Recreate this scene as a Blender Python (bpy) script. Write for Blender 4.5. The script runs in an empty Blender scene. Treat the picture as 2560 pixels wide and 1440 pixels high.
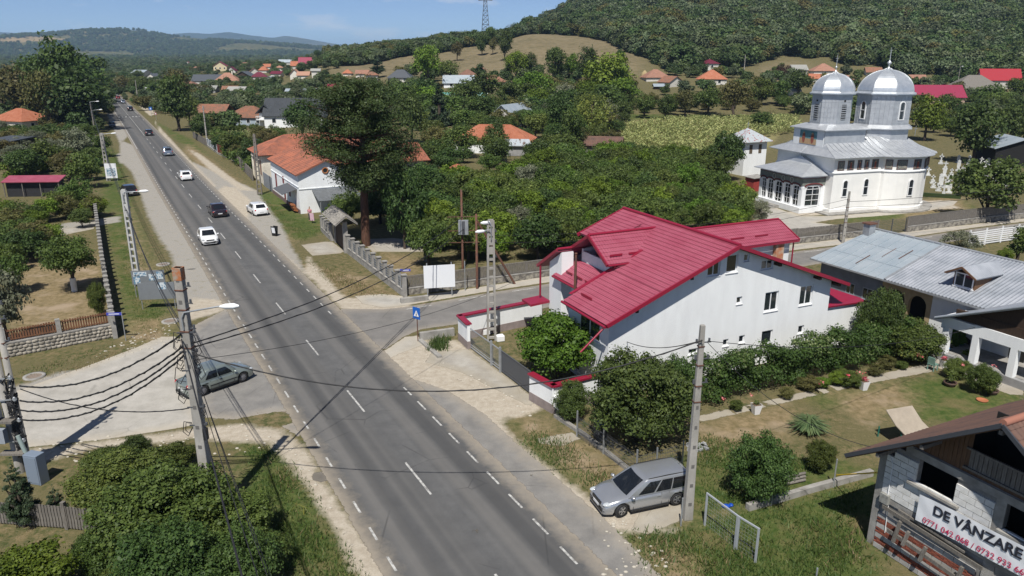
import bpy,math,random
import numpy as np
from mathutils import Vector,Matrix
random.seed(7); rng = np.random.default_rng(7)
S = bpy.context.scene
COL = S.collection
R = math.radians
# ------------------------------------------------------------------ camera
CF,PITCH,CH = 1880.0,math.atan(582/1880.0),19.0
cam_d = bpy.data.cameras.new('camera'); cam = bpy.data.objects.new('camera',cam_d); COL.objects.link(cam)
cam.location = (0,0,CH); cam.rotation_euler = (R(90)-PITCH,0,0)
cam_d.sensor_width = 36; cam_d.lens = 36*CF/2560; cam_d.clip_start = 0.5; cam_d.clip_end = 60000
S.camera = cam
# ------------------------------------------------------------------ light
SUN_ELEV,SUN_AZ = R(57),math.atan2(-1,-0.15)       # direction towards the sun: behind the camera, a little left
W = bpy.data.worlds.new('World'); S.world = W; W.use_nodes = True
wn,wl = W.node_tree.nodes,W.node_tree.links
wn.clear()
wo = wn.new('ShaderNodeOutputWorld'); bg = wn.new('ShaderNodeBackground'); sky = wn.new('ShaderNodeTexSky')
sky.sky_type = 'NISHITA'; sky.sun_disc = False; sky.sun_elevation = SUN_ELEV
sky.sun_rotation = math.pi/2-SUN_AZ; sky.air_density = 0.52; sky.dust_density = 0.0; sky.ozone_density = 7.0; sky.altitude = 300
bg.inputs['Strength'].default_value = 0.074
tc = wn.new('ShaderNodeTexCoord'); mp = wn.new('ShaderNodeMapping'); mp.inputs['Scale'].default_value = (1,1,3.6)
cn = wn.new('ShaderNodeTexNoise'); cn.inputs['Scale'].default_value = 7.0; cn.inputs['Detail'].default_value = 9; cn.inputs['Roughness'].default_value = 0.62
cr = wn.new('ShaderNodeValToRGB'); cr.color_ramp.elements[0].position = 0.54; cr.color_ramp.elements[1].position = 0.70
cr.color_ramp.elements[1].color = (0.62,0.62,0.62,1)
sx = wn.new('ShaderNodeSeparateXYZ'); mr = wn.new('ShaderNodeMapRange'); mr.inputs[1].default_value = 0.0; mr.inputs[2].default_value = 0.02
mm = wn.new('ShaderNodeMath'); mm.operation = 'MULTIPLY'
mx = wn.new('ShaderNodeMix'); mx.data_type = 'RGBA'; mx.inputs['B'].default_value = (8.4,8.5,9.0,1)
wl.new(tc.outputs['Generated'],mp.inputs['Vector']); wl.new(mp.outputs[0],cn.inputs['Vector']); wl.new(cn.outputs['Fac'],cr.inputs[0])
wl.new(tc.outputs['Generated'],sx.inputs[0]); wl.new(sx.outputs['Z'],mr.inputs[0])
wl.new(cr.outputs[0],mm.inputs[0]); wl.new(mr.outputs[0],mm.inputs[1])
hsk = wn.new('ShaderNodeHueSaturation'); hsk.inputs['Saturation'].default_value = 0.92; hsk.inputs['Hue'].default_value = 0.502; hsk.inputs['Value'].default_value = 1.0; wl.new(sky.outputs[0],hsk.inputs['Color'])
wl.new(mm.outputs[0],mx.inputs['Factor']); wl.new(hsk.outputs[0],mx.inputs['A']); wl.new(mx.outputs['Result'],bg.inputs['Color'])
wl.new(bg.outputs[0],wo.inputs[0])
sd = bpy.data.lights.new('sun','SUN'); sd.energy = 4.7; sd.angle = R(0.53); sd.color = (1.0,0.955,0.875)
sun = bpy.data.objects.new('sun',sd); COL.objects.link(sun)
_sv = Vector((math.cos(SUN_AZ)*math.cos(SUN_ELEV),math.sin(SUN_AZ)*math.cos(SUN_ELEV),math.sin(SUN_ELEV)))
sun.rotation_euler = _sv.to_track_quat('Z','Y').to_euler(); sun.location = (0,-50,120)
S.view_settings.view_transform = 'Standard'; S.view_settings.look = 'None'; S.view_settings.exposure = 0.36
S.view_settings.gamma = 1.0; S.view_settings.use_curve_mapping = False
S.cycles.max_bounces = 6; S.cycles.diffuse_bounces = 3; S.cycles.transparent_max_bounces = 8; S.cycles.volume_bounces = 1

# ------------------------------------------------------------------ terrain heights
_TD = np.array([0,150,220,330,400,470,540,620,720,850,1100,1500,9000.])
_TC = np.array([-2500,300,650,850,1000,1200,1350,1500,1700,2000,2560,4500.])   # bearing columns
_TZ = np.array([
 [0,0,0,0,0,0,0,0,0,0,0,0,0],
 [0,0,0,0,0,0,0,0,0,0,0,0,0],
 [0,0,0,1,3,5,8,10,9,5,0,0,0],
 [0,0,1,8,13,17,19,17,10,5,0,0,0],
 [0,0,2,10,16,21,22,20,14,5,0,0,0],
 [0,0,2,10,18,25,27,24,18,8,0,0,0],
 [0,0,2,10,21,31,33,31,40,52,40,20,0],
 [0,0,2,12,22,29,38,50,66,86,80,40,0],
 [0,0,2,11,21,32,43,60,84,116,130,70,0],
 [0,0,2,10,20,31,46,66,92,128,150,80,0],
 [0,0,1,8,18,30,46,66,92,130,160,80,0],
 [0,0,1,8,18,30,46,66,92,130,160,80,0.]])
def hsm(f): return f*f*(3-2*f)
def TZ(x,y):
    x = np.asarray(x,float); y = np.asarray(y,float)
    d = np.clip(y,1,8999); c = np.clip(1280+1968*x/d,-2499,4499)
    i = np.clip(np.searchsorted(_TC,c)-1,0,len(_TC)-2); j = np.clip(np.searchsorted(_TD,d)-1,0,len(_TD)-2)
    fc = (c-_TC[i])/(_TC[i+1]-_TC[i]); fd = (d-_TD[j])/(_TD[j+1]-_TD[j]); fc = hsm(fc)
    a = _TZ[i,j]*(1-fd)+_TZ[i,j+1]*fd; b = _TZ[i+1,j]*(1-fd)+_TZ[i+1,j+1]*fd
    z = a*(1-fc)+b*fc
    return z+np.clip(z,0,8)/8*(0.9*np.sin(x/23.0)*np.cos(y/31.0)+0.5*np.sin(x/9.0+y/13.0))
_sp,_cp = math.sin(PITCH),math.cos(PITCH)
def ray(px,py):
    u = (px-1280)/CF; v = (py-720)/CF
    return (u,_cp-v*_sp,-(_sp+v*_cp))
def G(px,py,z=0.0):
    """world XY of the ground (or of the level z above flat ground) seen at pixel px,py of the 2560 px photograph"""
    d = ray(px,py)
    if d[2] <-1e-4:
        t = (CH-z)/-d[2]
        if t < 150 or z != 0: return (t*d[0],t*d[1])
    lo = 100.0
    for k in range(900):
        t = 100.0*1.006 ** k
        if CH+t*d[2] <= float(TZ(t*d[0],t*d[1])):
            hi = t
            for _ in range(12):
                m = (lo+hi)/2
                if CH+m*d[2] <= float(TZ(m*d[0],m*d[1])): hi = m
                else: lo = m
            t = hi; break
        lo = t
    return (t*d[0],t*d[1])
def G3(px,py,z=0.0):
    x,y = G(px,py,z); return Vector((x,y,float(TZ(x,y))+z))
def PPM(p):
    """pixels of the photograph per metre at world point p"""
    return CF/(p[1]*_cp-(p[2]-CH)*_sp)
def at_dist(px,py,D):
    d = ray(px,py); t = D/d[1]; return Vector((t*d[0],D,CH+t*d[2]))

# ------------------------------------------------------------------ materials
def lin(c):
    if isinstance(c,str):
        c = [int(c[i:i+2],16)/255 for i in (0,2,4)]
        c = [v/12.92 if v <= 0.04045 else ((v+0.055)/1.055) ** 2.4 for v in c]
    return (c[0],c[1],c[2],1)
_mats = {}
def mat(name,col,rough=0.7,var=0.0,scale=3.0,col2=None,metal=0.0,bump=0.0,bscale=20.0,spec=0.4,coat=0.0,detail=6,stretch=None,rand=0.0,lo=0.35,hi=0.65,emit=None):
    if name in _mats: return _mats[name]
    m = bpy.data.materials.new(name); m.use_nodes = True; n,l = m.node_tree.nodes,m.node_tree.links
    b = n['Principled BSDF']; c = lin(col); b.inputs['Base Color'].default_value = c
    b.inputs['Roughness'].default_value = rough; b.inputs['Metallic'].default_value = metal
    b.inputs['Specular IOR Level'].default_value = spec; b.inputs['Coat Weight'].default_value = coat
    t = n.new('ShaderNodeTexCoord'); src = t.outputs['Object']
    if stretch:
        q = n.new('ShaderNodeMapping'); q.inputs['Scale'].default_value = stretch; l.new(src,q.inputs[0]); src = q.outputs[0]
    out = None
    if var > 0 or col2 is not None:
        c2 = lin(col2) if col2 is not None else tuple(max(0,v*(1-var)) for v in c[:3])+(1,)
        nz = n.new('ShaderNodeTexNoise'); nz.inputs['Scale'].default_value = scale; nz.inputs['Detail'].default_value = detail; nz.inputs['Roughness'].default_value = 0.62
        l.new(src,nz.inputs['Vector'])
        rp = n.new('ShaderNodeMapRange'); rp.inputs[1].default_value = lo; rp.inputs[2].default_value = hi; l.new(nz.outputs['Fac'],rp.inputs[0])
        x = n.new('ShaderNodeMix'); x.data_type = 'RGBA'; x.inputs['A'].default_value = c; x.inputs['B'].default_value = c2
        l.new(rp.outputs[0],x.inputs['Factor']); out = x.outputs['Result']
    if rand > 0:
        oi = n.new('ShaderNodeObjectInfo'); hs = n.new('ShaderNodeHueSaturation')
        r2 = n.new('ShaderNodeMapRange'); r2.inputs[3].default_value = 1-rand; r2.inputs[4].default_value = 1+rand; l.new(oi.outputs['Random'],r2.inputs[0])
        l.new(r2.outputs[0],hs.inputs['Value'])
        if out: l.new(out,hs.inputs['Color'])
        else: hs.inputs['Color'].default_value = c
        out = hs.outputs[0]
    if out: l.new(out,b.inputs['Base Color'])
    if bump > 0:
        nb = n.new('ShaderNodeTexNoise'); nb.inputs['Scale'].default_value = bscale; nb.inputs['Detail'].default_value = 5; l.new(src,nb.inputs['Vector'])
        bp = n.new('ShaderNodeBump'); bp.inputs['Strength'].default_value = bump; bp.inputs['Distance'].default_value = 0.05
        l.new(nb.outputs['Fac'],bp.inputs['Height']); l.new(bp.outputs[0],b.inputs['Normal'])
    _mats[name] = m; return m
def leaf_mat(name,a,b_,c_=None,trans=0.28,rnd=0.25):
    """foliage: two greens mixed per leaf, value varied per plant"""
    if name in _mats: return _mats[name]
    m = bpy.data.materials.new(name); m.use_nodes = True; n,l = m.node_tree.nodes,m.node_tree.links
    n.clear(); o = n.new('ShaderNodeOutputMaterial'); d = n.new('ShaderNodeBsdfPrincipled'); tr = n.new('ShaderNodeBsdfTranslucent'); ms = n.new('ShaderNodeMixShader')
    ge = n.new('ShaderNodeNewGeometry'); oi = n.new('ShaderNodeObjectInfo'); t = n.new('ShaderNodeTexCoord')
    nz = n.new('ShaderNodeTexNoise'); nz.inputs['Scale'].default_value = 0.55; nz.inputs['Detail'].default_value = 3; l.new(t.outputs['Object'],nz.inputs['Vector'])
    ad = n.new('ShaderNodeMath'); ad.operation = 'MULTIPLY_ADD'; ad.inputs[1].default_value = 0.75; l.new(ge.outputs['Random Per Island'],ad.inputs[0])
    sb = n.new('ShaderNodeMath'); sb.operation = 'SUBTRACT'; sb.inputs[1].default_value = 0.36; l.new(nz.outputs['Fac'],sb.inputs[0]); l.new(sb.outputs[0],ad.inputs[2])
    rp = n.new('ShaderNodeValToRGB'); e = rp.color_ramp.elements; e[0].color = lin(a); e[1].color = lin(b_); e[0].position = 0.1; e[1].position = 0.85
    if c_ is not None: k = rp.color_ramp.elements.new(0.98); k.color = lin(c_)
    l.new(ad.outputs[0],rp.inputs[0])
    hs = n.new('ShaderNodeHueSaturation'); l.new(rp.outputs[0],hs.inputs['Color'])
    mr = n.new('ShaderNodeMapRange'); mr.inputs[3].default_value = 1-rnd; mr.inputs[4].default_value = 1+rnd; l.new(oi.outputs['Random'],mr.inputs[0]); l.new(mr.outputs[0],hs.inputs['Value'])
    mh = n.new('ShaderNodeMapRange'); mh.inputs[3].default_value = 0.492; mh.inputs[4].default_value = 0.53
    fr = n.new('ShaderNodeMath'); fr.operation = 'FRACT'; mu = n.new('ShaderNodeMath'); mu.operation = 'MULTIPLY'; mu.inputs[1].default_value = 7.3
    l.new(oi.outputs['Random'],mu.inputs[0]); l.new(mu.outputs[0],fr.inputs[0]); l.new(fr.outputs[0],mh.inputs[0]); l.new(mh.outputs[0],hs.inputs['Hue'])
    l.new(hs.outputs[0],d.inputs['Base Color']); l.new(hs.outputs[0],tr.inputs['Color']); d.inputs['Roughness'].default_value = 0.55; d.inputs['Specular IOR Level'].default_value = 0.25
    ms.inputs[0].default_value = trans; l.new(d.outputs[0],ms.inputs[1]); l.new(tr.outputs[0],ms.inputs[2]); l.new(ms.outputs[0],o.inputs[0])
    _mats[name] = m; return m

# ------------------------------------------------------------------ mesh building
class MB:
    def __init__(s): s.v = []; s.f = []; s.m = []; s.sm = []
    def add(s,vs,fs,mi=0,smooth=False):
        o = len(s.v); s.v.extend([tuple(p) for p in vs])
        for f in fs: s.f.append(tuple(i+o for i in f)); s.m.append(mi); s.sm.append(smooth)
        return s
    def box(s,cx,cy,cz,sx,sy,sz,rz=0.0,mi=0,rx=0.0,ry=0.0):
        M = Matrix.Translation((cx,cy,cz)) @ Matrix.Rotation(rz,4,'Z') @ Matrix.Rotation(ry,4,'Y') @ Matrix.Rotation(rx,4,'X')
        vs = [M @ Vector((a*sx/2,b*sy/2,c*sz/2)) for a in (-1,1) for b in (-1,1) for c in (-1,1)]
        return s.add(vs,[(0,1,3,2),(4,6,7,5),(0,4,5,1),(2,3,7,6),(0,2,6,4),(1,5,7,3)],mi)
    def bar(s,a,b,w,h=None,mi=0):
        """square bar from a to b"""
        a = Vector(a); b = Vector(b); h = h or w; d = (b-a); L = d.length
        if L < 1e-6: return s
        d /= L; up = Vector((0,0,1)) if abs(d.z) < 0.95 else Vector((0,1,0)); x = d.cross(up).normalized(); y = x.cross(d)
        vs = [p+x*i*w/2+y*j*h/2 for p in (a,b) for i,j in ((-1,-1),(1,-1),(1,1),(-1,1))]
        return s.add(vs,[(0,1,2,3),(7,6,5,4),(0,4,5,1),(1,5,6,2),(2,6,7,3),(3,7,4,0)],mi)
    def tube(s,pts,r,n=8,mi=0,cap=True,smooth=True):
        """tube through pts; r a number or one radius per point"""
        pts = [Vector(p) for p in pts]; rs = r if isinstance(r,(list,tuple)) else [r]*len(pts); vs = []; fs = []; prev = None
        for i,p in enumerate(pts):
            d = (pts[min(i+1,len(pts)-1)]-pts[max(i-1,0)]).normalized()
            if prev is None: up = Vector((0,0,1)) if abs(d.z) < 0.9 else Vector((0,1,0)); x = d.cross(up).normalized()
            else: x = (prev-d*prev.dot(d)).normalized()
            prev = x; y = d.cross(x)
            for k in range(n): a = 2*math.pi*k/n; vs.append(p+(x*math.cos(a)+y*math.sin(a))*rs[i])
        for i in range(len(pts)-1):
            for k in range(n): fs.append((i*n+k,i*n+(k+1) % n,(i+1)*n+(k+1) % n,(i+1)*n+k))
        s.add(vs,fs,mi,smooth)
        if cap: s.add([vs[k] for k in range(n)][::-1],[tuple(range(n))],mi); s.add([vs[-n+k] for k in range(n)],[tuple(range(n))],mi)
        return s
    def lathe(s,prof,n=16,c=(0,0,0),mi=0,smooth=True,ph=0.0):
        vs = [(c[0]+r*math.cos(ph+2*math.pi*k/n),c[1]+r*math.sin(ph+2*math.pi*k/n),c[2]+z) for r,z in prof for k in range(n)]
        fs = [(i*n+k,i*n+(k+1) % n,(i+1)*n+(k+1) % n,(i+1)*n+k) for i in range(len(prof)-1) for k in range(n)]
        return s.add(vs,fs,mi,smooth)
    def prism(s,poly,z0,z1,mi=0):
        """vertical prism over a plan polygon"""
        n = len(poly); vs = [(x,y,z0) for x,y in poly]+[(x,y,z1) for x,y in poly]
        return s.add(vs,[tuple(range(n))[::-1],tuple(range(n,2*n))]+[(i,(i+1) % n,n+(i+1) % n,n+i) for i in range(n)],mi)
    def slab(s,quad,th,mi=0):
        """quad/polygon in space given thickness along its normal (downwards)"""
        q = [Vector(p) for p in quad]; nn = (q[1]-q[0]).cross(q[2]-q[0]).normalized()
        if nn.z < 0: nn =-nn
        n = len(q); vs = q+[p-nn*th for p in q]
        return s.add(vs,[tuple(range(n)),tuple(range(n,2*n))[::-1]]+[(i,n+i,n+(i+1) % n,(i+1) % n) for i in range(n)],mi)
    def mesh(s,name,mats):
        me = bpy.data.meshes.new(name); me.from_pydata(s.v,[],s.f)
        for m in (mats if isinstance(mats,(list,tuple)) else [mats]): me.materials.append(m)
        me.polygons.foreach_set('material_index',s.m); me.polygons.foreach_set('use_smooth',s.sm)
        me.update(); return me
    def build(s,name,mats,parent=None,loc=(0,0,0),rz=0.0,label=None,kind=None,bevel=0.0):
        o = bpy.data.objects.new(name,s.mesh(name,mats)); COL.objects.link(o)
        o.parent = parent; o.location = loc; o.rotation_euler = (0,0,rz)
        if label: o['label'] = label
        if kind: o['kind'] = kind
        if bevel > 0:
            b = o.modifiers.new('bevel','BEVEL'); b.width = bevel; b.segments = 2; b.limit_method = 'ANGLE'; b.angle_limit = R(35)
        return o
def thing(name,label,cat,loc=(0,0,0),rz=0.0,group=None):
    o = bpy.data.objects.new(name,None); COL.objects.link(o); o.location = loc; o.rotation_euler = (0,0,rz); o.empty_display_size = 0.3
    o['label'] = label; o['category'] = cat
    if group: o['group'] = group
    return o
def tag(o,label,cat,group=None):
    o['label'] = label; o['category'] = cat
    if group: o['group'] = group
    return o
def inst(name,me,parent=None,loc=(0,0,0),rot=(0,0,0),scale=(1,1,1)):
    o = bpy.data.objects.new(name,me); COL.objects.link(o); o.parent = parent; o.location = loc; o.rotation_euler = rot; o.scale = scale; return o
def copy_thing(t,loc=None,rz=None,label=None,scale=None):
    c = t.copy(); COL.objects.link(c)
    if loc is not None: c.location = loc
    if rz is not None: c.rotation_euler = (0,0,rz)
    if label: c['label'] = label
    if scale: c.scale = scale
    for ch in t.children:
        d = ch.copy(); COL.objects.link(d); d.parent = c
        for g in ch.children: e = g.copy(); COL.objects.link(e); e.parent = d
    return c
def np_mesh(name,V,Fq,mats,smooth=False):
    """quads mesh from numpy arrays"""
    me = bpy.data.meshes.new(name); nv,nf = len(V),len(Fq); k = Fq.shape[1]
    me.vertices.add(nv); me.vertices.foreach_set('co',np.asarray(V,np.float32).ravel())
    me.loops.add(nf*k); me.loops.foreach_set('vertex_index',np.asarray(Fq,np.int32).ravel())
    me.polygons.add(nf); me.polygons.foreach_set('loop_start',np.arange(0,nf*k,k,dtype=np.int32))
    me.polygons.foreach_set('loop_total',np.full(nf,k,np.int32))
    me.polygons.foreach_set('use_smooth',np.full(nf,smooth))
    for m in (mats if isinstance(mats,(list,tuple)) else [mats]): me.materials.append(m)
    me.update(calc_edges=True); return me
def attr(me,name,vals):
    a = me.attributes.new(name,'FLOAT','POINT'); a.data.foreach_set('value',np.asarray(vals,np.float32))
# ------------------------------------------------------------------ plane polygons, ground zones
def seg_sd(P,poly):
    """signed distance of points P (n,2) to polygon, positive inside"""
    poly = np.asarray(poly,float); n = len(poly); d = np.full(len(P),1e9); ins = np.zeros(len(P),bool)
    for i in range(n):
        a,b = poly[i],poly[(i+1) % n]; ab = b-a; t = np.clip(((P-a) @ ab)/max(ab @ ab,1e-9),0,1)
        d = np.minimum(d,np.hypot(*(P-a-t[:,None]*ab).T))
        c = ((a[1] > P[:,1]) != (b[1] > P[:,1])); with_ = np.where(c,(b[0]-a[0])*(P[:,1]-a[1])/(b[1]-a[1]+1e-12)+a[0],0)
        ins ^= c & (P[:,0] < with_)
    return np.where(ins,d,-d)
def gp(pts): return [G(*p) for p in pts]
# grid: fine near, growing away
_rows = [7.0]
while _rows[-1] < 1700: _rows.append(_rows[-1]+max(0.3,(_rows[-1]-60)*0.012))
_rows = np.array(_rows+[2000,2600,3600,5200,8000,13000,20000.]); _cols = np.tan(np.linspace(-0.92,0.92,460))
gx = _rows[:,None]*_cols[None,:]; gy = np.repeat(_rows[:,None],len(_cols),1)
gz = TZ(gx,gy)
NR,NC = gx.shape
V = np.stack([gx.ravel(),gy.ravel(),gz.ravel()],1)
idx = np.arange(NR*NC).reshape(NR,NC)
FQ = np.stack([idx[:-1,:-1].ravel(),idx[:-1,1:].ravel(),idx[1:,1:].ravel(),idx[1:,:-1].ravel()],1)
P2 = V[:,:2]
near = P2[:,1] < 420
def zone(polys,soft=0.8):
    out = np.zeros(len(P2)); sub = P2[near]; acc = np.zeros(len(sub))
    for p in polys: acc = np.maximum(acc,np.clip(seg_sd(sub,gp(p))/soft*0.5+0.5,0,1))
    out[near] = acc; return out
z_sand = zone([
 [(770,640),(860,745),(900,745),(1010,745),(1040,775),(900,780),(850,770),(760,680)],               # right verge before the junction
 [(1000,870),(1060,850),(1140,850),(1170,870),(1330,990),(1360,1025),(1300,1040),(1250,1050),(1290,1100),(1400,1190),(1480,1250),(1600,1300),(1720,1330),(1600,1330),(1540,1330),(1640,1470),(1480,1500),(1200,1180),(930,900)],
 [(1500,1240),(1700,1240),(1720,1300),(1560,1330)],
 [(700,1075),(770,1130),(800,1200),(860,1280),(960,1400),(1020,1500),(920,1500),(830,1310),(745,1190),(680,1110),(480,1095),(380,1110),(230,1120),(60,1170),(40,1130),(600,1060)],
 [(480,745),(560,750),(565,775),(480,800),(460,790)],
 [(560,465),(590,470),(625,500),(620,560),(660,600),(740,660),(770,700),(700,640),(620,570),(540,480)],[(470,372),(500,385),(600,460),(640,478),(600,475),(520,420)],[(335,245),(372,262),(392,285),(375,290),(345,262)],[(385,300),(410,330),(470,395),(540,465),(530,470),(440,380),(400,335)],
 [(300,260),(330,300),(300,300),(270,260)],[(1850,575),(2000,540),(2400,520),(2350,500),(1950,530)]])
z_grav = zone([
 [(300,350),(350,370),(400,440),(430,500),(500,610),(560,745),(520,790),(470,790),(440,700),(430,640),(400,600),(370,540),(350,480),(330,430),(300,400)],
 [(245,215),(262,215),(290,260),(330,330),(300,360),(270,290)],
 [(470,400),(560,440),(640,475),(665,510),(705,565),(725,610),(775,695),(700,640),(610,570),(540,490)],
 [(0,980),(150,930),(230,925),(170,960),(60,985)],
 [(290,385),(330,380),(340,400),(300,410)],[(150,560),(300,540),(300,555),(150,580)]])
z_green = zone([
 [(1500,1320),(1700,1310),(1850,1270),(2200,1180),(2200,1440),(2000,1700),(1650,1480)],
 [(1700,1150),(2100,1150),(2200,1180),(1850,1280),(1720,1300)],[(760,540),(830,560),(770,600),(700,600),(680,560)],
 [(620,490),(700,470),(760,545),(700,560)],[(380,300),(480,350),(520,390),(440,350)],
 [(2100,545),(2400,495),(2440,520),(2270,545),(2120,555)],[(600,1100),(700,1120),(800,1250),(900,1440),(700,1440),(600,1250)],
 [(1540,285),(2000,285),(1990,300),(1560,310)],[(1960,1000),(2500,920),(2560,1000),(2400,1060)],[(1260,1040),(1420,1100),(1560,1210),(1480,1240),(1350,1150)],
 [(300,390),(440,860),(330,860),(260,540),(240,330)]],2.0)
z_dry = zone([
 [(750,660),(900,690),(1000,740),(880,745)],[(1290,1030),(1430,1090),(1600,1200),(1480,1230),(1300,1080)],
 [(40,640),(250,640),(280,830),(150,850),(20,870)],[(1740,1060),(1960,1010),(2000,1060),(1900,1110),(1760,1110)],[(2080,985),(2250,960),(2300,1010),(2150,1060)],
 [(470,360),(620,470),(560,470),(460,380)],[(320,520),(360,640),(400,700),(350,720),(330,620)],[(330,800),(430,790),(400,850),(320,860)],[(650,560),(740,600),(700,610)],[(2300,500),(2400,490),(2420,520),(2250,550)],[(960,630),(1060,650),(1040,690),(960,670)],
 [(1600,1350),(1750,1400),(1700,1500),(1640,1440)]],2.5)
z_corn = zone([[(1560,300),(1990,290),(1860,430),(1640,400),(1540,370)]],2.0)
d_ = P2[:,1]; c_ = 1280+1968*P2[:,0]/np.maximum(d_,1)
z_mead = np.clip((d_-300)/40,0,1)*np.clip((c_-780)/80,0,1)*np.clip((1640-c_)/60,0,1)*np.clip((560-d_)/30,0,1)
z_mead = np.maximum(z_mead,np.clip(1-np.hypot((c_-1965)/90,(d_-345)/45),0,1)*2)
gme = np_mesh('ground',V,FQ,[],True)
for nm,a in (('sand',z_sand),('gravel',z_grav),('green',z_green),('dry',z_dry),('meadow',np.clip(z_mead,0,1)),('corn',z_corn)): attr(gme,nm,a)
def ground_mat():
    m = bpy.data.materials.new('ground_soil'); m.use_nodes = True; n,l = m.node_tree.nodes,m.node_tree.links; b = n['Principled BSDF']
    b.inputs['Roughness'].default_value = 0.95; b.inputs['Specular IOR Level'].default_value = 0.1
    t = n.new('ShaderNodeTexCoord')
    def noise(sc,det=6,ro=0.6):
        x = n.new('ShaderNodeTexNoise'); x.inputs['Scale'].default_value = sc; x.inputs['Detail'].default_value = det; x.inputs['Roughness'].default_value = ro; l.new(t.outputs['Object'],x.inputs['Vector']); return x.outputs['Fac']
    def rng_(s,a,c,o0=0,o1=1):
        x = n.new('ShaderNodeMapRange'); x.inputs[1].default_value = a; x.inputs[2].default_value = c; x.inputs[3].default_value = o0; x.inputs[4].default_value = o1; l.new(s,x.inputs[0]); return x.outputs[0]
    def mixc(f,a,c):
        x = n.new('ShaderNodeMix'); x.data_type = 'RGBA'
        for k,v in (('A',a),('B',c)):
            if isinstance(v,(tuple,str)): x.inputs[k].default_value = lin(v)
            else: l.new(v,x.inputs[k])
        l.new(f,x.inputs['Factor']); return x.outputs['Result']
    def math_(op,a,c):
        x = n.new('ShaderNodeMath'); x.operation = op
        for i,v in enumerate((a,c)):
            if isinstance(v,(int,float)): x.inputs[i].default_value = v
            else: l.new(v,x.inputs[i])
        return x.outputs[0]
    def at(nm): x = n.new('ShaderNodeAttribute'); x.attribute_name = nm; return x.outputs['Fac']
    n1,n2,n3,n4 = noise(0.35),noise(2.2,8,0.7),noise(14,6,0.7),noise(0.07)
    nb = noise(0.9,9,0.72)
    def edge(nm,amp=0.9,w=0.16): return rng_(math_('ADD',at(nm),math_('MULTIPLY',math_('SUBTRACT',nb,0.5),amp)),0.5-w,0.5+w)
    grass = mixc(rng_(n2,0.38,0.60),(0.055,0.070,0.024),(0.185,0.145,0.080))
    grass = mixc(rng_(n1,0.45,0.62),grass,(0.125,0.110,0.055)); grass = mixc(rng_(n3,0.48,0.72,0,.7),grass,(0.035,0.045,0.016)); grass = mixc(rng_(noise(6,5,.7),0.56,0.7,0,.6),grass,(0.22,0.18,0.11))
    green = mixc(rng_(n2,0.38,0.62),(0.042,0.074,0.017),(0.105,0.118,0.040)); green = mixc(rng_(n1,0.5,0.66),green,(0.15,0.125,0.06)); green = mixc(rng_(n3,0.48,0.72,0,.7),green,(0.03,0.042,0.012))
    dry = mixc(rng_(n2,0.36,0.62),(0.13,0.105,0.052),(0.255,0.195,0.115)); dry = mixc(rng_(n1,0.52,0.68),dry,(0.30,0.235,0.165))
    sand = mixc(rng_(n2,0.35,0.65),(0.33,0.285,0.225),(0.45,0.405,0.335)); sand = mixc(rng_(n3,0.50,0.72,0,.8),sand,(0.25,0.225,0.185))
    grav = mixc(rng_(n3,0.3,0.7),(0.185,0.175,0.16),(0.37,0.355,0.325)); grav = mixc(rng_(n2,0.45,0.7,0,.6),grav,(0.33,.295,.235)); grav = mixc(rng_(noise(1.1,7,.7),0.56,0.68,0,.55),grav,(0.13,.125,.075))
    mead = mixc(rng_(n4,0.4,0.6),(0.165,0.135,0.080),(0.115,0.10,0.055)); mead = mixc(rng_(n1,0.4,0.62),mead,(0.19,0.155,0.095)); mead = mixc(rng_(n2,0.55,0.7,0,.6),mead,(0.085,0.085,0.04))
    c = grass
    c = mixc(edge('green'),c,green); c = mixc(edge('dry'),c,dry); c = mixc(edge('corn'),c,(0.20,0.18,0.085)); c = mixc(at('meadow'),c,mead)
    c = mixc(edge('gravel',0.8),c,grav); c = mixc(edge('sand',0.9),c,sand)
    l.new(c,b.inputs['Base Color'])
    bp = n.new('ShaderNodeBump'); bp.inputs['Strength'].default_value = 0.5; bp.inputs['Distance'].default_value = 0.06; l.new(math_('ADD',n2,n3),bp.inputs['Height']); l.new(bp.outputs[0],b.inputs['Normal'])
    return m
gme.materials.append(ground_mat())
ground = bpy.data.objects.new('ground',gme); COL.objects.link(ground); ground['kind'] = 'structure'

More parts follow.
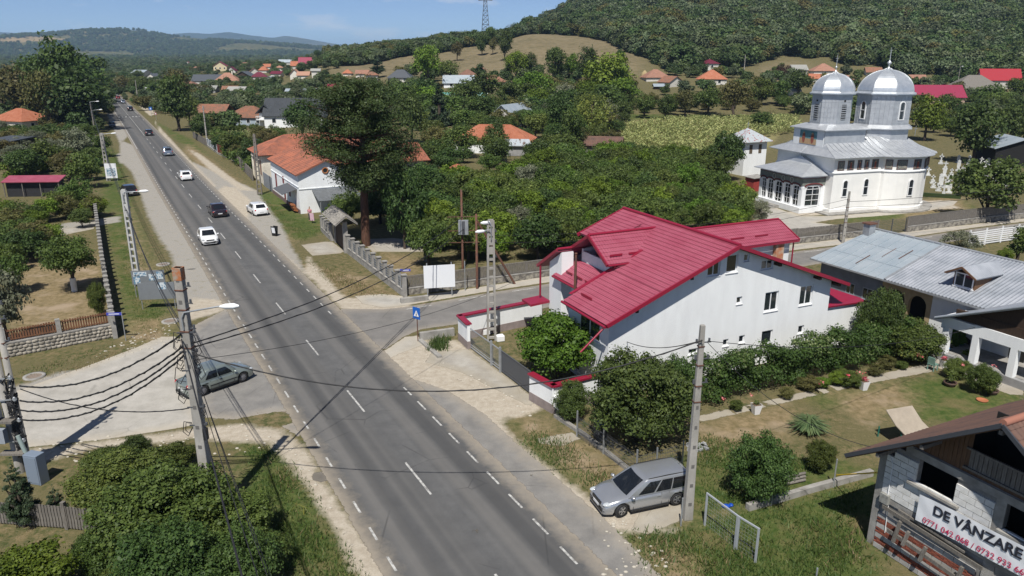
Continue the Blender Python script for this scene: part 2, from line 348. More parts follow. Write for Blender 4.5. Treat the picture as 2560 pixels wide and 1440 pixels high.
# ------------------------------------------------------------------ sheets laid on the ground with worn, dusty edges
def surf_mat(name,c1,c2,dust=(0.36,0.31,0.24),wear=0.5,streak=False,crack=True,rough=0.85,wdust=0.55):
    m = bpy.data.materials.new(name); m.use_nodes = True; n,l = m.node_tree.nodes,m.node_tree.links; b = n['Principled BSDF']
    b.inputs['Roughness'].default_value = rough; b.inputs['Specular IOR Level'].default_value = 0.25
    t = n.new('ShaderNodeTexCoord')
    def noise(sc,det=6,ro=0.6,st=None):
        x = n.new('ShaderNodeTexNoise'); x.inputs['Scale'].default_value = sc; x.inputs['Detail'].default_value = det; x.inputs['Roughness'].default_value = ro
        if st: q = n.new('ShaderNodeMapping'); q.inputs['Scale'].default_value = st; l.new(t.outputs['UV'],q.inputs[0]); l.new(q.outputs[0],x.inputs['Vector'])
        else: l.new(t.outputs['Object'],x.inputs['Vector'])
        return x.outputs['Fac']
    def rng_(s,a,c,o0=0,o1=1):
        x = n.new('ShaderNodeMapRange'); x.inputs[1].default_value = a; x.inputs[2].default_value = c; x.inputs[3].default_value = o0; x.inputs[4].default_value = o1; l.new(s,x.inputs[0]); return x.outputs[0]
    def mixc(f,a,c):
        x = n.new('ShaderNodeMix'); x.data_type = 'RGBA'
        for k,v in (('A',a),('B',c)):
            if isinstance(v,(tuple,str)): x.inputs[k].default_value = lin(v)
            else: l.new(v,x.inputs[k])
        l.new(f,x.inputs['Factor']); return x.outputs['Result']
    def math_(op,a,c):
        x = n.new('ShaderNodeMath'); x.operation = op
        for i,v in enumerate((a,c)):
            if isinstance(v,(int,float)): x.inputs[i].default_value = v
            else: l.new(v,x.inputs[i])
        return x.outputs[0]
    c = mixc(rng_(noise(0.8,8,0.65),0.35,0.65),c1,c2)
    c = mixc(rng_(noise(25,3),0.45,0.8,0,0.5),c,tuple(v*0.6 for v in c1))
    if streak:
        s1 = noise(1.0,3,0.45,(0.62,0.006,1)); c = mixc(rng_(s1,0.38,0.60,0,0.75),c,tuple(v*0.62 for v in c1))
        s2 = noise(1.0,2,0.4,(1.0,0.004,1)); c = mixc(rng_(s2,0.45,0.66,0,0.55),c,(0.165,0.158,0.150)); s3 = noise(1.0,6,0.6,(.35,0.08,1)); c = mixc(rng_(s3,0.5,0.75,0,0.35),c,(0.08,.078,.076))
    if crack:
        vo = n.new('ShaderNodeTexVoronoi'); vo.feature = 'DISTANCE_TO_EDGE'; vo.inputs['Scale'].default_value = 0.28; l.new(t.outputs['Object'],vo.inputs['Vector'])
        c = mixc(math_('MULTIPLY',rng_(vo.outputs['Distance'],0.0,0.012,1,0),rng_(noise(0.3),0.5,0.6,0,0.6)),c,tuple(v*0.45 for v in c1))
    e = n.new('ShaderNodeAttribute'); e.attribute_name = 'edge'
    nb = noise(1.3,8,0.7); ed = math_('ADD',e.outputs['Fac'],math_('MULTIPLY',math_('SUBTRACT',nb,0.5),-wear*3))
    c = mixc(rng_(ed,0.1,1.0,wdust,0),c,dust)
    l.new(c,b.inputs['Base Color'])
    tr = n.new('ShaderNodeBsdfTransparent'); ms = n.new('ShaderNodeMixShader'); o = [q for q in n if q.type == 'OUTPUT_MATERIAL'][0]
    ed2 = math_('ADD',e.outputs['Fac'],math_('MULTIPLY',math_('SUBTRACT',noise(2.5,8,0.7),0.62),wear))
    l.new(rng_(ed2,-0.02,0.03),ms.inputs[0]); l.new(tr.outputs[0],ms.inputs[1]); l.new(b.outputs[0],ms.inputs[2]); l.new(ms.outputs[0],o.inputs[0])
    bp = n.new('ShaderNodeBump'); bp.inputs['Strength'].default_value = 0.25; bp.inputs['Distance'].default_value = 0.02; l.new(noise(40,4),bp.inputs['Height']); l.new(bp.outputs[0],b.inputs['Normal'])
    return m
def sheet(name,poly,m,z,step=1.0,open_edges=(),kind='structure',px=True):
    """flat sheet over a polygon, with attribute edge = metres to the border"""
    from mathutils.geometry import delaunay_2d_cdt
    W2 = gp(poly) if px else poly; W2 = [Vector(p) for p in W2]; n = len(W2); pts = []; 
    for i in range(n):
        a,b = W2[i],W2[(i+1) % n]; k = max(1,int((b-a).length/step))
        pts += [a.lerp(b,j/k) for j in range(k)]
    m_ = len(pts); xs = [p.x for p in W2]; ys = [p.y for p in W2]
    X,Y = np.meshgrid(np.arange(min(xs),max(xs),step),np.arange(min(ys),max(ys),step)); Q = np.stack([X.ravel(),Y.ravel()],1)
    Q = Q[seg_sd(Q,[tuple(p) for p in W2]) > step*0.4]
    vs,ed,fs,*_ = delaunay_2d_cdt(pts+[Vector(q) for q in Q],[(i,(i+1) % m_) for i in range(m_)],[],1,1e-4)
    me = bpy.data.meshes.new(name); vv = [(v.x,v.y,float(TZ(v.x,v.y))+z) for v in vs]; me.from_pydata(vv,[],[tuple(f) for f in fs]); me.materials.append(m)
    A = np.array([(v.x,v.y) for v in vs]); d = np.full(len(A),1e9)
    for i in range(n):
        if i in open_edges: continue
        a = np.array(W2[i]); b = np.array(W2[(i+1) % n]); ab = b-a; t = np.clip(((A-a) @ ab)/(ab @ ab),0,1); d = np.minimum(d,np.hypot(*(A-a-t[:,None]*ab).T))
    attr(me,'edge',np.minimum(d,6))
    me.update()
    if me.polygons and me.polygons[0].normal.z < 0: me.flip_normals()
    o = bpy.data.objects.new(name,me); COL.objects.link(o); o['kind'] = kind; return o

# ------------------------------------------------------------------ roof slopes with real tile or sheet relief
def slope(mb,P0,T,Sv,ls,t0,t1,t0b,t1b,row=0.35,wave=0.2,amp=0.02,step=0.03,th=0.10,dt=None,mi=0):
    """roof slope in mb: eave point P0, T unit vector along the eave, Sv unit vector up the slope, ls slope length.
    t runs t0..t1 at the eave and t0b..t1b at the top. Steps every row, waves every wave."""
    P0,T,Sv = Vector(P0),Vector(T).normalized(),Vector(Sv).normalized(); N = T.cross(Sv).normalized()
    if N.z < 0: N =-N
    ss = []; k = 0
    if row > 0:
        while k*row < ls: ss += [(k*row,step),(min(ls,(k+1)*row-1e-3),0.0)]; k += 1
    else: ss = [(0,0),(ls,0)]
    tmin,tmax = min(t0,t0b),max(t1,t1b)
    if wave > 0: dt = dt or wave/4; ts = np.arange(tmin,tmax+dt,dt)
    else: dt = dt or (tmax-tmin); ts = np.array([tmin,tmax])
    nt = len(ts); vs = []
    for s_,h in ss:
        f = s_/ls; a = t0+(t0b-t0)*f; b = t1+(t1b-t1)*f
        for t in ts:
            tt = min(max(t,a),b); hh = h+(amp*(0.5+0.5*math.cos(2*math.pi*tt/wave)) if wave > 0 else 0)
            vs.append(P0+T*tt+Sv*s_+N*hh)
    fs = [(i*nt+j,i*nt+j+1,(i+1)*nt+j+1,(i+1)*nt+j) for i in range(len(ss)-1) for j in range(nt-1)]
    mb.add(vs,fs,mi)
    q = [P0+T*t0,P0+T*t1,P0+T*t1b+Sv*ls,P0+T*t0b+Sv*ls]; q = [p-N*0.004 for p in q]
    mb.slab(q,th,mi); return mb
# ------------------------------------------------------------------ roads
M_ASPH = surf_mat('asphalt_main',(0.092,0.093,0.095),(0.124,0.124,0.125),streak=True,wear=0.5)
M_ASPH2 = surf_mat('asphalt_old',(0.165,0.160,0.153),(0.235,0.226,0.212),wear=0.55,wdust=.45)
M_CONC = surf_mat('concrete_slab',(0.31,0.295,0.265),(0.42,0.40,0.365),dust=(0.40,0.35,0.27),wear=0.35)
M_CONCG = surf_mat('concrete_grey',(0.28,0.26,0.23),(0.40,0.38,0.34),dust=(0.30,0.26,0.19),wear=0.3)
M_WHITE = mat('road_paint',(0.48,0.48,0.46),0.7,col2=(0.19,0.185,0.18),scale=5,lo=0.42,hi=0.62)
CLINE = [(1400,1640),(1230,1425),(1045,1195),(890,1002),(780,868),(693.5,764.5),(639,693),(592,633),(554,586),(522,546),(495,513),(473,485.5),(453,460),(436,438),(409,402),(386,371.5),(367,347),(347,320),(326,294),(299,262),(276,235),(246,206)]
def catmull(P,n=8):
    P = [Vector(p) for p in P]; out = []
    for i in range(len(P)-1):
        a,b,c,d = P[max(i-1,0)],P[i],P[i+1],P[min(i+2,len(P)-1)]
        for k in range(n): t = k/n; out.append(0.5*(2*b+(c-a)*t+(2*a-5*b+4*c-d)*t*t+(3*b-a-3*c+d)*t ** 3))
    out.append(P[-1]); return out
_c0 = [Vector(p) for p in gp(CLINE)]
# smooth the axis: least jitter, resampled by length
for _ in range(3): _c0 = [_c0[0]]+[(_c0[i-1]+_c0[i]*2+_c0[i+1])/4 for i in range(1,len(_c0)-1)]+[_c0[-1]]
AX = catmull(_c0,10)
AXS = [0.0]
for a,b in zip(AX,AX[1:]): AXS.append(AXS[-1]+(b-a).length)
def road_pt(s,off=0.0):
    """point at s metres along the axis (from the near end), off metres to the right when looking away from the camera"""
    i = min(max(int(np.searchsorted(AXS,s))-1,0),len(AX)-2); f = (s-AXS[i])/(AXS[i+1]-AXS[i]); d = (AX[i+1]-AX[i]).normalized()
    p = AX[i].lerp(AX[i+1],f); return Vector((p.x+d.y*off,p.y-d.x*off)),math.atan2(d.y,d.x)
def road_s(px,py):
    q = Vector(G(px,py)); i = min(range(len(AX)-1),key=lambda k: (AX[k]-q).length); d = (AX[i+1]-AX[i]).normalized(); return AXS[i]+(q-AX[i]).dot(d),(q-AX[i]).dot(Vector((d.y,-d.x)))
def strip(name,s0,s1,offs,m,z,ds=1.0,edge=True,kind='structure'):
    ss = np.arange(s0,s1+ds,ds); vs = []; uv = []; ed = []; k = len(offs)
    for s in ss:
        for o in offs: p,_ = road_pt(s,o); vs.append((p.x,p.y,z+float(TZ(p.x,p.y)))); uv.append((o,s)); ed.append(min(o-offs[0],offs[-1]-o))
    F = np.array([(i*k+j,i*k+j+1,(i+1)*k+j+1,(i+1)*k+j) for i in range(len(ss)-1) for j in range(k-1)])
    me = np_mesh(name,np.array(vs),F[:,::1],m)
    l = me.uv_layers.new(name='UVMap'); li = F.ravel(); l.data.foreach_set('uv',np.array(uv,np.float32)[li].ravel()); attr(me,'edge',ed)
    o = bpy.data.objects.new(name,me); COL.objects.link(o); o['kind'] = kind; return o
def flip(o):
    if o.data.polygons[0].normal.z < 0: o.data.flip_normals()
SMAX = AXS[-1]-1
flip(strip('main_road',0,SMAX,[-3.85,-3.4,-2,-1,0,1,2,3.4,4.1],M_ASPH,0.012,1.5))
sheet('junction_asphalt',[(610,760),(564,772),(486,812),(440,850),(455,910),(470,960),(500,1045),(583,1050),(690,1031),(700,1065),(745,1095),(800,1110),(640,780)],M_ASPH2,0.004,1.0)
sheet('roadside_asphalt',[(815,735),(850,768),(905,850),(935,905),(1000,935),(1120,975),(1215,1035),(1275,1090),(1345,1150),(1420,1215),(1520,1300),(1590,1370),(1730,1520),(1450,1520),(1200,1250),(960,950)],M_ASPH2,0.004,1.0)
side_up = [(850,772),(958,773),(1008,768),(1110,751),(1227,731),(1367,710),(1700,664),(2000,627),(2287,593),(2440,571),(2700,540)]
side_lo = [(2700,566),(2440,595),(2290,618),(2000,668),(1700,712),(1500,745),(1250,792),(1136,812),(1052,824),(1011,842),(941,890),(925,905)]
sheet('side_road',side_up+side_lo+[(850,800)],surf_mat('asphalt_side',(0.15,0.145,0.138),(0.20,0.19,0.18),wear=0.3,wdust=0.35),0.008,1.2)
sheet('concrete_apron',[(20,985),(150,938),(241,906),(334,871),(424,832),(452,850),(460,905),(478,960),(510,1045),(583,1046),(685,1015),(688,1028),(482,1066),(272,1098),(70,1120),(20,1110)],M_CONC,0.008,0.8)
sheet('footway',[(1136,727),(1230,713),(1370,690),(1700,650),(1990,610),(2262,580),(2560,546),(2700,528),(2700,538),(2440,569),(2287,591),(2000,624),(1700,661),(1367,707),(1227,728),(1110,748),(1008,765),(958,770),(905,760),(885,740),(955,735),(1028,742)],M_CONC,0.016,0.8)
sheet('footway_turn',[(941,890),(1011,842),(1045,838),(1065,860),(1000,885),(960,905)],M_CONC,0.006,0.6)
sheet('concrete_drive',[(1170,872),(1330,990),(1350,1030),(1260,985),(1150,930),(1060,905),(1080,880)],M_CONCG,0.004,0.8)
sheet('gate_slab',[(752,612),(828,602),(868,632),(780,640)],M_CONCG,0.006,0.6)
sheet('yard_slab',[(900,598),(985,595),(1065,603),(1062,630),(930,630)],M_CONCG,0.004,0.8)
sheet('entry_slab',[(1340,1095),(1430,1080),(1455,1098),(1400,1118),(1345,1108)],M_CONCG,0.006,0.6)
sheet('parking_pad',[(1575,1325),(1600,1275),(1720,1255),(1735,1290),(1660,1320),(1620,1338)],M_CONCG,0.004,0.6)
sheet('garden_path',[(1695,1060),(1740,1040),(1900,1005),(2150,945),(2335,905),(2350,918),(2330,930),(2160,962),(1900,1022),(1740,1060),(1705,1066)],M_CONCG,0.006,0.5)
sheet('terrace_slab',[(2290,870),(2400,870),(2440,900),(2560,955),(2560,1000),(2411,945),(2330,915)],M_CONCG,0.004,0.6)
sheet('church_forecourt',[(1900,505),(2000,540),(2080,540),(2180,532),(2290,520),(2330,505),(2400,497),(2385,513),(2310,530),(2200,540),(2090,548),(2040,556),(2120,566),(2000,585),(1860,588),(1760,600),(1780,575),(1900,545)],M_CONC,0.004,1.0)
sheet('garden_walk',[(150,572),(235,562),(236,572),(150,590)],M_CONCG,0.004,0.5)
TARP = surf_mat('tar_patch',(0.075,.07,.065),(.12,.11,.10),dust=(.2,.18,.15),wear=.35)
for c_ in ((802,1192,26,15),(1338,1186,26,9),(760,1128,10,3),(1150,950,14,3),(1452,1415,40,8),(1180,1330,22,10)): sheet('asphalt_patch',[(c_[0]+c_[2]*math.cos(a),c_[1]+c_[3]*math.sin(a)) for a in np.linspace(0,2*math.pi,9)[:-1]],TARP,.0155 if c_[0] < 1200 and c_[1] > 1200 else .011,.5)
# painted markings
def mark_strip(name,spans,off,w,z=0.0165):
    mb = MB()
    for a,b in spans:
        k = max(1,int((b-a)/3)); P = [road_pt(a+(b-a)*i/k,off) for i in range(k+1)]
        for (p,h),(q,h2) in zip(P,P[1:]):
            n1 = Vector((-math.sin(h),math.cos(h)))*w/2; n2 = Vector((-math.sin(h2),math.cos(h2)))*w/2
            mb.add([(p.x+n1.x,p.y+n1.y,z),(p.x-n1.x,p.y-n1.y,z),(q.x-n2.x,q.y-n2.y,z),(q.x+n2.x,q.y+n2.y,z)],[(0,1,2,3)])
    return mb.build(name,M_WHITE,kind='structure')
S_SOLID,_ = road_s(363,341); S_CROSS,_ = road_s(323,292)
_d0,_ = road_s(1045,1195); _d1,_ = road_s(890,1002); PER = _d1-_d0
sp = []; s = _d0-4*PER
while s < S_SOLID: sp.append((max(0,s-1.6),s+1.6)); s += PER
mark_strip('centre_line',sp+[(S_SOLID+2,S_CROSS-2),(S_CROSS+3.5,SMAX-20)],0.0,0.105)
s0_,offL = road_s(740,1023); s1_,_ = road_s(718,986); PE = abs(s1_-s0_)
spl = []; s = s0_-14*PE
while s < road_s(344,374.5)[0]: spl.append((max(0,s-0.5),s+0.5)); s += PE
mark_strip('left_edge_line',spl,offL,0.10); mark_strip('left_edge_line',[(road_s(344,374)[0]+1,SMAX-20)],offL,0.14)
q0,offR = road_s(1232,1195); q1,_ = road_s(1290,1252); PR = abs(q1-q0)
spr = []; s = q0-5*PR
while s < road_s(1010,975)[0]: spr.append((max(0,s-0.62),s+0.62)); s += PR
_sj = road_s(850,800)[0]; s = _sj+2
while s < S_CROSS-20: spr.append((s-0.45,s+0.45)); s += 2.2
mark_strip('right_edge_line',spr,offR,0.10); mark_strip('right_edge_line',[(S_CROSS-18,SMAX-20)],offR,0.14)
mb = MB()
for k in range(7):
    o =-3.0+k; a,h = road_pt(S_CROSS-1.6,o); b,_ = road_pt(S_CROSS+1.6,o); n = Vector((math.sin(h),-math.cos(h)))*0.26
    mb.add([(a.x-n.x,a.y-n.y,.0165),(a.x+n.x,a.y+n.y,.0165),(b.x+n.x,b.y+n.y,.0165),(b.x-n.x,b.y-n.y,.0165)],[(0,1,2,3)])
mb.build('zebra_crossing',M_WHITE,kind='structure')
mb = MB()
_su = [Vector(p) for p in gp(side_up[2:])]; _sc = catmull(_su,12); acc = 0
for i,(a,b) in enumerate(zip(_sc,_sc[1:])):
    acc += (b-a).length
    if int(acc/2.4) % 2 == 0:
        d = (b-a).normalized(); n = Vector((d.y,-d.x)); a2 = a+n*0.55; b2 = b+n*0.55
        mb.add([(a2.x,a2.y,.0125),(b2.x,b2.y,.0125),(b2.x+n.x*.13,b2.y+n.y*.13,.0125),(a2.x+n.x*.13,a2.y+n.y*.13,.0125)],[(0,1,2,3)])
mb.build('side_road_line',M_WHITE,kind='structure')

# ------------------------------------------------------------------ common materials
WHITEW = mat('white_render',(0.76,0.78,0.79),0.85,col2=(0.68,0.695,0.705),scale=1.1,bump=0.15,bscale=60,stretch=(1.4,1.4,.35),lo=.42,hi=.75)
CREAMW = mat('cream_render',(0.70,0.66,0.57),0.85,col2=(0.52,0.48,0.40),scale=1.2,bump=0.2)
YELLW = mat('yellow_render',(0.62,0.52,0.28),0.85,var=0.2,scale=1)
GREYW = mat('grey_render',(0.30,0.30,0.30),0.9,var=0.3,scale=1.2,bump=0.2)
DARKW = mat('dark_wood',(0.055,0.032,0.020),0.8,var=0.5,scale=4,stretch=(8,8,0.6))
BROWNW = mat('brown_wood',(0.16,0.085,0.045),0.75,var=0.5,scale=5,stretch=(8,8,0.6))
GREYWD = mat('weathered_wood',(0.20,0.185,0.165),0.9,col2=(0.10,0.09,0.08),scale=5,stretch=(6,6,0.7),rand=0.12)
PICKW = mat('picket_stain',(0.19,0.085,0.040),0.8,col2=(0.10,0.05,0.03),scale=5,rand=0.25)
REDROOF = mat('red_metal_tile',(0.255,0.046,0.078),0.45,col2=(0.325,0.085,0.125),scale=0.8,lo=.3,hi=.75,spec=0.55,bump=0.04,bscale=3)
REDTRIM = mat('red_metal_trim',(0.24,0.012,0.035),0.35,spec=0.5)
GREYROOF = mat('anthracite_tile',(0.052,0.058,0.066),0.5,var=0.2,scale=0.6)
CLAY = mat('clay_tile',(0.34,0.120,0.070),0.85,col2=(0.205,0.085,0.058),scale=0.8,detail=9,lo=0.38,hi=0.62,bump=0.3,bscale=12)
CLAYOLD = mat('clay_tile_old',(0.27,0.115,0.070),0.9,col2=(0.16,0.10,0.07),scale=1.0,detail=9,bump=0.3,bscale=12)
CLAYNEW = mat('clay_tile_new',(0.37,0.145,0.085),0.85,col2=(0.31,0.105,0.055),scale=1.0,detail=8)
BROWNROOF = mat('brown_tile',(0.155,0.085,0.062),0.85,col2=(0.095,0.060,0.050),scale=1.0,detail=8)
ZINC = mat('zinc_sheet',(0.54,0.56,0.58),0.42,col2=(0.40,0.42,0.45),scale=1.3,metal=0.45,bump=0.06,bscale=2.0,detail=9,lo=0.3,hi=0.7,spec=0.6)
ZINC2 = mat('blue_zinc_roof',(0.30,0.355,0.40),0.5,col2=(0.38,0.425,0.46),scale=0.7,metal=0.25,spec=0.5,bump=0.05,bscale=2)
TIN = mat('corrugated_tin',(0.27,0.295,0.33),0.5,col2=(0.40,0.42,0.46),scale=0.8,metal=0.35,spec=0.5)
GLASS = mat('window_glass',(0.020,0.026,0.032),0.06,spec=0.9,coat=0.3)
PVC = mat('white_frame',(0.74,0.75,0.76),0.45)
CONC = mat('concrete',(0.33,0.32,0.30),0.92,col2=(0.20,0.19,0.175),scale=1.5,bump=0.3,bscale=25,detail=9)
CONCP = mat('pole_concrete',(0.36,0.345,0.32),0.92,col2=(0.22,0.21,0.19),scale=1.2,bump=0.3,bscale=25,detail=9,stretch=(1,1,0.35))
RUST = mat('rusty_steel',(0.15,0.065,0.040),0.85,col2=(0.08,0.045,0.035),scale=4,detail=9)
STEEL = mat('galvanised_steel',(0.42,0.44,0.46),0.45,metal=0.5,var=0.2,scale=3)
DARKST = mat('dark_grey_steel',(0.075,0.08,0.09),0.5)
GREYST = mat('grey_painted_steel',(0.28,0.31,0.35),0.5,var=0.15)
BLACK = mat('black_rubber',(0.012,0.012,0.013),0.6)
CABLE = mat('cable_sheath',(0.018,0.018,0.020),0.6)
PLINTH = mat('mauve_plinth',(0.27,0.225,0.215),0.9,var=0.25,scale=2)
SOIL = mat('soil',(0.16,0.11,0.07),0.95,var=0.4,scale=2)
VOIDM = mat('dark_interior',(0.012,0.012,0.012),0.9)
def frame(parent,o,ux,uz,w,h,wn_=2,name='window',fm=None,inset=0.03,reveal=True,bars=0):
    """window lying in a wall: o bottom-left corner (local), ux along the wall, outward normal from ux x z; frame with pane child"""
    fm = fm or PVC; o = Vector(o); ux = Vector(ux).normalized(); uz = Vector((0,0,1)); n = ux.cross(uz).normalized(); t = 0.07
    f = MB()
    def P(a,b,c): return o+ux*a+uz*b+n*c
    def bx(a0,a1,b0,b1,c0,c1,m=f):
        vs = [P(a,b,c) for a in (a0,a1) for b in (b0,b1) for c in (c0,c1)]; m.add(vs,[(0,1,3,2),(4,6,7,5),(0,4,5,1),(2,3,7,6),(0,2,6,4),(1,5,7,3)])
    c0,c1 =-0.05,inset
    bx(0,w,0,t,c0,c1); bx(0,w,h-t,h,c0,c1); bx(0,t,t,h-t,c0,c1); bx(w-t,w,t,h-t,c0,c1)
    for k in range(1,wn_): bx(w*k/wn_-t/2,w*k/wn_+t/2,t,h-t,c0,c1)
    for k in range(bars): zb = h*(k+1)/(bars+1); bx(t,w-t,zb-.025,zb+.025,c0,c1-0.004)
    wo_ = f.build(name,fm,parent)
    g = MB(); bx(t*.5,w-t*.5,t*.5,h-t*.5,-0.04,0.012,g); g.build('pane',GLASS,wo_)
    if reveal: s_ = MB(); bx(-0.08,w+0.08,-0.06,-0.003,-0.02,0.10,s_); s_.build('sill',fm,wo_)
    return wo_
def wall_box(mb,x0,x1,y0,y1,z0,z1,mi=0): return mb.box((x0+x1)/2,(y0+y1)/2,(z0+z1)/2,x1-x0,y1-y0,z1-z0,mi=mi)
# ================================================================== white house with the red tile-sheet roof
hx,hy = G(1512,990)
HH = thing('red_roof_house','big white house with raspberry red metal tile roof at the junction corner','house',(hx,hy,0),R(25))
k1,k2 = 0.40,0.372
def zr(x): return 8.28-(8.44-x)*k1 if x < 8.44 else 8.28-(x-8.44)*k2
w = MB()
# gable wall prism: near block X0..17 Y0..4.5, then set-back block X2.3..17 Y4.5..11
def gable_prism(mb,x0,x1,y0,y1,off=0.16):
    xs = [x0,8.44,x1]; pr = [(x0,0),(x1,0)]+[(x,zr(x)-off) for x in reversed(xs)]
    n = len(pr); vs = [(x,y0,z) for x,z in pr]+[(x,y1,z) for x,z in pr]
    mb.add(vs,[tuple(range(n)),tuple(range(n,2*n))[::-1]]+[(i,n+i,n+(i+1) % n,(i+1) % n) for i in range(n)])
gable_prism(w,0,17,0,4.5); 
pr = [(2.5,0),(17,0),(17,zr(17)-.16),(8.44,8.10),(6.5,zr(6.5)-.16),(2.5,5.0)]
vs = [(x,4.5,z) for x,z in pr]+[(x,10.8,z) for x,z in pr]; n = len(pr)
w.add(vs,[tuple(range(n)),tuple(range(n,2*n))[::-1]]+[(i,n+i,n+(i+1) % n,(i+1) % n) for i in range(n)])
w.build('wall',WHITEW,HH)
aw = MB(); vs = []
pa = [(17.002,0),(20.3,0),(20.3,2.95),(17.002,3.02)]
vs = [(x,0.0,z) for x,z in pa]+[(x,3.6,z) for x,z in pa]; aw.add(vs,[(0,1,2,3),(7,6,5,4),(0,4,5,1),(1,5,6,2),(2,6,7,3),(3,7,4,0)])
aw.build('annex_wall',WHITEW,HH)
ar = MB(); sl = math.hypot(3.6,1.42); ar.slab([(17.0,-.15,3.12),(20.6,-.15,3.02),(20.6,.5,3.10),(17.0,3.6,4.35)],.10); ar.build('annex_roof',REDTRIM,HH)
# roof slopes
uL = Vector((1,0,k1)).normalized(); uR = Vector((-1,0,k2)).normalized(); fL = math.sqrt(1+k1*k1); fR = math.sqrt(1+k2*k2)
rf = MB()
slope(rf,(-.55,0,zr(-.55)),(0,1,0),uL,(3.1+.55)*fL,-.75,4.2,-.75,4.6,wave=0.21,amp=0.030,step=0.035)
slope(rf,(3.1,0,zr(3.1)),(0,1,0),uL,(8.44-3.1)*fL,-.75,4.9,-.75,8.6,wave=0.21,amp=0.030,step=0.035)
slope(rf,(4.8,0,zr(4.8)-.004),(0,1,0),uL,(8.44-4.8)*fL,8.0,11.6,8.0,11.6,wave=0.21,amp=0.030,step=0.035)
rf.build('front_roof_slope',REDROOF,HH)
rb = MB(); slope(rb,(17.95,0,zr(17.95)),(0,1,0),uR,(17.95-8.44)*fR,-.75,11.6,-.75,11.6,wave=0.21,amp=0.030,step=0.035,dt=0.07); rb.build('rear_roof_slope',REDROOF,HH)
rd = MB(); rd.tube([(8.44,-.8,8.36),(8.44,11.65,8.36)],0.11,8); rd.build('ridge_cap',REDTRIM,HH)
for x0,x1 in ((-.55,8.44),(8.44,17.95)):
    for y in (-.79,11.64):
        xa = x0 if y < 0 or x0 > 0 else 4.6; fa = MB(); fa.bar((xa,y,zr(xa)-.03),(x1,y,zr(x1)-.03),.10,.22); fa.build('barge_board',REDTRIM,HH)
gt = MB(); gt.tube([(-.64,-.75,zr(-.55)-.08),(-.64,4.25,zr(-.55)-.06)],.085,8); gt.tube([(1.45,4.8,4.62),(1.45,9.4,4.62)],.08,8); gt.build('gutter',REDTRIM,HH)
so = MB(); so.slab([(-.5,-.7,zr(-.5)-.16),(8.44,-.7,zr(8.44)-.16),(8.44,-.01,zr(8.44)-.16),(-.5,-.01,zr(-.5)-.16)],.03); so.slab([(17.9,-.7,zr(17.9)-.16),(8.44,-.7,zr(8.44)-.16),(8.44,-.01,zr(8.44)-.16),(17.9,-.01,zr(17.9)-.16)],.03)
so.build('soffit',BROWNW,HH)
for x in (1.5,5.2,11.9,15.4,17.2): b = MB(); b.box(x,-.35,zr(x)-.30,.16,.72,.16); b.build('rafter_end',DARKW,HH)
# skirt roof, balcony and dormer in the set-back front
sk = MB(); slope(sk,(1.5,0,4.70),(0,1,0),(1.6,0,1.05),1.9,4.75,9.4,4.3,9.2,wave=0.21,amp=0.03,step=0.03); sk.build('skirt_roof',REDROOF,HH)
fb = MB(); fb.slab([(-.0,4.3,zr(0)+.09),(5.4,4.6,zr(5.4)+.09),(5.4,4.85,zr(5.4)+.09),(-.0,4.55,zr(0)+.09)],.05); fb.build('flashing',REDTRIM,HH)
dw = MB(); wall_box(dw,3.15,3.3,4.9,8.3,5.2,6.45)             # balcony parapet
dw.add([(3.15,4.75,5.6),(7.6,4.75,7.4),(6.6,4.75,7.1),(3.15,4.75,6.5),(3.15,4.9,5.6),(7.6,4.9,7.4),(6.6,4.9,7.1),(3.15,4.9,6.5)],[(0,1,2,3),(7,6,5,4),(0,4,5,1),(1,5,6,2),(2,6,7,3),(3,7,4,0)])
dw.add([(3.15,8.3,5.4),(6.6,8.3,7.0),(3.15,8.3,6.6),(3.15,8.45,5.4),(6.6,8.45,7.0),(3.15,8.45,6.6)],[(0,1,2),(5,4,3),(0,3,4,1),(1,4,5,2),(2,5,3,0)])
dw.build('balcony_wall',WHITEW,HH)
rc = MB(); wall_box(rc,4.2,4.3,4.9,8.3,5.2,6.6); rc.add([(4.19,5.0,6.5),(4.19,8.2,6.5),(4.19,6.6,7.6)],[(0,1,2)]); rc.build('balcony_recess',VOIDM,HH)
dr = MB(); ds_ = math.hypot(2.35,1.35)
slope(dr,(2.55,4.25,6.56),(1,0,0),(0,2.35,1.35),ds_,0,4.2,0,5.4,wave=0.21,amp=0.028,step=0.03)
slope(dr,(2.55,8.95,6.56),(1,0,0),(0,-2.35,1.35),ds_,0,4.2,0,5.4,wave=0.21,amp=0.028,step=0.03)
dr.build('dormer_roof',REDROOF,HH)
dt_ = MB(); dt_.bar((2.5,4.2,6.52),(2.5,6.6,7.90),.09,.2); dt_.bar((2.5,9.0,6.52),(2.5,6.6,7.90),.09,.2); dt_.tube([(2.5,6.6,7.99),(7.7,6.6,7.99)],.09,8); dt_.tube([(2.55,4.17,6.52),(6.6,4.17,6.52)],.07,8)
dt_.build('dormer_trim',REDTRIM,HH)
dp = MB(); dp.tube([(3.2,4.4,6.5),(3.2,4.45,5.75)],.055,8); dp.build('downpipe',REDTRIM,HH)
dp = MB(); dp.tube([(-.6,-.5,4.45),(-.9,-.5,4.2),(-2.0,-.45,3.25)],.06,8); dp.build('downpipe',REDTRIM,HH)
dp = MB(); dp.tube([(1.4,11.1,4.95),(1.4,11.1,2.7)],.07,8); dp.build('downpipe',REDTRIM,HH)
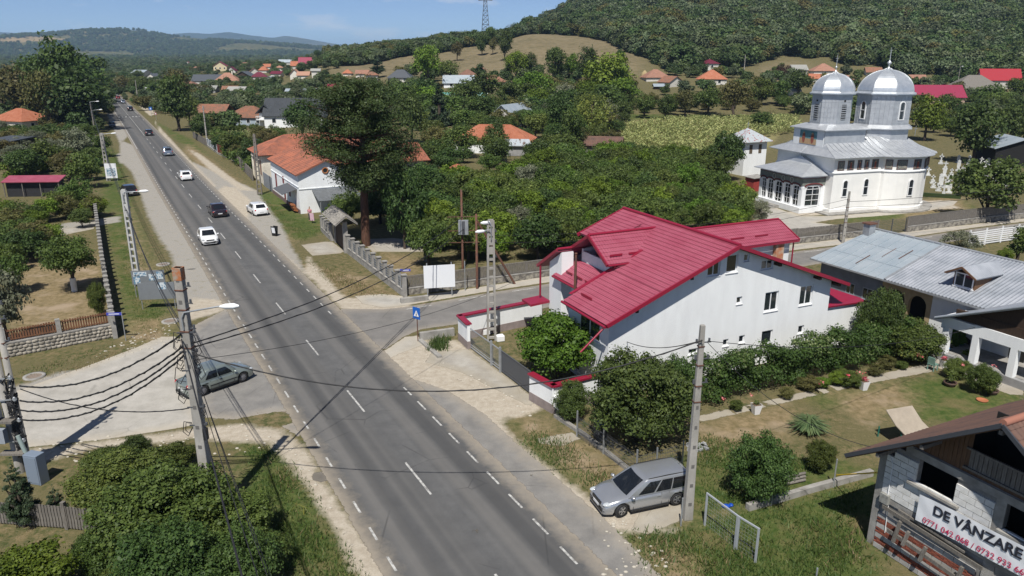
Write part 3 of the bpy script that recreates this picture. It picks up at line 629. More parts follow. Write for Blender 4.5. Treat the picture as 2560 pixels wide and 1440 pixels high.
# small porch roof over the far front door + low red canopy at the yard wall
pf = MB(); pf.slab([(1.45,8.75,6.62),(1.45,11.6,4.85),(6.5,11.6,4.85),(6.5,8.75,6.62)],.14); pf.build('porch_roof',REDROOF,HH)
pft = MB(); pft.bar((1.40,8.7,6.62),(1.40,11.65,4.80),.08,.2); pft.build('barge_board',REDTRIM,HH); pft = MB(); pft.tube([(1.4,8.7,6.68),(3.4,8.7,6.68)],.09,8); pft.build('ridge_cap',REDTRIM,HH)
pw = MB(); wall_box(pw,1.7,2.6,8.6,10.3,0,5.4); pw.add([(1.7,8.6,5.4),(1.7,10.3,5.4),(1.7,8.6,6.45),(2.6,8.6,5.4),(2.6,10.3,5.4),(2.6,8.6,6.45)],[(0,1,2),(5,4,3),(0,3,4,1),(1,4,5,2),(2,5,3,0)]); pw.build('porch_wall',WHITEW,HH)
cn_ = MB(); cn_.slab([(.2,10.2,2.5),(1.7,10.2,2.6),(1.7,11.6,2.6),(.2,11.6,2.5)],.16); cn_.build('canopy',REDTRIM,HH)
# snow guards
for (x,y0,y1) in ((.35,.3+2.1,3.6),):
    b = MB(); b.box(x,(y0+y1)/2,zr(x)+.13,.06,y1-y0,.16); b.build('snow_guard',REDTRIM,HH)
for y0,y1 in ((5.0,5.9),(6.3,7.3),(7.6,8.4)): b = MB(); b.box(1.95,(y0+y1)/2,5.16,.05,y1-y0,.13); b.build('snow_guard',REDTRIM,HH)
for x0,x1 in ((3.0,3.9),(4.4,5.3)): b = MB(); b.box((x0+x1)/2,4.72,6.99,x1-x0,.05,.13); b.build('snow_guard',REDTRIM,HH)
# front skin of the gable wall with real window openings, 14 cm deep
GW = [(6.71,6.45,.92,1.07,2),(8.11,6.5,.85,1.12,1),(9.41,7.05,.42,.5,1),(10.85,6.35,.95,.62,2),(11.42,3.55,1.10,1.28,2),(14.35,3.55,1.10,1.30,2),(9.13,4.40,.43,.46,1),(11.46,1.33,.92,.92,1),(14.55,1.60,.50,.54,1),(8.35,1.75,.43,.45,1),(9.61,1.75,.46,.50,1),(5.74,1.64,.72,.36,1)]
def facade(parent,poly,holes,y0,y1,m):
    from mathutils.geometry import delaunay_2d_cdt
    P = [Vector(p) for p in poly]; E_ = [(i,(i+1) % len(P)) for i in range(len(P))]
    for x,z,a,b,*_ in holes: k = len(P); P += [Vector(q) for q in ((x,z),(x+a,z),(x+a,z+b),(x,z+b))]; E_ += [(k+i,k+(i+1) % 4) for i in range(4)]
    vs,_,fs,*_ = delaunay_2d_cdt(P,E_,[],1,1e-5); mb = MB(); F_ = []
    for f in fs:
        c = sum((vs[i] for i in f),Vector((0,0)))/len(f)
        if not any(x < c.x < x+a and z < c.y < z+b for x,z,a,b,*_ in holes): F_.append(tuple(f))
    mb.add([(v.x,y0,v.y) for v in vs],F_)
    for x,z,a,b,*_ in holes:
        q = [(x,z),(x+a,z),(x+a,z+b),(x,z+b)]; mb.add([(u,y0,v) for u,v in q]+[(u,y1,v) for u,v in q],[(i,(i+1) % 4,4+(i+1) % 4,4+i) for i in range(4)])
    n = len(poly); mb.add([(u,y0,v) for u,v in poly]+[(u,y1,v) for u,v in poly],[(i,(i+1) % n,n+(i+1) % n,n+i) for i in range(n)]); return mb.build('facade',m,parent)
facade(HH,[(0,0),(16.995,0),(16.995,zr(17)-.18),(8.44,8.08),(0,zr(0)-.18)],GW,-.16,-.002,WHITEW)
for x,z,ww,h,k in GW:
    frame(HH,(x+.01,-.045,z+.01),(1,0,0),None,ww-.02,h-.02,k,reveal=False); sb_ = MB(); sb_.box(x+ww/2,-.165,z-.03,ww+.10,.09,.05); sb_.build('sill',PVC,HH)
for y,z,ww,h,k in ((-.0+.7,3.05,2.3,1.15,2),): frame(HH,(-0.004,y+ww,z),(0,-1,0),None,ww,h,k)
frame(HH,(2.49,7.9,3.2),(0,-1,0),None,1.5,1.2,2); frame(HH,(2.49,5.6,3.2),(0,-1,0),None,.9,1.2,1); frame(HH,(-.004,3.9,.4),(0,-1,0),None,1.0,1.9,1,name='door')
# rear wing
rw = MB(); wall_box(rw,13,23.0,9.6,13.6,0,4.95); rw.add([(23.0,9.6,4.95),(23.0,13.6,4.95),(23.0,11.6,5.95)],[(0,1,2)]); rw.build('wing_wall',WHITEW,HH)
rr = MB(); q = math.hypot(2.4,1.15)
slope(rr,(11.5,9.2,4.98),(1,0,0),(0,2.4,1.15),q,0,12.0,0,12.0,wave=.21,amp=.03,dt=.07); slope(rr,(11.5,14.0,4.98),(1,0,0),(0,-2.4,1.15),q,0,12.0,0,12.0,wave=.42,amp=.03); rr.build('wing_roof',REDROOF,HH)
b = MB(); b.bar((11.5,9.13,4.9),(23.5,9.13,4.9),.12,.14); b.bar((23.55,9.15,4.95),(23.55,11.6,6.12),.08,.2); b.bar((23.55,14.05,4.95),(23.55,11.6,6.12),.08,.2); b.tube([(11.5,11.6,6.2),(23.5,11.6,6.2)],.09,8); b.build('wing_trim',REDTRIM,HH)
b = MB(); b.tube([(23.2,9.4,4.8),(23.2,9.4,.1)],.06,8); b.build('downpipe',REDTRIM,HH)
b = MB(); wall_box(b,21.3,22.1,9.25,9.6,0,4.85); b.build('chimney',mat('patchy_brick',(0.42,0.13,0.05),0.9,col2=(0.45,0.36,0.27),scale=1.6),HH)
for x in (15.5,17.9,20.3): b = MB(); b.box(x,9.95,5.48,1.3,.05,.13); b.build('snow_guard',REDTRIM,HH)
# rusty steel pipe rising beside the balcony
px_ = G(1432,905)
t = thing('rusty_pipe','tall rust brown steel pipe standing in front of the red roof house','pipe',(px_[0]+.1,px_[1]+.9,0)); m_ = MB(); m_.tube([(0,0,0),(0,0,7.0)],.085,8); m_.build('pipe_shaft',RUST,t); m_ = MB(); m_.lathe([(.0,7.08),(.1,7.06),(.1,7.0),(0,6.98)],8); m_.build('cap',RUST,t)

# ------------------------------------------------------------------ yard wall of the house
def wall_run(parent,pts,h,th,m,cap=None,plinth=None,z0=0.0):
    mb = MB(); pb = MB(); cb = MB()
    for a,b in zip(pts,pts[1:]):
        a = Vector(a); b = Vector(b); d = b-a; L = d.length; c = (a+b)/2; rz = math.atan2(d.y,d.x)
        mb.box(c.x,c.y,z0+h/2,L+th*.5,th,h,rz)
        if plinth: pb.box(c.x,c.y,z0+plinth/2,L+th*.5+.02,th+.05,plinth,rz)
        if cap: cb.box(c.x,c.y,z0+h+.05,L+th,th+.22,.10,rz)
    mb.build('masonry',m,parent)
    if plinth: pb.build('plinth',PLINTH,parent)
    if cap: cb.build('coping',cap,parent)
YW = thing('yard_wall','white rendered yard wall with red coping beside the side road','wall')
wall_run(YW,[G(1172,872),G(1150,850),G(1352,806)],1.75,.2,WHITEW,REDTRIM,.55)
YW2 = thing('yard_wall','short white front wall with shrub shadows right of the sliding gate','wall')
wall_run(YW2,[G(1328,1000),G(1382,1032),G(1500,1000)],1.6,.2,WHITEW,REDTRIM,.55)
# sliding gate: galvanised frame, mesh-like vertical bars
ga,gb = Vector(G(1172,868)),Vector(G(1326,986)); gd = (gb-ga); GL = gd.length
GT = thing('sliding_gate','long grey steel gate with two posts across the house drive','gate',(ga.x,ga.y,0),math.atan2(gd.y,gd.x))
for i,(a,b) in enumerate(((0,.42*GL),(.42*GL,.56*GL),(.56*GL,GL))):
    mb = MB()
    for z in (.12,1.45): mb.bar((a,0,z),(b,0,z),.06)
    for z in (.3,): mb.bar((a,0,z),(b,0,z),.04)
    for x in (a,b): mb.bar((x,0,.1),(x,0,1.48),.06)
    mb.build('gate_frame',STEEL if i < 2 else DARKST,GT)
    bb = MB(); k = int((b-a)/(.16 if i < 2 else .07))
    for j in range(1,k): x = a+(b-a)*j/k; bb.bar((x,0,.15),(x,0,1.43),.008 if i < 2 else .05,.02)
    o = bb.build('infill_bars',STEEL if i < 2 else DARKST,GT,kind='stuff')
for x in (.42*GL,.565*GL): mb = MB(); mb.box(x,-.08,.85,.12,.12,1.7); mb.build('post',STEEL,GT)
# gas meter box
g_ = G(1396,1036)
GB = thing('gas_meter_box','white gas meter cabinet with a yellow pipe on the front wall corner','meter box',(g_[0],g_[1],0),R(-62))
mb = MB(); mb.box(0,0,.75,.62,.36,.72); mb.build('cabinet',PVC,GB,bevel=.03); mb = MB(); mb.box(0,-.19,.75,.54,.02,.64); mb.build('door',PVC,GB)
mb = MB(); mb.tube([(.40,-.05,1.0),(.40,-.05,.12),(.62,-.05,.10)],.03,8); mb.build('pipe',mat('gas_yellow',(0.75,0.48,0.02),0.5),GB); mb = MB(); mb.box(-.12,-.205,.93,.16,.015,.09); mb.build('meter_window',DARKST,GB)
mb = MB(); mb.box(0,.02,.2,.5,.28,.38); mb.build('stand',DARKST,GB)

# ================================================================== long house with zinc and corrugated roof
lx,ly = G(2325,847)
LB = thing('long_metal_roof_house','long white house with half zinc half corrugated tin roof and small dormer','house',(lx,ly,0),R(26.5))
mb = MB(); wall_box(mb,0,9.5,-16,.3,0,3.35); wall_box(mb,1.3,9.5,.302,4.3,0,3.35); mb.build('wall',WHITEW,LB)
mb = MB(); wall_box(mb,.0,9.5,4.302,10.0,0,3.35); mb.build('wing_wall',mat('blue_grey_render',(0.20,0.225,0.27),0.9,var=0.3,scale=1),LB)
xr = 5.4; zr2 = 5.35; sl_ = math.hypot(xr+.65,zr2-3.42)
mb = MB(); slope(mb,(-.65,0,3.42),(0,1,0),(xr+.65,0,zr2-3.42),sl_,3.7,10.6,3.7,9.8,row=0,wave=0,amp=0)
for k in range(1,9):
    y = 3.7+k*.78; mb.bar((-.65,y,3.45),(xr,min(y,9.7),zr2+.03),.05,.05)
for x_ in (1.2,3.2): mb.bar((x_,3.8,3.43+(x_+.65)*.319),(x_,9.9,3.43+(x_+.65)*.319),.04,.03)
mb.build('zinc_roof',ZINC2,LB)
mb = MB(); slope(mb,(-.65,0,3.42),(0,1,0),(xr+.65,0,zr2-3.42),sl_,-16,3.68,-16,3.68,row=2.0,wave=.26,amp=.05,step=.012,dt=.065); mb.build('corrugated_roof',TIN,LB)
mb = MB(); slope(mb,(11.2,0,3.42),(0,1,0),(-(11.2-xr),0,zr2-3.42),math.hypot(11.2-xr,zr2-3.42),-16,10.6,-16,9.8,row=0,wave=0,amp=0); mb.build('back_roof',ZINC2,LB)
mb = MB(); mb.tube([(xr,-16,zr2+.05),(xr,9.8,zr2+.05)],.09,6); mb.bar((-.7,3.69,3.5),(xr,3.69,zr2+.06),.16,.05); mb.bar((-.68,-16,3.36),(-.68,10.6,3.36),.06,.12); mb.build('ridge_flashing',STEEL,LB)
for x0,y0 in ((1.9,6.1),(2.2,4.9),(.2,7.0)): mb = MB(); mb.bar((x0,y0,3.475+(x0+.65)*.319),(x0+1.5,y0,3.475+(x0+2.15)*.319),.06,.02); mb.build('rust_streak',RUST,LB)
mb = MB(); wall_box(mb,4.2,4.9,9.3,9.9,4.6,5.9); mb.build('chimney',STEEL,LB)
mb = MB(); wall_box(mb,4.1,5.0,9.2,10.0,5.9,6.0); mb.build('chimney_cap',RUST,LB)
# dormer
mb = MB(); wall_box(mb,.8,2.6,-1.9,-.4,3.9,5.0); mb.build('dormer_wall',BROWNW,LB); frame(LB,(.79,-.5,4.0),(0,-1,0),None,1.3,.95,2)
mb = MB()
for s in (-1,1): slope(mb,(.3,-1.15+s*1.05,4.85),(1,0,0),(0,-s*1.05,.62),1.22,0,3.0,0,3.9,row=0,wave=.2,amp=.03)
mb.build('dormer_roof',TIN,LB); mb = MB(); mb.bar((.25,-2.25,4.83),(.25,-1.15,5.45),.07,.12); mb.bar((.25,-.05,4.83),(.25,-1.15,5.45),.07,.12); mb.build('dormer_boards',BROWNW,LB)
# arcade
mb = MB(); wall_box(mb,.0,.25,.302,4.3,0,1.0); wall_box(mb,0,.25,.302,4.3,2.75,3.3)
for y in (.5,2.2,3.9): wall_box(mb,0.0,.25,y-.17,y+.17,1.0,2.75)
for yc in (1.35,3.05):
    A_ = [(yc-.68,2.75)]+[(yc+.68*math.cos(a),2.07+.68*math.sin(a)) for a in np.linspace(math.pi,0,11)]+[(yc+.68,2.75)]
    n = len(A_); mb.add([(0.0,y,z) for y,z in A_]+[(.25,y,z) for y,z in A_],[(i,i+1,n+i+1,n+i) for i in range(n-1)]+[(0,1+i,2+i) for i in range(5)]+[(n-1,6+i,7+i) for i in range(5)]+[(0,6,n-1)])
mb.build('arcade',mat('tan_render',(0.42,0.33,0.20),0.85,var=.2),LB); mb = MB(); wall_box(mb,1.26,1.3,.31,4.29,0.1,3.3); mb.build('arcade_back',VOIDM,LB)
frame(LB,(-.004,-1.5,1.15),(0,-1,0),None,1.15,1.2,2); frame(LB,(-.004,7.4,1.3),(0,-1,0),None,.8,.9,2,fm=GREYST); frame(LB,(-.004,5.9,1.3),(0,-1,0),None,.9,.9,2,fm=GREYST)
# projecting open terrace wing with gable
AN = LB
mb = MB(); z2 = 3.0
wall_box(mb,-2.9,-.002,-2.75,-2.45,2.15,2.95)
for y in (-4.75,-7.1,-9.4): wall_box(mb,-2.9,-2.5,y-.2,y+.2,.5,2.3)
wall_box(mb,-2.9,-2.6,-10,-4.551,2.3,3.0); wall_box(mb,-2.9,-2.6,-4.55,-2.75,2.3,2.95); wall_box(mb,-2.9,-2.5,-3.0,-2.6,.5,2.3); mb.build('terrace_frame',WHITEW,AN)
mb = MB(); wall_box(mb,-2.95,-.004,-10.5,-2.6,0,.5); mb.build('terrace_plinth',GREYW,AN)
mb = MB(); wall_box(mb,-2.6,0,-10,-2.6,.502,.53); mb.build('terrace_floor',CONC,AN)
mb = MB(); wall_box(mb,-2.8,-2.6,-10,-3.2,3.001,3.6); mb.add([(-2.75,-2.9,3.0),(-2.75,-10,3.0),(-2.75,-10,6.2),(-2.75,-7.4,5.15)],[(0,1,2,3)]); mb.build('gable_boarding',DARKW,AN)
mb = MB(); mb.slab([(-3.3,-2.3,2.85),(-3.3,-7.6,5.2),(3.0,-7.6,5.2),(3.0,-2.3,2.85)],.12); mb.build('terrace_roof',TIN,AN); mb = MB(); mb.tube([(-3.35,-2.25,2.82),(-3.35,-7.7,5.25)],.09,8); mb.build('verge_trim',GREYST,AN)
mb = MB(); wall_box(mb,-.03,-.006,-6.3,-5.3,.53,2.3); mb.build('door',VOIDM,AN)

# ================================================================== unfinished house, for sale banner
ux_,uy_ = G(2165,1353)
UH = thing('unfinished_house','unfinished house of white blocks and red bricks with brown roof and sale banner','house',(ux_,uy_,0),R(26))
BLOCKW = mat('aerated_block',(0.68,0.68,0.67),0.95,col2=(0.56,0.56,0.545),scale=2.5,bump=.25,bscale=40,rand=.07)
BRICKR = mat('red_brick',(0.27,0.075,0.045),0.9,col2=(0.17,0.06,0.04),scale=6,rand=.30,bump=.3,bscale=40)
MORT = mat('mortar',(0.36,0.35,0.33),0.95,col2=(0.25,0.24,0.22),scale=2)
ZL,ZM = 2.28,4.95
mb = MB(); YB =-9.5
# backing walls with real openings: window 1 y -3.1..-1.6, window 2 y -6.5..-4.85
def lay(mb,y0,y1,z0,z1,x0=.06,x1=.28): wall_box(mb,x0,x1,y0,y1,z0,z1)
lay(mb,YB,0,0,3.62); lay(mb,-1.6,-.6,3.62,4.62); lay(mb,-.6,0,3.62,4.2); lay(mb,-4.85,-3.1,3.62,4.62); lay(mb,YB,-6.6,3.62,4.62); lay(mb,YB,-1.0,4.62,ZM)
wall_box(mb,.29,8.5,-.25,-.02,0,4.1); wall_box(mb,8.5,8.7,YB,-.02,0,4.1); mb.build('wall_core',mat('mortar_dark',(.15,.145,.14),.95,col2=(.28,.27,.255),scale=2),UH)
mb = MB(); wall_box(mb,0.02,.45,-.30,0.0,0,4.1); wall_box(mb,0.02,.28,-4.85,-4.5,2.42,4.62); wall_box(mb,.01,.3,YB,-.302,ZL-.12,ZL+.13); wall_box(mb,.0,.3,YB,-1.3,4.63,4.93)
wall_box(mb,0.02,.28,-4.9,-4.5,0,2.15); mb.build('concrete_frame',CONC,UH)
mb = MB(); wall_box(mb,-.14,.28,-3.35,-1.35,3.52,3.62); mb.build('window_ledge',CONC,UH); mb = MB(); wall_box(mb,-.14,.28,-6.9,-4.75,3.52,3.62); mb.build('window_ledge',CONC,UH)
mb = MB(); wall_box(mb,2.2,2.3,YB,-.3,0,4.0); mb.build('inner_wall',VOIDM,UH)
bme = MB().box(0,0,0,.10,.578,.235).mesh('concrete_block',BLOCKW); nb = 0
for r in range(10):
    z = 2.55+r*.25; y =-.31-(0.3 if r % 2 else 0)
    if z > 4.5: break
    y0 =-.31
    while y0 > YB:
        wlen = .30 if (r % 2 and y0 ==-.31) else .59
        y1 = y0-wlen; segs = [(y1,y0)]
        for lo_,hi_ in (((-3.1,-1.6),(-6.6,-4.85)) if z > 3.62 else ())+((-4.88,-4.5),):
            segs = [q for a_,b_ in segs for q in ((a_,min(b_,lo_)),(max(a_,hi_),b_)) if q[1]-q[0] > .06]
        for a_,b_ in segs:
            if z+.12 < 7.75-abs(b_+4.75)*.709-.2: inst('concrete_block',bme,UH,(.045+random.uniform(-.006,.006),(a_+b_)/2,z),(0,0,0),(1,(b_-a_-.018)/.578,.975)); nb += 1
        y0 = y1
brm = MB().box(0,0,0,.10,.235,.062).mesh('brick',BRICKR); blk2 = MB().box(0,0,0,.10,.38,.20).mesh('concrete_block',mat('grey_block',(0.40,0.39,0.375),0.95,var=.2,rand=.15)); cnt = 0
bands = [(0.02,'k'),(.24,'b'),(.48,'k'),(.70,'b'),(.94,'k'),(1.16,'b'),(1.40,'k'),(1.62,'b'),(2.2,'x')]
for z0,kd in bands:
    if kd == 'x': break
    if kd == 'k':
        y =-.32
        while y > YB:
            if not (-4.9 < y-.2 <-4.5): inst('concrete_block',blk2,UH,(.045+random.uniform(-.01,.006),y-.2,z0+.105))
            y -= .40
    else:
        for c in range(3 if z0 < 1.6 else 7):
            y =-.32-(.12 if c % 2 else 0)
            while y > YB:
                if not (-4.9 < y-.12 <-4.5) and cnt < 300: inst('brick',brm,UH,(.045+random.uniform(-.012,.008),y-.12,z0+.04+c*.075)); cnt += 1
                y -= .25
# scaffolding boards against the lower wall
for (y0,z0,y1,z1,w_,x) in ((-.55,2.02,-4.6,1.9,.15,-.14),(-1.0,1.25,-4.9,1.0,.15,-.26),(-1.2,2.22,-3.9,2.10,.08,-.10)):
    mb = MB(); mb.bar((x,y0,z0),(x,y1,z1),.05,w_); mb.build('scaffold_board',GREYWD,UH)
for y,z0,z1 in ((-1.35,.95,1.9),(-1.75,1.05,1.7),(-2.5,.85,1.5),(-3.9,.6,1.6)): mb = MB(); mb.bar((-.32,y,z0),(-.24,y-.1,z1),.09,.12); mb.build('scaffold_bracket',GREYWD,UH)
mb = MB(); mb.box(-.06,-.55,2.35,.18,.36,.40); mb.build('meter_box',mat('meter_grey',(0.30,.30,.28),.8,var=.4,scale=6),UH)
mb = MB(); mb.tube([(-.03,-.62,2.5),(-.03,-.62,3.9),(-.02,-.45,4.1)],.018,6); mb.tube([(-.03,-.72,2.1),(-.03,-.76,.9)],.015,6); mb.build('conduit',PVC,UH)
# banner
BN = thing('sale_banner','white plastic banner reading DE VÂNZARE with red phone numbers','banner',(ux_,uy_,0),R(26))
mb = MB(); ny,nz = 40,8; vs = []; Y0,Y1 =-1.97,-7.2; Zt,Zb = 3.38,2.28
for i in range(ny+1):
    for j in range(nz+1):
        y = Y0+(Y1-Y0)*i/ny; z = Zt-(Zt-Zb)*j/nz+(Y0-y)*.055; vs.append((-.175+.005*math.sin(y*7+j*.9),y,z-.02*math.sin((y-Y0)*1.35)))
mb.add(vs,[(i*(nz+1)+j,i*(nz+1)+j+1,(i+1)*(nz+1)+j+1,(i+1)*(nz+1)+j) for i in range(ny) for j in range(nz)]); mb.build('cloth',mat('banner_white',(0.72,0.74,0.78),.5),BN)
def text_obj(parent,name,body,size,m,loc,ang_z,bold=.012,width=1.0,shear=0.0):
    c = bpy.data.curves.new(name,'FONT'); c.body = body; c.size = size; c.offset = bold; c.extrude = .0015; c.fill_mode = 'BOTH' if hasattr(c,'fill_mode') else c.fill_mode
    o = bpy.data.objects.new(name+'_tmp',c); COL.objects.link(o); dg = bpy.context.evaluated_depsgraph_get(); me = bpy.data.meshes.new_from_object(o.evaluated_get(dg)); bpy.data.objects.remove(o)
    me.materials.clear(); me.materials.append(m); wd = max(v.co.x for v in me.vertices)-min(v.co.x for v in me.vertices)
    for v in me.vertices: v.co.x *= width/wd; v.co.y += v.co.x*shear
    q = bpy.data.objects.new(name,me); COL.objects.link(q); q.parent = parent; q.location = loc; q.rotation_euler = (R(90),0,ang_z); return q
text_obj(BN,'lettering','DE VÂNZARE',.53,mat('ink_navy',(0.02,0.022,0.035),.6),(-.205,-2.58,2.91),R(-90),.014,3.15,.055)
text_obj(BN,'phone_number','0771 042 068 / 0732 933 665',.33,mat('ink_raspberry',(0.50,0.02,0.09),.6),(-.205,-2.26,2.38),R(-90),.0015,3.80,.05)
# roof of the unfinished house (ridge along X)
ra,rz_ =-4.75,7.75; xo =-1.0; e1 = (.75,3.85); sl1 = math.hypot(e1[0]-ra,rz_-e1[1])
mb = MB(); slope(mb,(xo,e1[0],e1[1]),(1,0,0),(0,ra-e1[0],rz_-e1[1]),sl1,0,10.5,0,10.5,row=.36,wave=.24,amp=.028,step=.03,dt=.06); mb.build('roof_slope',BROWNROOF,UH)
mb = MB(); slope(mb,(xo,2*ra-e1[0],e1[1]),(1,0,0),(0,-(ra-e1[0]),rz_-e1[1]),sl1,0,10.5,0,10.5,row=.36,wave=.24,amp=.028,step=.03,dt=.06); mb.build('roof_slope',BROWNROOF,UH)
mb = MB(); mb.tube([(xo-.02,ra,rz_+.05),(9.5,ra,rz_+.05)],.13,8); mb.build('ridge_cap',mat('ridge_red',(0.30,0.13,0.09),.8),UH)
mb = MB(); mb.bar((xo-.04,e1[0],e1[1]-.03),(xo-.04,ra,rz_-.03),.06,.15); mb.bar((xo-.04,2*ra-e1[0],e1[1]-.03),(xo-.04,ra,rz_-.03),.06,.15); mb.build('verge_board',mat('verge_grey',(0.045,0.05,.06),.5),UH)
mb = MB(); mb.slab([(xo,e1[0],e1[1]-.14),(xo,ra,rz_-.14),(.05,ra,rz_-.14),(.05,e1[0],e1[1]-.14)],.03); mb.slab([(xo,2*ra-e1[0],e1[1]-.14),(xo,ra,rz_-.14),(.05,ra,rz_-.14),(.05,2*ra-e1[0],e1[1]-.14)],.03); mb.build('soffit',BROWNW,UH)
for y in (-.55,-2.2,-4.7): z = rz_-abs(y-ra)*(rz_-e1[1])/(e1[0]-ra)-.30; mb = MB(); mb.bar((xo+.05,y,z),(.4,y,z),.13,.15); mb.build('purlin',GREYWD,UH)
# timber gable boards above the concrete beam, each board a part
def rz_at(y): return rz_-abs(y-ra)*(rz_-e1[1])/(e1[0]-ra)-.2
bw = .16; y =-.95; gm = {}
while y >-8.4:
    zt = rz_at(y-bw/2); zb_ = 4.96 if y <-1.25 else 4.45
    if not (-8.0 < y <-3.2):
        if zt > zb_+.05: mb = MB(); mb.box(.10+random.uniform(-.006,.006),y-bw/2,(zt+zb_)/2,.03,bw-.012,zt-zb_); mb.build('plank',BROWNW,UH)
    else:
        mb = MB(); mb.box(.05,y-bw/2,5.52,.03,bw-.02,.66); mb.build('plank',GREYWD,UH)
        mb = MB(); mb.box(.11,y-bw/2,5.05,.03,bw-.012,.20); mb.build('plank',BROWNW,UH)
    y -= bw
mb = MB(); mb.bar((.04,-3.2,5.90),(.04,-8.0,5.90),.08,.07); mb.bar((.02,-3.2,5.17),(.02,-8.0,5.17),.1,.08); mb.build('balcony_rail',GREYWD,UH)
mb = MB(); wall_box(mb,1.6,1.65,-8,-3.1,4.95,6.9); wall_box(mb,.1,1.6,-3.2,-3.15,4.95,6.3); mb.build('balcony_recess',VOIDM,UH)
mb = MB(); wall_box(mb,.3,8.5,YB,-1.5,4.8,4.9); mb.build('attic_floor',CONC,UH)
# ================================================================== church
cx_,cy_ = G(2072,534)
CHU = thing('church','white orthodox church with two silver sheet metal domes and glazed porch','church',(cx_,cy_,0),R(18))
YC = 5.6
ICON1 = mat('faded_mosaic',(0.20,0.19,0.16),.8,col2=(0.075,0.095,0.11),scale=3.5,detail=3,lo=.42,hi=.58,rand=.2)
ICONR = mat('icon_red',(0.30,0.09,0.06),.8,var=.3)
ICONT = mat('icon_teal',(0.13,0.27,0.29),.8,var=.3)
ICONS = mat('icon_sand',(0.50,0.33,0.19),.8,var=.2)
FRIEZE = mat('porch_frieze',(0.13,0.15,0.135),.8,col2=(0.22,0.23,0.20),scale=2.5)
MAROON = mat('maroon_paint',(0.13,0.022,0.022),.7)
def church_plan(off):
    """plan outline of nave with side apses and east apse; off grows it outward"""
    P = []
    side = [(0,0),(7.3,0)]+[(10.6-3.3*math.cos(a),-1.7*math.sin(a)) for a in np.linspace(.25,math.pi-.25,9)]+[(13.9,0)]
    ap = [(13.9+3.1*math.sin(a),YC-(YC-.0)*math.cos(a)) for a in np.linspace(.18,math.pi-.18,13)]
    oth = [(x,2*YC-y) for x,y in side[::-1]]
    P = side+ap+oth
    if off == 0: return P
    out = []; n = len(P)
    for i in range(n):
        a,b,c = Vector(P[i-1]),Vector(P[i]),Vector(P[(i+1) % n]); d1 = (b-a).normalized(); d2 = (c-b).normalized(); nn = Vector((d1.y+d2.y,-d1.x-d2.x)).normalized(); k = max(.5,nn.dot(Vector((d1.y,-d1.x)))); out.append((b.x+nn.x*off/k,b.y+nn.y*off/k))
    return out
def ring(mb,polys,smooth=False,mi=0):
    """loft of plan polygons [(poly, z), ...]"""
    n = len(polys[0][0]); vs = [(x,y,z) for p,z in polys for x,y in p]
    mb.add(vs,[(i*n+k,i*n+(k+1) % n,(i+1)*n+(k+1) % n,(i+1)*n+k) for i in range(len(polys)-1) for k in range(n)],mi,smooth)
p0 = church_plan(0)
mb = MB(); ring(mb,[(church_plan(.10),0),(church_plan(.10),.5),(church_plan(0),.56),(church_plan(0),7.0)]); mb.build('wall',mat('church_white',(0.80,0.795,0.77),.85,col2=(0.73,0.73,0.71),scale=.7,bump=.1),CHU)
mb = MB(); ring(mb,[(church_plan(0),4.98),(church_plan(.12),5.0),(church_plan(.12),5.12),(church_plan(0),5.22)]); ring(mb,[(church_plan(0),6.72),(church_plan(.16),6.78),(church_plan(.16),6.95),(church_plan(0),6.97)]); mb.build('cornice',WHITEW,CHU)
mb = MB(); mb.prism(church_plan(1.25),.012,.16); mb.build('perron',CONC,CHU)
# roof: from the eaves up to an inner ring under the towers
eo = church_plan(.85); n = len(eo)
def toward(p,c,f): return (c[0]+(p[0]-c[0])*f,c[1]+(p[1]-c[1])*f)
inner = []
for x,y in p0:
    ix = min(max(x,0.6),14.6); iy = YC+(y-YC)*.34; inner.append((ix*.92+.3,iy))
mid = [((a[0]*.5+b[0]*.5),(a[1]*.5+b[1]*.5)) for a,b in zip(eo,inner)]
mb = MB(); ring(mb,[(eo,6.93),(eo,7.0),(mid,7.75),(inner,8.95)]); vs = [(x,y,8.95) for x,y in inner]; mb.add(vs,[tuple(range(n))]); mb.add([(x,y,6.93) for x,y in eo]+[(x,y,6.94) for x,y in p0],[(i,n+i,n+(i+1) % n,(i+1) % n) for i in range(n)])
mb.build('roof',ZINC,CHU)
mb = MB()
for i in range(n):
    for f in (0,.5):
        a = Vector(eo[i]).lerp(Vector(eo[(i+1) % n]),f); b = Vector(mid[i]).lerp(Vector(mid[(i+1) % n]),f); c = Vector(inner[i]).lerp(Vector(inner[(i+1) % n]),f)
        L_ = (Vector(eo[(i+1) % n])-Vector(eo[i])).length
        if f and L_ < 1.2: continue
        mb.bar((a.x,a.y,7.02),(b.x,b.y,7.77),.05,.05); mb.bar((b.x,b.y,7.77),(c.x,c.y,8.97),.05,.05)
for j in range(1,10):
    x = j*.73
    for sg in (0,1):
        ya,yb,yc2 = (-.85,1.35,3.3); f = lambda y: y if not sg else 2*YC-y
        mb.bar((x,f(ya),7.02),(x,f(yb),7.77),.05,.05); mb.bar((x,f(yb),7.77),(x,f(yc2),8.85),.05,.05)
mb.build('roof_seams',ZINC,CHU,kind='stuff')
def octo(cx,r,ph=math.pi/8): return [(cx+r/math.cos(math.pi/8)*math.cos(ph+k*math.pi/4),YC+r/math.cos(math.pi/8)*math.sin(ph+k*math.pi/4)) for k in range(8)]
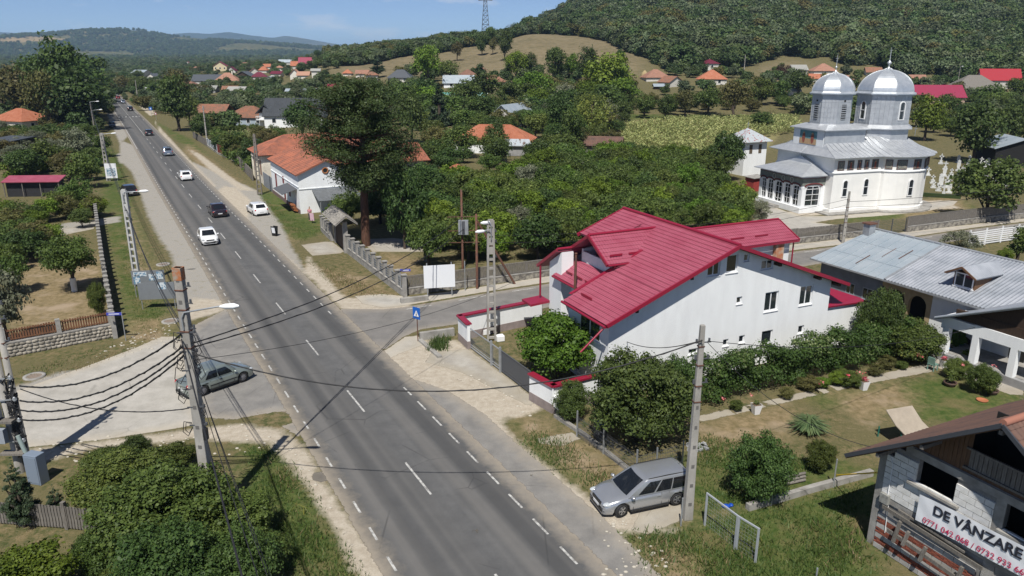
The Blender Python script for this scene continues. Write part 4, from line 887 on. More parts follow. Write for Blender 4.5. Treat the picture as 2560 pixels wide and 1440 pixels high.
def tower(cx,r,z0,z1,zt,dome_r,nm):
    mb = MB(); ring(mb,[(octo(cx,r),z0),(octo(cx,r),z1)])
    # sheet seams on the drum
    O = octo(cx,r+.01)
    mb.build(nm+'_drum',ZINC,CHU)
    sm_ = MB()
    for k in range(8):
        a = Vector(O[k]); b = Vector(O[(k+1) % 8])
        for f in (0,.2,.4,.6,.8): p = a.lerp(b,f); sm_.bar((p.x,p.y,z0+.02),(p.x,p.y,z1),.04,.04)
        for j,zz in enumerate(np.arange(z0+.5,z1,.62)): sm_.bar((a.x,a.y,zz),(b.x,b.y,zz),.015,.02)
    sm_.build('drum_seams',ZINC,CHU,kind='stuff')
    mb = MB(); ring(mb,[(octo(cx,r+.55),z0-.25),(octo(cx,r+.55),z0-.15),(octo(cx,r+.02),z0+.28)]); mb.build(nm+'_skirt',ZINC,CHU)
    H_ = zt-z1; prof = [(dome_r,-.06),(dome_r,.02),(dome_r*.93,.14),(dome_r*.885,.34),(dome_r*.86,.34)]
    prof = [(dome_r,-.10),(dome_r,.02),(dome_r*.94,.10),(dome_r*.90,.24)]
    for a in np.linspace(.10,math.pi/2-.16,12): prof.append((dome_r*.905*math.cos(a),.10+(H_-.40)*math.sin(a)))
    prof += [(dome_r*.06,H_-.12),(.05,H_+.1)]
    mb = MB(); ring(mb,[(octo(cx,q[0]),z1+q[1]) for q in prof],smooth=False); mb.build(nm+'_dome',mat('polished_zinc',(0.60,0.63,0.66),.38,col2=(0.47,0.51,0.55),scale=1.5,metal=.6,bump=.08,bscale=2.5,detail=9,spec=.6),CHU)
    rb = MB()
    for k in range(8):
        pts = []
        for q in prof[3:-1]: o = octo(cx,q[0]+.015); pts.append((o[k][0],o[k][1],z1+q[1]))
        rb.tube(pts,.05,5)
    rb.build('dome_rib',ZINC,CHU)
    mb = MB(); mb.prism([tuple(p) for p in octo(cx,dome_r-.12)],z1-.22,z1-.09); mb.build('eaves_fringe',ZINC,CHU)
tower(3.2,2.3,10.35,14.42,17.1,2.72,'belfry')
tower(11.5,3.2,10.1,14.3,17.5,3.66,'main')
mb = MB(); ring(mb,[(octo(11.5,3.35),8.0),(octo(11.5,3.35),9.9)]); mb.build('main_base',ZINC,CHU)
mb = MB(); sq = [(.2,2.6),(6.4,2.6),(6.4,8.6),(.2,8.6)]; ring(mb,[(sq,7.2),(sq,10.05)]); mb.build('belfry_base',ZINC,CHU)
mb = MB(); s2 = [(-.2,2.2),(6.8,2.2),(6.8,9.0),(-.2,9.0)]; o8 = [(6.3,5.6)]; s3 = [(1.2,3.5),(5.4,3.5),(5.4,7.7),(1.2,7.7)]; ring(mb,[(s2,9.95),(s2,10.05),(s3,10.6)]); mb.add([(x,y,10.6) for x,y in s3],[(0,1,2,3)]); mb.build('belfry_skirt_roof',ZINC,CHU)
for cx,z,r_ in ((3.2,17.1,.15),(11.5,17.5,.27)):
    mb = MB(); mb.lathe([(.04,0),(.05,.1),(r_*.5,.18),(r_*.25,.3),(r_,.3+r_*.6),(r_,.3+r_*1.2),(r_*.3,.3+r_*1.9),(.04,.3+r_*2.3),(.03,.3+r_*2.3+(1.2 if r_ > .2 else .8)),(0,2.2)],12,(cx,YC,z)); mb.build('finial',ZINC,CHU)
    zc = z+(1.9 if r_ > .2 else 1.3); mb = MB(); mb.bar((cx,YC,z+.8),(cx,YC,zc+.55),.05); mb.bar((cx-.25,YC,zc+.22),(cx+.25,YC,zc+.22),.05); mb.bar((cx-.14,YC,zc-.02),(cx+.14,YC,zc-.02),.04); mb.build('cross',STEEL,CHU)
def arched(parent,o,ux,w,h,name='arched_window',louv=False,depth=.05,fm=None,bars=0):
    o = Vector(o); ux = Vector(ux).normalized(); nn = ux.cross(Vector((0,0,1))).normalized()
    def prof(w_,h_,k=12): return [(-w_/2,0),(w_/2,0)]+[(w_/2*math.cos(a),h_-w_/2+w_/2*math.sin(a)) for a in np.linspace(0,math.pi,k)]
    def ext(m,pr,d0,d1):
        n_ = len(pr); m.add([o+ux*a+Vector((0,0,b))+nn*d for d in (d0,d1) for a,b in pr],[tuple(range(n_,2*n_)),tuple(range(n_))[::-1]]+[(i,(i+1) % n_,n_+(i+1) % n_,n_+i) for i in range(n_)])
    def ringp(m,w0,h0,w1,h1,d0,d1):
        a_ = prof(w0,h0); b_ = [(x,y+(h0-h1)*.5) for x,y in prof(w1,h1)]; n_ = len(a_)
        vs = [o+ux*a+Vector((0,0,b))+nn*d1 for a,b in a_]+[o+ux*a+Vector((0,0,b))+nn*d1 for a,b in b_]+[o+ux*a+Vector((0,0,b))+nn*d0 for a,b in a_]+[o+ux*a+Vector((0,0,b))+nn*d0 for a,b in b_]
        m.add(vs,[(i,(i+1) % n_,n_+(i+1) % n_,n_+i) for i in range(n_)]+[(2*n_+i,2*n_+(i+1) % n_,(i+1) % n_,i) for i in range(n_)]+[(n_+i,n_+(i+1) % n_,3*n_+(i+1) % n_,3*n_+i) for i in range(n_)])
    f = MB(); ringp(f,w+.22,h+.2,w,h,-.02,depth+.03)
    for k in range(1,bars+1): zb = h*k/(bars+1); f.bar(o+ux*(-w/2)+Vector((0,0,zb+.1))+nn*(depth+.02),o+ux*(w/2)+Vector((0,0,zb+.1))+nn*(depth+.02),.05)
    if bars > 1: f.bar(o+Vector((0,0,.1))+nn*(depth+.02),o+Vector((0,0,h))+nn*(depth+.02),.05)
    fo = f.build(name,fm or PVC,parent)
    g = MB(); ext(g,[(a,b+.1) for a,b in prof(w,h)],-.02,depth*.5); g.build('pane',GLASS,fo); return fo
# drum windows on the axis faces
for cx,r,z,ww,h,lv in ((3.2,2.3,11.15,.6,1.9,1),(11.5,3.2,11.0,.72,2.15,0)):
    for o,ux in (((cx-r,YC,z),(0,-1,0)),((cx,YC-r,z),(1,0,0)),((cx+r,YC,z),(0,1,0)),((cx,YC+r,z),(-1,0,0))):
        if lv:
            u = Vector(ux); nn = u.cross(Vector((0,0,1))); m_ = MB(); m_.bar(Vector(o)+Vector((0,0,-.1))+nn*.01,Vector(o)+Vector((0,0,h))+nn*.01,.04,.62) if False else None
            bx = MB(); c = Vector(o)+nn*.005+Vector((0,0,h/2)); rz = math.atan2(u.y,u.x); bx.box(c.x,c.y,c.z,.66,.05,h,rz); vo = bx.build('louvre_opening',VOIDM,CHU)
            lm = MB()
            for k in range(7): cc = Vector(o)+nn*.05+Vector((0,0,.12+k*h/7)); lm.box(cc.x,cc.y,cc.z,.70,.05,.10,rz)
            lm.build('louvre_slats',ZINC,vo)
            dm = MB(); dm.lathe([(.0,0),(.15,0.0),(.15,.02),(0,.03)],12); 
            q = Vector(o)+nn*.01+Vector((0,0,h+.45)); dd = MB(); dd.box(q.x,q.y,q.z,.24,.05,.24,rz); dd.build('round_vent',VOIDM,CHU)
        else: arched(CHU,o,ux,ww,h,bars=1)
# nave windows
for x,y,z in ((1.95,0,2.0),(5.15,0,2.05)): arched(CHU,(x,y,z),(1,0,0),.62,1.95,bars=1)
arched(CHU,(10.6,-1.72,1.95),(1,0,0),.62,1.95,bars=1); arched(CHU,(0,2.6,2.0),(0,-1,0),.6,1.9,bars=1)
# fresco panels under the eaves
def panel(o,ux,w,h,m,ring_=False,name='fresco_panel'):
    o = Vector(o); u = Vector(ux).normalized(); nn = u.cross(Vector((0,0,1))); rz = math.atan2(u.y,u.x); c = o+Vector((0,0,h/2))+nn*.01
    f = MB(); f.box(c.x,c.y,c.z,w+.14,.06,h+.14,rz); fo = f.build(name,mat('panel_border',(0.16,.08,.06),.8),CHU)
    g = MB(); c2 = c+nn*.03; g.box(c2.x,c2.y,c2.z,w,.03,h,rz); g.build('painting',m,fo)
    if ring_:
        g = MB(); c3 = c+nn*.05
        for k in range(20):
            a = 2*math.pi*k/20; b = 2*math.pi*(k+1)/20
            for rr in (.45,.28): g.bar(c3+u*(w*rr*math.cos(a))+Vector((0,0,h*rr*math.sin(a))),c3+u*(w*rr*math.cos(b))+Vector((0,0,h*rr*math.sin(b))),.03)
            if k % 2: g.bar(c3,c3+u*(w*.45*math.cos(a))+Vector((0,0,h*.45*math.sin(a))),.022)
        g.build('rosette',mat('rosette_pale',(0.36,.33,.27),.8),fo)
    else:
        g = MB(); c3 = c+nn*.048; g.box(c3.x,c3.y,c3.z-.05,w*.34,.012,h*.75,rz); g.build('figure',ICONR,fo); g = MB(); g.lathe([(0,-.09),(.09,0),(0,.09)],8,tuple(c3+Vector((0,0,h*.33)))); g.build('halo',ICONS,fo)
for x,ww,kd in ((.95,.85,1),(2.4,.8,0),(3.75,.5,0),(4.85,.55,0),(6.15,.85,0)): panel((x,0,5.42),(1,0,0),ww,1.05,ICON1,kd)
for k,(a,ww,kd) in enumerate(((.45,.7,1),(1.05,1.15,1),(1.75,1.1,0),(2.45,.9,1))):
    x = 10.6-3.3*math.cos(a); y =-1.7*math.sin(a); t = Vector((3.3*math.sin(a),-1.7*math.cos(a),0)); panel((x,y-.02,5.42),t,ww,1.05,ICON1,kd)
for a in (.35,.62,.9,1.15):
    x = 13.9+3.1*math.sin(a); y = YC-YC*math.cos(a); t = Vector((3.1*math.cos(a),YC*math.sin(a),0)); panel((x+.03,y-.03,5.42),t,.75,1.05,ICON1,a in (.62,))
# painting on the belfry base front
mb = MB(); wall_box(mb,.14,.19,2.7,8.5,7.9,9.93); mb.build('painted_field',WHITEW,CHU)
mb = MB(); wall_box(mb,.10,.137,4.0,7.2,8.05,9.75); pf_ = mb.build('wall_painting',ICONT,CHU)
mb = MB(); wall_box(mb,.085,.097,4.0,7.2,8.05,8.75); mb.build('painted_ground',ICONS,pf_)
for y in (4.75,6.4):
    mb = MB(); mb.add([(.075,y+r_*math.cos(a),8.85+q_*math.sin(a)) for a in np.linspace(0,2*math.pi,14)[:-1] for r_,q_ in ((.30,.68),)],[tuple(range(13))]); mb.build('painted_figure',ICONR,pf_)
    mb = MB(); mb.lathe([(0,-.16),(.16,0),(0,.16)],10,(.09,y,9.45)); mb.build('painted_halo',ICONS,pf_)
# small cross on the porch roof, porch
PY0,PY1,PX0 = 1.35,9.85,-3.4
mb = MB(); wall_box(mb,-3.7,.0,1.1,10.1,.02,.75); mb.build('porch_base',WHITEW,CHU)
mb = MB()
for y in (1.5,3.35,5.0,6.9,8.4,9.7): mb.lathe([(.30,.75),(.24,.95),(.23,2.9),(.32,3.1),(.32,3.3)],12,(PX0+.25,y,0))
wall_box(mb,PX0,PX0+.5,1.25,1.9,.75,3.3); wall_box(mb,PX0,PX0+.5,9.4,9.95,.75,3.3); wall_box(mb,-.6,0,1.3,1.75,.75,4.4)
mb.build('porch_columns',WHITEW,CHU)
mb = MB(); wall_box(mb,PX0+.02,PX0+.4,1.3,9.9,3.3,4.62); wall_box(mb,PX0+.4,0,1.3,1.6,3.3,4.62); wall_box(mb,PX0+.4,0,9.6,9.9,3.3,4.62); mb.build('porch_entablature',WHITEW,CHU)
mb = MB(); wall_box(mb,PX0-.03,PX0+.01,1.25,9.95,3.45,4.35); wall_box(mb,PX0,-.05,1.25,1.29,3.45,4.35); mb.build('porch_frieze',FRIEZE,CHU)
fz = MB(); P_ = PX0-.05
fz.bar((P_,1.22,4.36),(P_,9.95,4.36),.06); fz.bar((P_,1.22,4.36),(-.05,1.22,4.36),.06)
for yc,hw in ((2.45,.8),(4.2,.8),(6.0,.8),(7.65,.7),(9.05,.6)):
    pts = [(P_,yc+hw*math.cos(a),3.32+.32*math.sin(a)) for a in np.linspace(0,math.pi,9)]
    for a,b in zip(pts,pts[1:]): fz.bar(a,b,.10,.14)
pts = [(-1.75+1.3*math.cos(a),1.22,3.32+.35*math.sin(a)) for a in np.linspace(0,math.pi,11)]
for a,b in zip(pts,pts[1:]): fz.bar(a,b,.10,.14)
fz.build('frieze_arches',MAROON,CHU)
for yc in (3.35,6.9,5.05):
    g = MB(); pts = [(P_-.01,yc+.30*math.cos(a),3.92+.33*math.sin(a)) for a in np.linspace(0,2*math.pi,17)]
    for a,b in zip(pts,pts[1:]): g.bar(a,b,.04,.07)
    g.build('medallion',mat('medallion_pale',(0.42,.40,.36),.8),CHU)
for y,wd,kd in ((2.42,1.1,2),(4.18,.95,2),(5.95,1.15,3),(7.65,.9,2),(9.05,.7,2)): arched(CHU,(PX0+.2,y,.78 if kd != 3 else .3),(0,-1,0),wd,2.7 if kd != 3 else 3.1,bars=3,depth=.06)
arched(CHU,(-1.75,1.42,.80),(1,0,0),2.0,2.75,bars=3,depth=.06)
mb = MB(); e4 = [(-4.15,.75),(.6,.75),(.6,10.45),(-4.15,10.45)]; e5 = [(-.7,3.2),(.6,3.2),(.6,8.0),(-.7,8.0)]; e6 = [(-.55,5.55),(.6,5.4),(.6,5.8),(-.55,5.65)]
ring(mb,[(e4,4.62),(e4,4.70),(e5,5.75),(e6,6.55)]); mb.add([(x,y,4.63) for x,y in e4],[(0,1,2,3)]); mb.build('porch_roof',ZINC,CHU)
mb = MB(); mb.bar((-.6,5.6,6.5),(-.6,5.6,7.5),.05); mb.bar((-.6,5.3,7.15),(-.6,5.9,7.15),.05); mb.build('porch_cross',STEEL,CHU)
mb = MB(); wall_box(mb,-5.0,-3.7,5.0,7.2,.02,.2); wall_box(mb,-4.6,-3.7,5.0,7.2,.2,.38); mb.build('porch_steps',CONC,CHU)
mb = MB(); mb.bar((17.2,YC-.3,8.6),(17.2,YC-.3,9.9),.05); mb.bar((16.9,YC-.3,9.5),(17.5,YC-.3,9.5),.05); mb.build('rear_cross',STEEL,CHU)
# bell tower gatehouse beside it
bx_,by_ = G(1880,437)
BT = thing('bell_tower','small square white bell tower with rust streaked pyramid roof left of the church','bell tower',(bx_,by_,0),R(24))
mb = MB(); q = [(-2.3,-.3),(2.3,-.3),(2.3,4.3),(-2.3,4.3)]; ring(mb,[(q,0),(q,5.6)]); mb.build('wall',WHITEW,BT)
mb = MB(); e = [(-3.0,-1.0),(3.0,-1.0),(3.0,5.0),(-3.0,5.0)]; ring(mb,[(e,5.45),(e,5.52),([(-.03,1.97),(.03,1.97),(.03,2.03),(-.03,2.03)],7.5)]); mb.add([(x,y,5.46) for x,y in e],[(0,1,2,3)]); mb.build('roof',mat('rust_streak_zinc',(0.44,.48,.50),.5,col2=(0.30,.07,.06),scale=1.1,stretch=(2.2,2.2,.3),lo=.56,hi=.60,metal=.2),BT)
for o,ux in (((-1.3,-.305,3.6),(1,0,0)),((.6,-.305,3.6),(1,0,0)),((-2.305,.9,3.6),(0,-1,0))):
    nn = Vector(ux).cross(Vector((0,0,1))); u = Vector(ux); c = Vector(o)+u*.3+Vector((0,0,.7))+nn*.01; g = MB(); g.box(c.x,c.y,c.z,.6,.06,1.4,math.atan2(u.y,u.x)); g.build('opening',mat('opening_brown',(0.10,.075,.05),.9),BT)
mb = MB(); mb.bar((0,2,7.4),(0,2,8.5),.06); mb.bar((-.3,2,8.15),(.3,2,8.15),.06); mb.build('cross',STEEL,BT)
rx_,ry_ = G(1895,478)
RS = thing('red_shed','small red plank shed with curved roof beside the church porch','shed',(rx_,ry_,0),R(20))
mb = MB(); wall_box(mb,-.9,.9,0,2,0,1.9); mb.build('wall',mat('shed_red',(0.32,.05,.045),.8,var=.3),RS)
mb = MB(); mb.slab([(-1.1,-.3,1.95),(1.2,-.3,2.15),(1.2,2.2,2.15),(-1.1,2.2,1.95)],.08); mb.build('roof',CONC,RS); mb = MB(); wall_box(mb,.1,2.2,-.3,1.8,0,1.5); mb.build('open_rack',mat('rack_wood',(0.22,.10,.05),.8,var=.4,scale=6),RS)
# cemetery crosses: every cross is a thing
MARB = mat('white_marble',(0.58,.59,.58),.5,var=.12,rand=.08)
def cross_mesh(k):
    m = MB(); m.box(0,0,.15,.9,.5,.3); m.box(0,0,.5,.5,.22,.5)
    if k == 0: m.box(0,0,1.25,.24,.13,1.2); m.box(0,0,1.45,.85,.13,.24); m.lathe([(0,-.1),(.12,0),(0,.1)],8,(0,0,1.9))
    elif k == 1: m.box(0,0,1.15,.62,.13,.9); m.box(0,0,1.75,.22,.13,.5); m.box(0,0,1.78,.6,.12,.18)
    else: m.box(0,0,1.1,.2,.12,1.1); m.box(0,0,1.3,.7,.12,.2); m.box(0,0,.62,.7,.3,.16)
    return m.mesh('grave_cross',MARB)
cms = [cross_mesh(k) for k in range(3)]
gk = 0
cem = [(2300+(i % 8)*29+(i // 8)*11+random.uniform(-9,9),410+(i // 8)*15+random.uniform(-4,4)) for i in range(39)]
cem = [p for p in cem if not (p[1] > 470 and p[0] < 2325) and not (p[1] < 425 and p[0] < 2345)]+[(2346,478),(2358,490),(2372,483),(2333,470),(2365,470),(2350,462)]
for (x,y) in cem:
    p = G3(x,y); o = inst('grave_cross',cms[gk % 3],None,p,(0,0,R(-30+random.uniform(-12,12))),(.85,.85,random.uniform(.65,1.0))); gk += 1
    tag(o,'%s grave cross, %s row, %s part of the cemetery right of the church' % (('plain white','broad stepped white','white block based')[(gk-1) % 3],('back','upper','middle','front')[min(3,int((y-405)/22))],('left','centre','right')[min(2,int((x-2290)/85))]),'grave cross','white crosses of the cemetery behind the church')
for (x,y,l) in ((1696,398,'white roadside grave cross at the left edge of the cemetery'),(1703,402,'tall white cross beside another at the corn field edge')): pass
for (x,y,l) in ((1642,500,'white stone statue cross standing alone among the orchard trees'),(1700,408,'left white cross of a pair at the lower edge of the corn field'),(1712,407,'right white cross of a pair at the lower edge of the corn field'),(1740,404,'small grey cross between orchard and corn field')):
    p = G3(x,y); o = inst('grave_cross',cms[0],None,p,(0,0,R(20)),(1.1,1.1,1.2)); tag(o,l,'cross')
gp_ = G3(2380,497); hd = MB(); hd.box(0,0,.25,7,.6,.5); o = hd.build('clipped_hedge',leaf_mat('leaf_box',(0.035,.06,.02),(.06,.09,.03)),None,(gp_.x-2,gp_.y+1.5,0),R(-25)); tag(o,'low clipped box hedge between church lawn and cemetery','hedge')
# ================================================================== generic village houses
def house(label,px,py,W_,D_,hw,hr,roof,wallm,roofm,rz=0.0,kind='hip',group=None,wins=0,detail=0,name='village_house',chim=False,over=.5,cat='house',dark=False):
    """px,py: photo pixel of the middle of the front wall base; W_ width along the front, D_ depth, hw wall height, hr roof rise"""
    p = G3(px,py); t = thing(name,label,cat,p,R(rz),group); a,b =-W_/2,W_/2; zb =-1.2
    mb = MB(); wall_box(mb,a,b,0,D_,zb,hw)
    if kind == 'gx':     # ridge along x, gables at the sides
        for x in (a,b): mb.add([(x,0,hw),(x,D_,hw),(x,D_/2,hw+hr*.96)],[(0,1,2)])
    if kind == 'gy':     # gable facing the viewer
        for y in (0,D_): mb.add([(a,y,hw),(b,y,hw),(0,y,hw+hr*.96)],[(0,1,2)])
    mb.build('wall',wallm,t)
    r = MB(); row,wave = (.34,.24) if detail == 2 else ((.5,.5) if detail == 1 else (0,0)); am = .03 if detail == 2 else (.05 if detail else 0); o = over
    k = hr/(D_/2); k2 = hr/(W_/2)
    if kind == 'gx':
        L = math.hypot(D_/2+o,hr+o*k)
        for s,y0 in ((1,-o),(-1,D_+o)): slope(r,(a-o,y0,hw-o*k),(1,0,0),(0,s*(D_/2+o),hr+o*k),L,0,W_+2*o,0,W_+2*o,row=row if s > 0 else 0,wave=wave if s > 0 else 0,amp=am,dt=wave/3 if wave else None)
    elif kind == 'gy':
        L = math.hypot(W_/2+o,hr+o*k2)
        for s,x0 in ((1,a-o),(-1,b+o)): slope(r,(x0,-o,hw-o*k2),(0,1,0),(s*(W_/2+o),0,hr+o*k2),L,0,D_+2*o,0,D_+2*o,row=row,wave=wave,amp=am,dt=wave/3 if wave else None)
    elif kind == 'flat':
        r.slab([(a-o,-o,hw+.05),(b+o,-o,hw+.05),(b+o,D_+o,hw+hr),(a-o,D_+o,hw+hr)],.15)
    else:
        i = min(D_,W_)/2; L = math.hypot(i+o,hr+o*hr/i); kk = hr/i
        fr = [((a-o,-o),(1,0),(0,1),W_+2*o),((b+o,D_+o),(-1,0),(0,-1),W_+2*o),((a-o,D_+o),(0,-1),(1,0),D_+2*o),((b+o,-o),(0,1),(-1,0),D_+2*o)]
        for (x0,y0),T,S_,ln in fr: slope(r,(x0,y0,hw-o*kk),(T[0],T[1],0),(S_[0]*(i+o),S_[1]*(i+o),hr+o*kk),L,0,ln,i+o,ln-i-o,row=row,wave=wave,amp=am,th=.08,dt=wave/3 if wave else None)
    ro = r.build('roof',roofm,t)
    if chim: c = MB(); wall_box(c,W_*.18,W_*.18+.6,D_*.45,D_*.45+.6,hw,hw+hr+.9); c.build('chimney',CREAMW,ro)
    for j in range(wins):
        x = a+W_*(j+.5)/wins; f = MB(); f.box(x,-.02,hw*.55,1.15,.06,1.3); fo = f.build('window',PVC,t); g = MB(); g.box(x,-.06,hw*.55,.95,.03,1.1); g.build('pane',GLASS,fo)
    if wins:
        for y in (D_*.3,D_*.7):
            for sx in (-1,1): f = MB(); f.box(sx*(W_/2+.02),y,hw*.55,.06,1.1,1.2); fo = f.build('window',PVC,t); g = MB(); g.box(sx*(W_/2+.05),y,hw*.55,.03,.9,1.0); g.build('pane',GLASS,fo)
    return t
PALE = mat('pale_wall',(0.60,.58,.53),.9,rand=.12,var=.15,scale=.6); PINKW = mat('pink_wall',(0.52,.36,.30),.9,var=.1); BEIGE = mat('beige_wall',(0.58,.50,.33),.9)
MAG = mat('magenta_sheet',(0.25,.028,.065),.6,var=.1,spec=.25); MARN = mat('maroon_sheet',(0.13,.018,.035),.5,var=.2)
CLAYF = mat('clay_far',(0.29,.145,.10),.85,col2=(.19,.105,.075),scale=1.6,rand=.25,detail=9,stretch=(.6,1,3)); SLATE = mat('slate_sheet',(0.075,.085,.10),.6,rand=.2,var=.2); GREYBARN = mat('fibre_cement',(0.30,.30,.28),.9,var=.2,rand=.1)
DK = DARKW
F = [  # label, px, py, W, D, hw, hr, wall, roof, rz, kind, wins, detail, chim
 ('anthracite roofed white house with solar panels behind the walnut tree',735,318,17,11,3.6,4.6,WHITEW,GREYROOF,4,'gx',3,1,0),
 ('low bungalow with faded orange hipped roof and blue grey veranda',610,314,11.5,9,2.5,2.7,mat('veranda_blue',(.30,.36,.42),.8),CLAYOLD,-8,'hip',4,2,0),
 ('long brown tiled timber barn beside the orange bungalow',527,303,9.5,7,2.9,2.3,DK,CLAYOLD,-6,'gx',0,1,0),
 ('wide charcoal roofed hall in the middle distance',528,213,30,14,3.6,4.6,PALE,SLATE,4,'gx',0,0,0),
 ('pointed orange hip roof house right of the charcoal hall',567,216,19,15,4.5,6,CREAMW,CLAYF,8,'hip',3,0,1),
 ('grey fibre cement barn in front of the orange hip roof',515,234,13,12,3,2.2,GREYW,GREYBARN,6,'gx',0,0,0),
 ('dark half built twin gabled house frame with pale rafters',607,200,17,12,3.5,4.2,DK,SLATE,-10,'gy',0,0,0),
 ('dark maroon roofed house right of the half built gables',648,200,15,11,3,4,PALE,MARN,12,'hip',0,0,0),
 ('beige gabled house with raspberry roof in the far village',551,178,17,14,5.5,5,BEIGE,MAG,14,'gy',3,0,0),
 ('little maroon gable just below the beige house',578,184,14,9,3,4,PALE,MARN,0,'gy',0,0,0),
 ('bright red roofed far house with white gable',470,168,14,12,6,4,PALE,mat('bright_red',(.30,.02,.03),.5),10,'gy',2,0,0),
 ('pale turquoise roofed far hall',441,167,22,12,4,3.5,PALE,mat('pale_blue_sheet',(.36,.48,.55),.5),3,'gx',0,0,0),
 ('tall white barn with silver roof beside the road bend',345,200,11,12,6,2.2,PALE,ZINC2,-10,'gx',2,0,0),
 ('white gabled house right of the silver roofed barn',378,202,11,10,4,3.5,PALE,SLATE,-15,'gy',2,0,0),
 ('small orange roof behind roadside trees',418,210,10,8,2.5,2.6,PALE,CLAYF,0,'hip',0,0,0),
 ('tiny orange roof near the road bend',310,180,13,9,3,3,PALE,CLAYF,0,'gx',0,0,0),
 ('orange roof just right of the white gabled house',396,188,11,8,3,3,PALE,CLAYF,8,'gx',0,0,0),
 ('raspberry roofed white house in the distant village centre',764,171,19,10,4.5,5.5,PALE,MAG,5,'gx',2,0,0),
 ('orange roof adjoining the distant raspberry roofed house',741,171,17,9,3,4,PALE,CLAYNEW,2,'gx',0,0,0),
 ('long blue grey roof above the distant village centre',714,163,22,9,3.5,3,PALE,ZINC2,0,'gx',0,0,0),
 ('pale orange hip roof far left of the raspberry roof',611,171,20,12,3,4,PALE,CLAYF,0,'hip',0,0,0),
 ('bright orange low roof between two far tree clumps',667,173,13,9,3,3,PALE,CLAYNEW,0,'gx',0,0,0),
 ('pinkish double roof below the distant raspberry roof',737,195,12,9,3,4,PALE,mat('pink_tile',(.36,.20,.14),.9),0,'gy',0,0,0),
 ('pinkish roof with silver lean to in the mid village',758,196,14,9,2.5,2.5,PALE,mat('pink_tile',(.36,.20,.14),.9),0,'gx',0,0,0),
 ('orange roof cluster left part in the far village',637,186,13,9,3,3.4,PALE,CLAYF,20,'gy',0,0,0),
 ('orange roof cluster right part in the far village',657,182,14,9,3,3.4,PALE,CLAYNEW,-12,'hip',0,0,0),
 ('raspberry sheet roofed dark barn left of the pine top',848,236,14,10,2.5,3.0,DK,MAG,2,'gx',0,0,0),
 ('long low silver shed roof left of the raspberry barn',761,238,22,6,2.4,1.2,PALE,ZINC2,2,'gx',0,0,0),
 ('steep slate blue roofed house behind the pine top',998,207,16,11,3.2,4.4,PALE,SLATE,-6,'hip',2,0,0),
 ('bright silver roofed house with solar collector',1147,219,15,9,2.6,3.4,WHITEW,ZINC2,2,'gx',2,0,0),
 ('brown hipped roof house right of the silver roof',1230,214,13.5,10,2.0,2.8,PALE,CLAYOLD,4,'hip',2,0,0),
 ('orange roofed white house behind the silver roof',1178,203,10,9,3.2,3.5,PALE,CLAYF,30,'hip',1,0,0),
 ('upper orange roof above the silver roofed house',1195,184,10,8,2.6,2.6,PALE,CLAYF,-10,'hip',0,0,0),
 ('tiny orange roof left of the slate blue house',905,192,9,7,2.2,2.2,PALE,CLAYF,0,'gx',0,0,0),
 ('tiny red roof at the left foot of the meadow',868,190,8,7,2.2,2.2,CREAMW,CLAYNEW,0,'hip',0,0,0),
 ('orange hipped roof house beside the haystacks',1645,203,11,9,2.0,3.2,PALE,CLAYF,8,'hip',0,0,0),
 ('low brown gabled farm shed right of the haystacks',1690,217,8.5,8,2.4,2.5,PALE,CLAYOLD,30,'gy',0,0,0),
 ('orange roofed house with blue solar panel at the forest foot',1780,213,11,10,2.6,3.2,PALE,CLAYNEW,-10,'hip',2,0,0),
 ('dark maroon roofed tall white house at the forest edge',1780,176,8,8,4.0,2.2,PALE,MARN,12,'hip',1,0,0),
 ('tiny blue roofed hut below the haystacks',1648,224,4,4,1.6,.9,DK,ZINC2,0,'gx',0,0,0),
 ('narrow white hut with grey roof by the green field',1990,240,3.5,4,2.4,1.6,PALE,GREYBARN,10,'gx',0,0,0),
 ('orange roof with grey wing left of the front dome',2062,192,9,8,2.6,2.6,PALE,CLAYF,-6,'hip',1,0,0),
 ('low orange roof just left of the front dome',2045,204,9,7,2,2.2,PALE,CLAYNEW,-16,'gx',0,0,0),
 ('grey gabled roof beside the purple leaved tree',2000,185,7,7,2.2,2.2,PALE,GREYBARN,0,'gx',0,0,0),
 ('small pale blue roof high at the forest edge',2128,160,4.5,5,2.5,1.6,PALE,ZINC2,-10,'gx',0,0,0),
 ('orange roof between the two church domes',2128,214,8,7,2.5,2.5,PALE,CLAYF,20,'hip',0,0,0),
 ('brownish grey roof behind the big dome',2185,190,9,7,2.6,2.6,PALE,CLAYOLD,-8,'gx',0,0,0),
 ('orange roof right behind the big dome',2292,212,9,7,3.0,2.4,PALE,CLAYF,-8,'gx',0,0,0),
 ('pink rendered house with magenta sheet roof right of the big dome',2350,268,15.5,9,3.6,3.6,PINKW,MAG,-4,'gx',3,0,0),
 ('red roofed house with satellite dish at the right edge',2500,222,12,9,3.2,3.6,PALE,mat('bright_red',(.30,.02,.03),.5),-18,'gx',2,0,0),
 ('grey roof skeleton house before the red roof',2445,238,11,8,2.4,3.0,GREYWD,GREYWD,-10,'hip',0,0,0),
 ('tiny cream block hut at the corn field edge',1555,306,4.6,4,3.0,.3,BEIGE,GREYWD,0,'flat',0,0,0),
 ('brown plank shed with rusty tiled roof at the corn field',1506,385,8.0,6,2.2,1.6,GREYWD,BROWNROOF,-12,'gx',0,1,0),
 ('orange tiled roof half hidden below the pine branches',1128,462,8.0,7,2.2,2.3,PALE,CLAYNEW,-28,'hip',0,2,0),
 ('orange roofed house with arched windows at the left edge',18,330,12,10,3.2,2.8,CREAMW,CLAYNEW,-18,'hip',3,2,0),
 ('dark red low roof peeking at the far left edge',2,198,12,9,3,3,PALE,MAG,0,'gx',0,0,0),
]
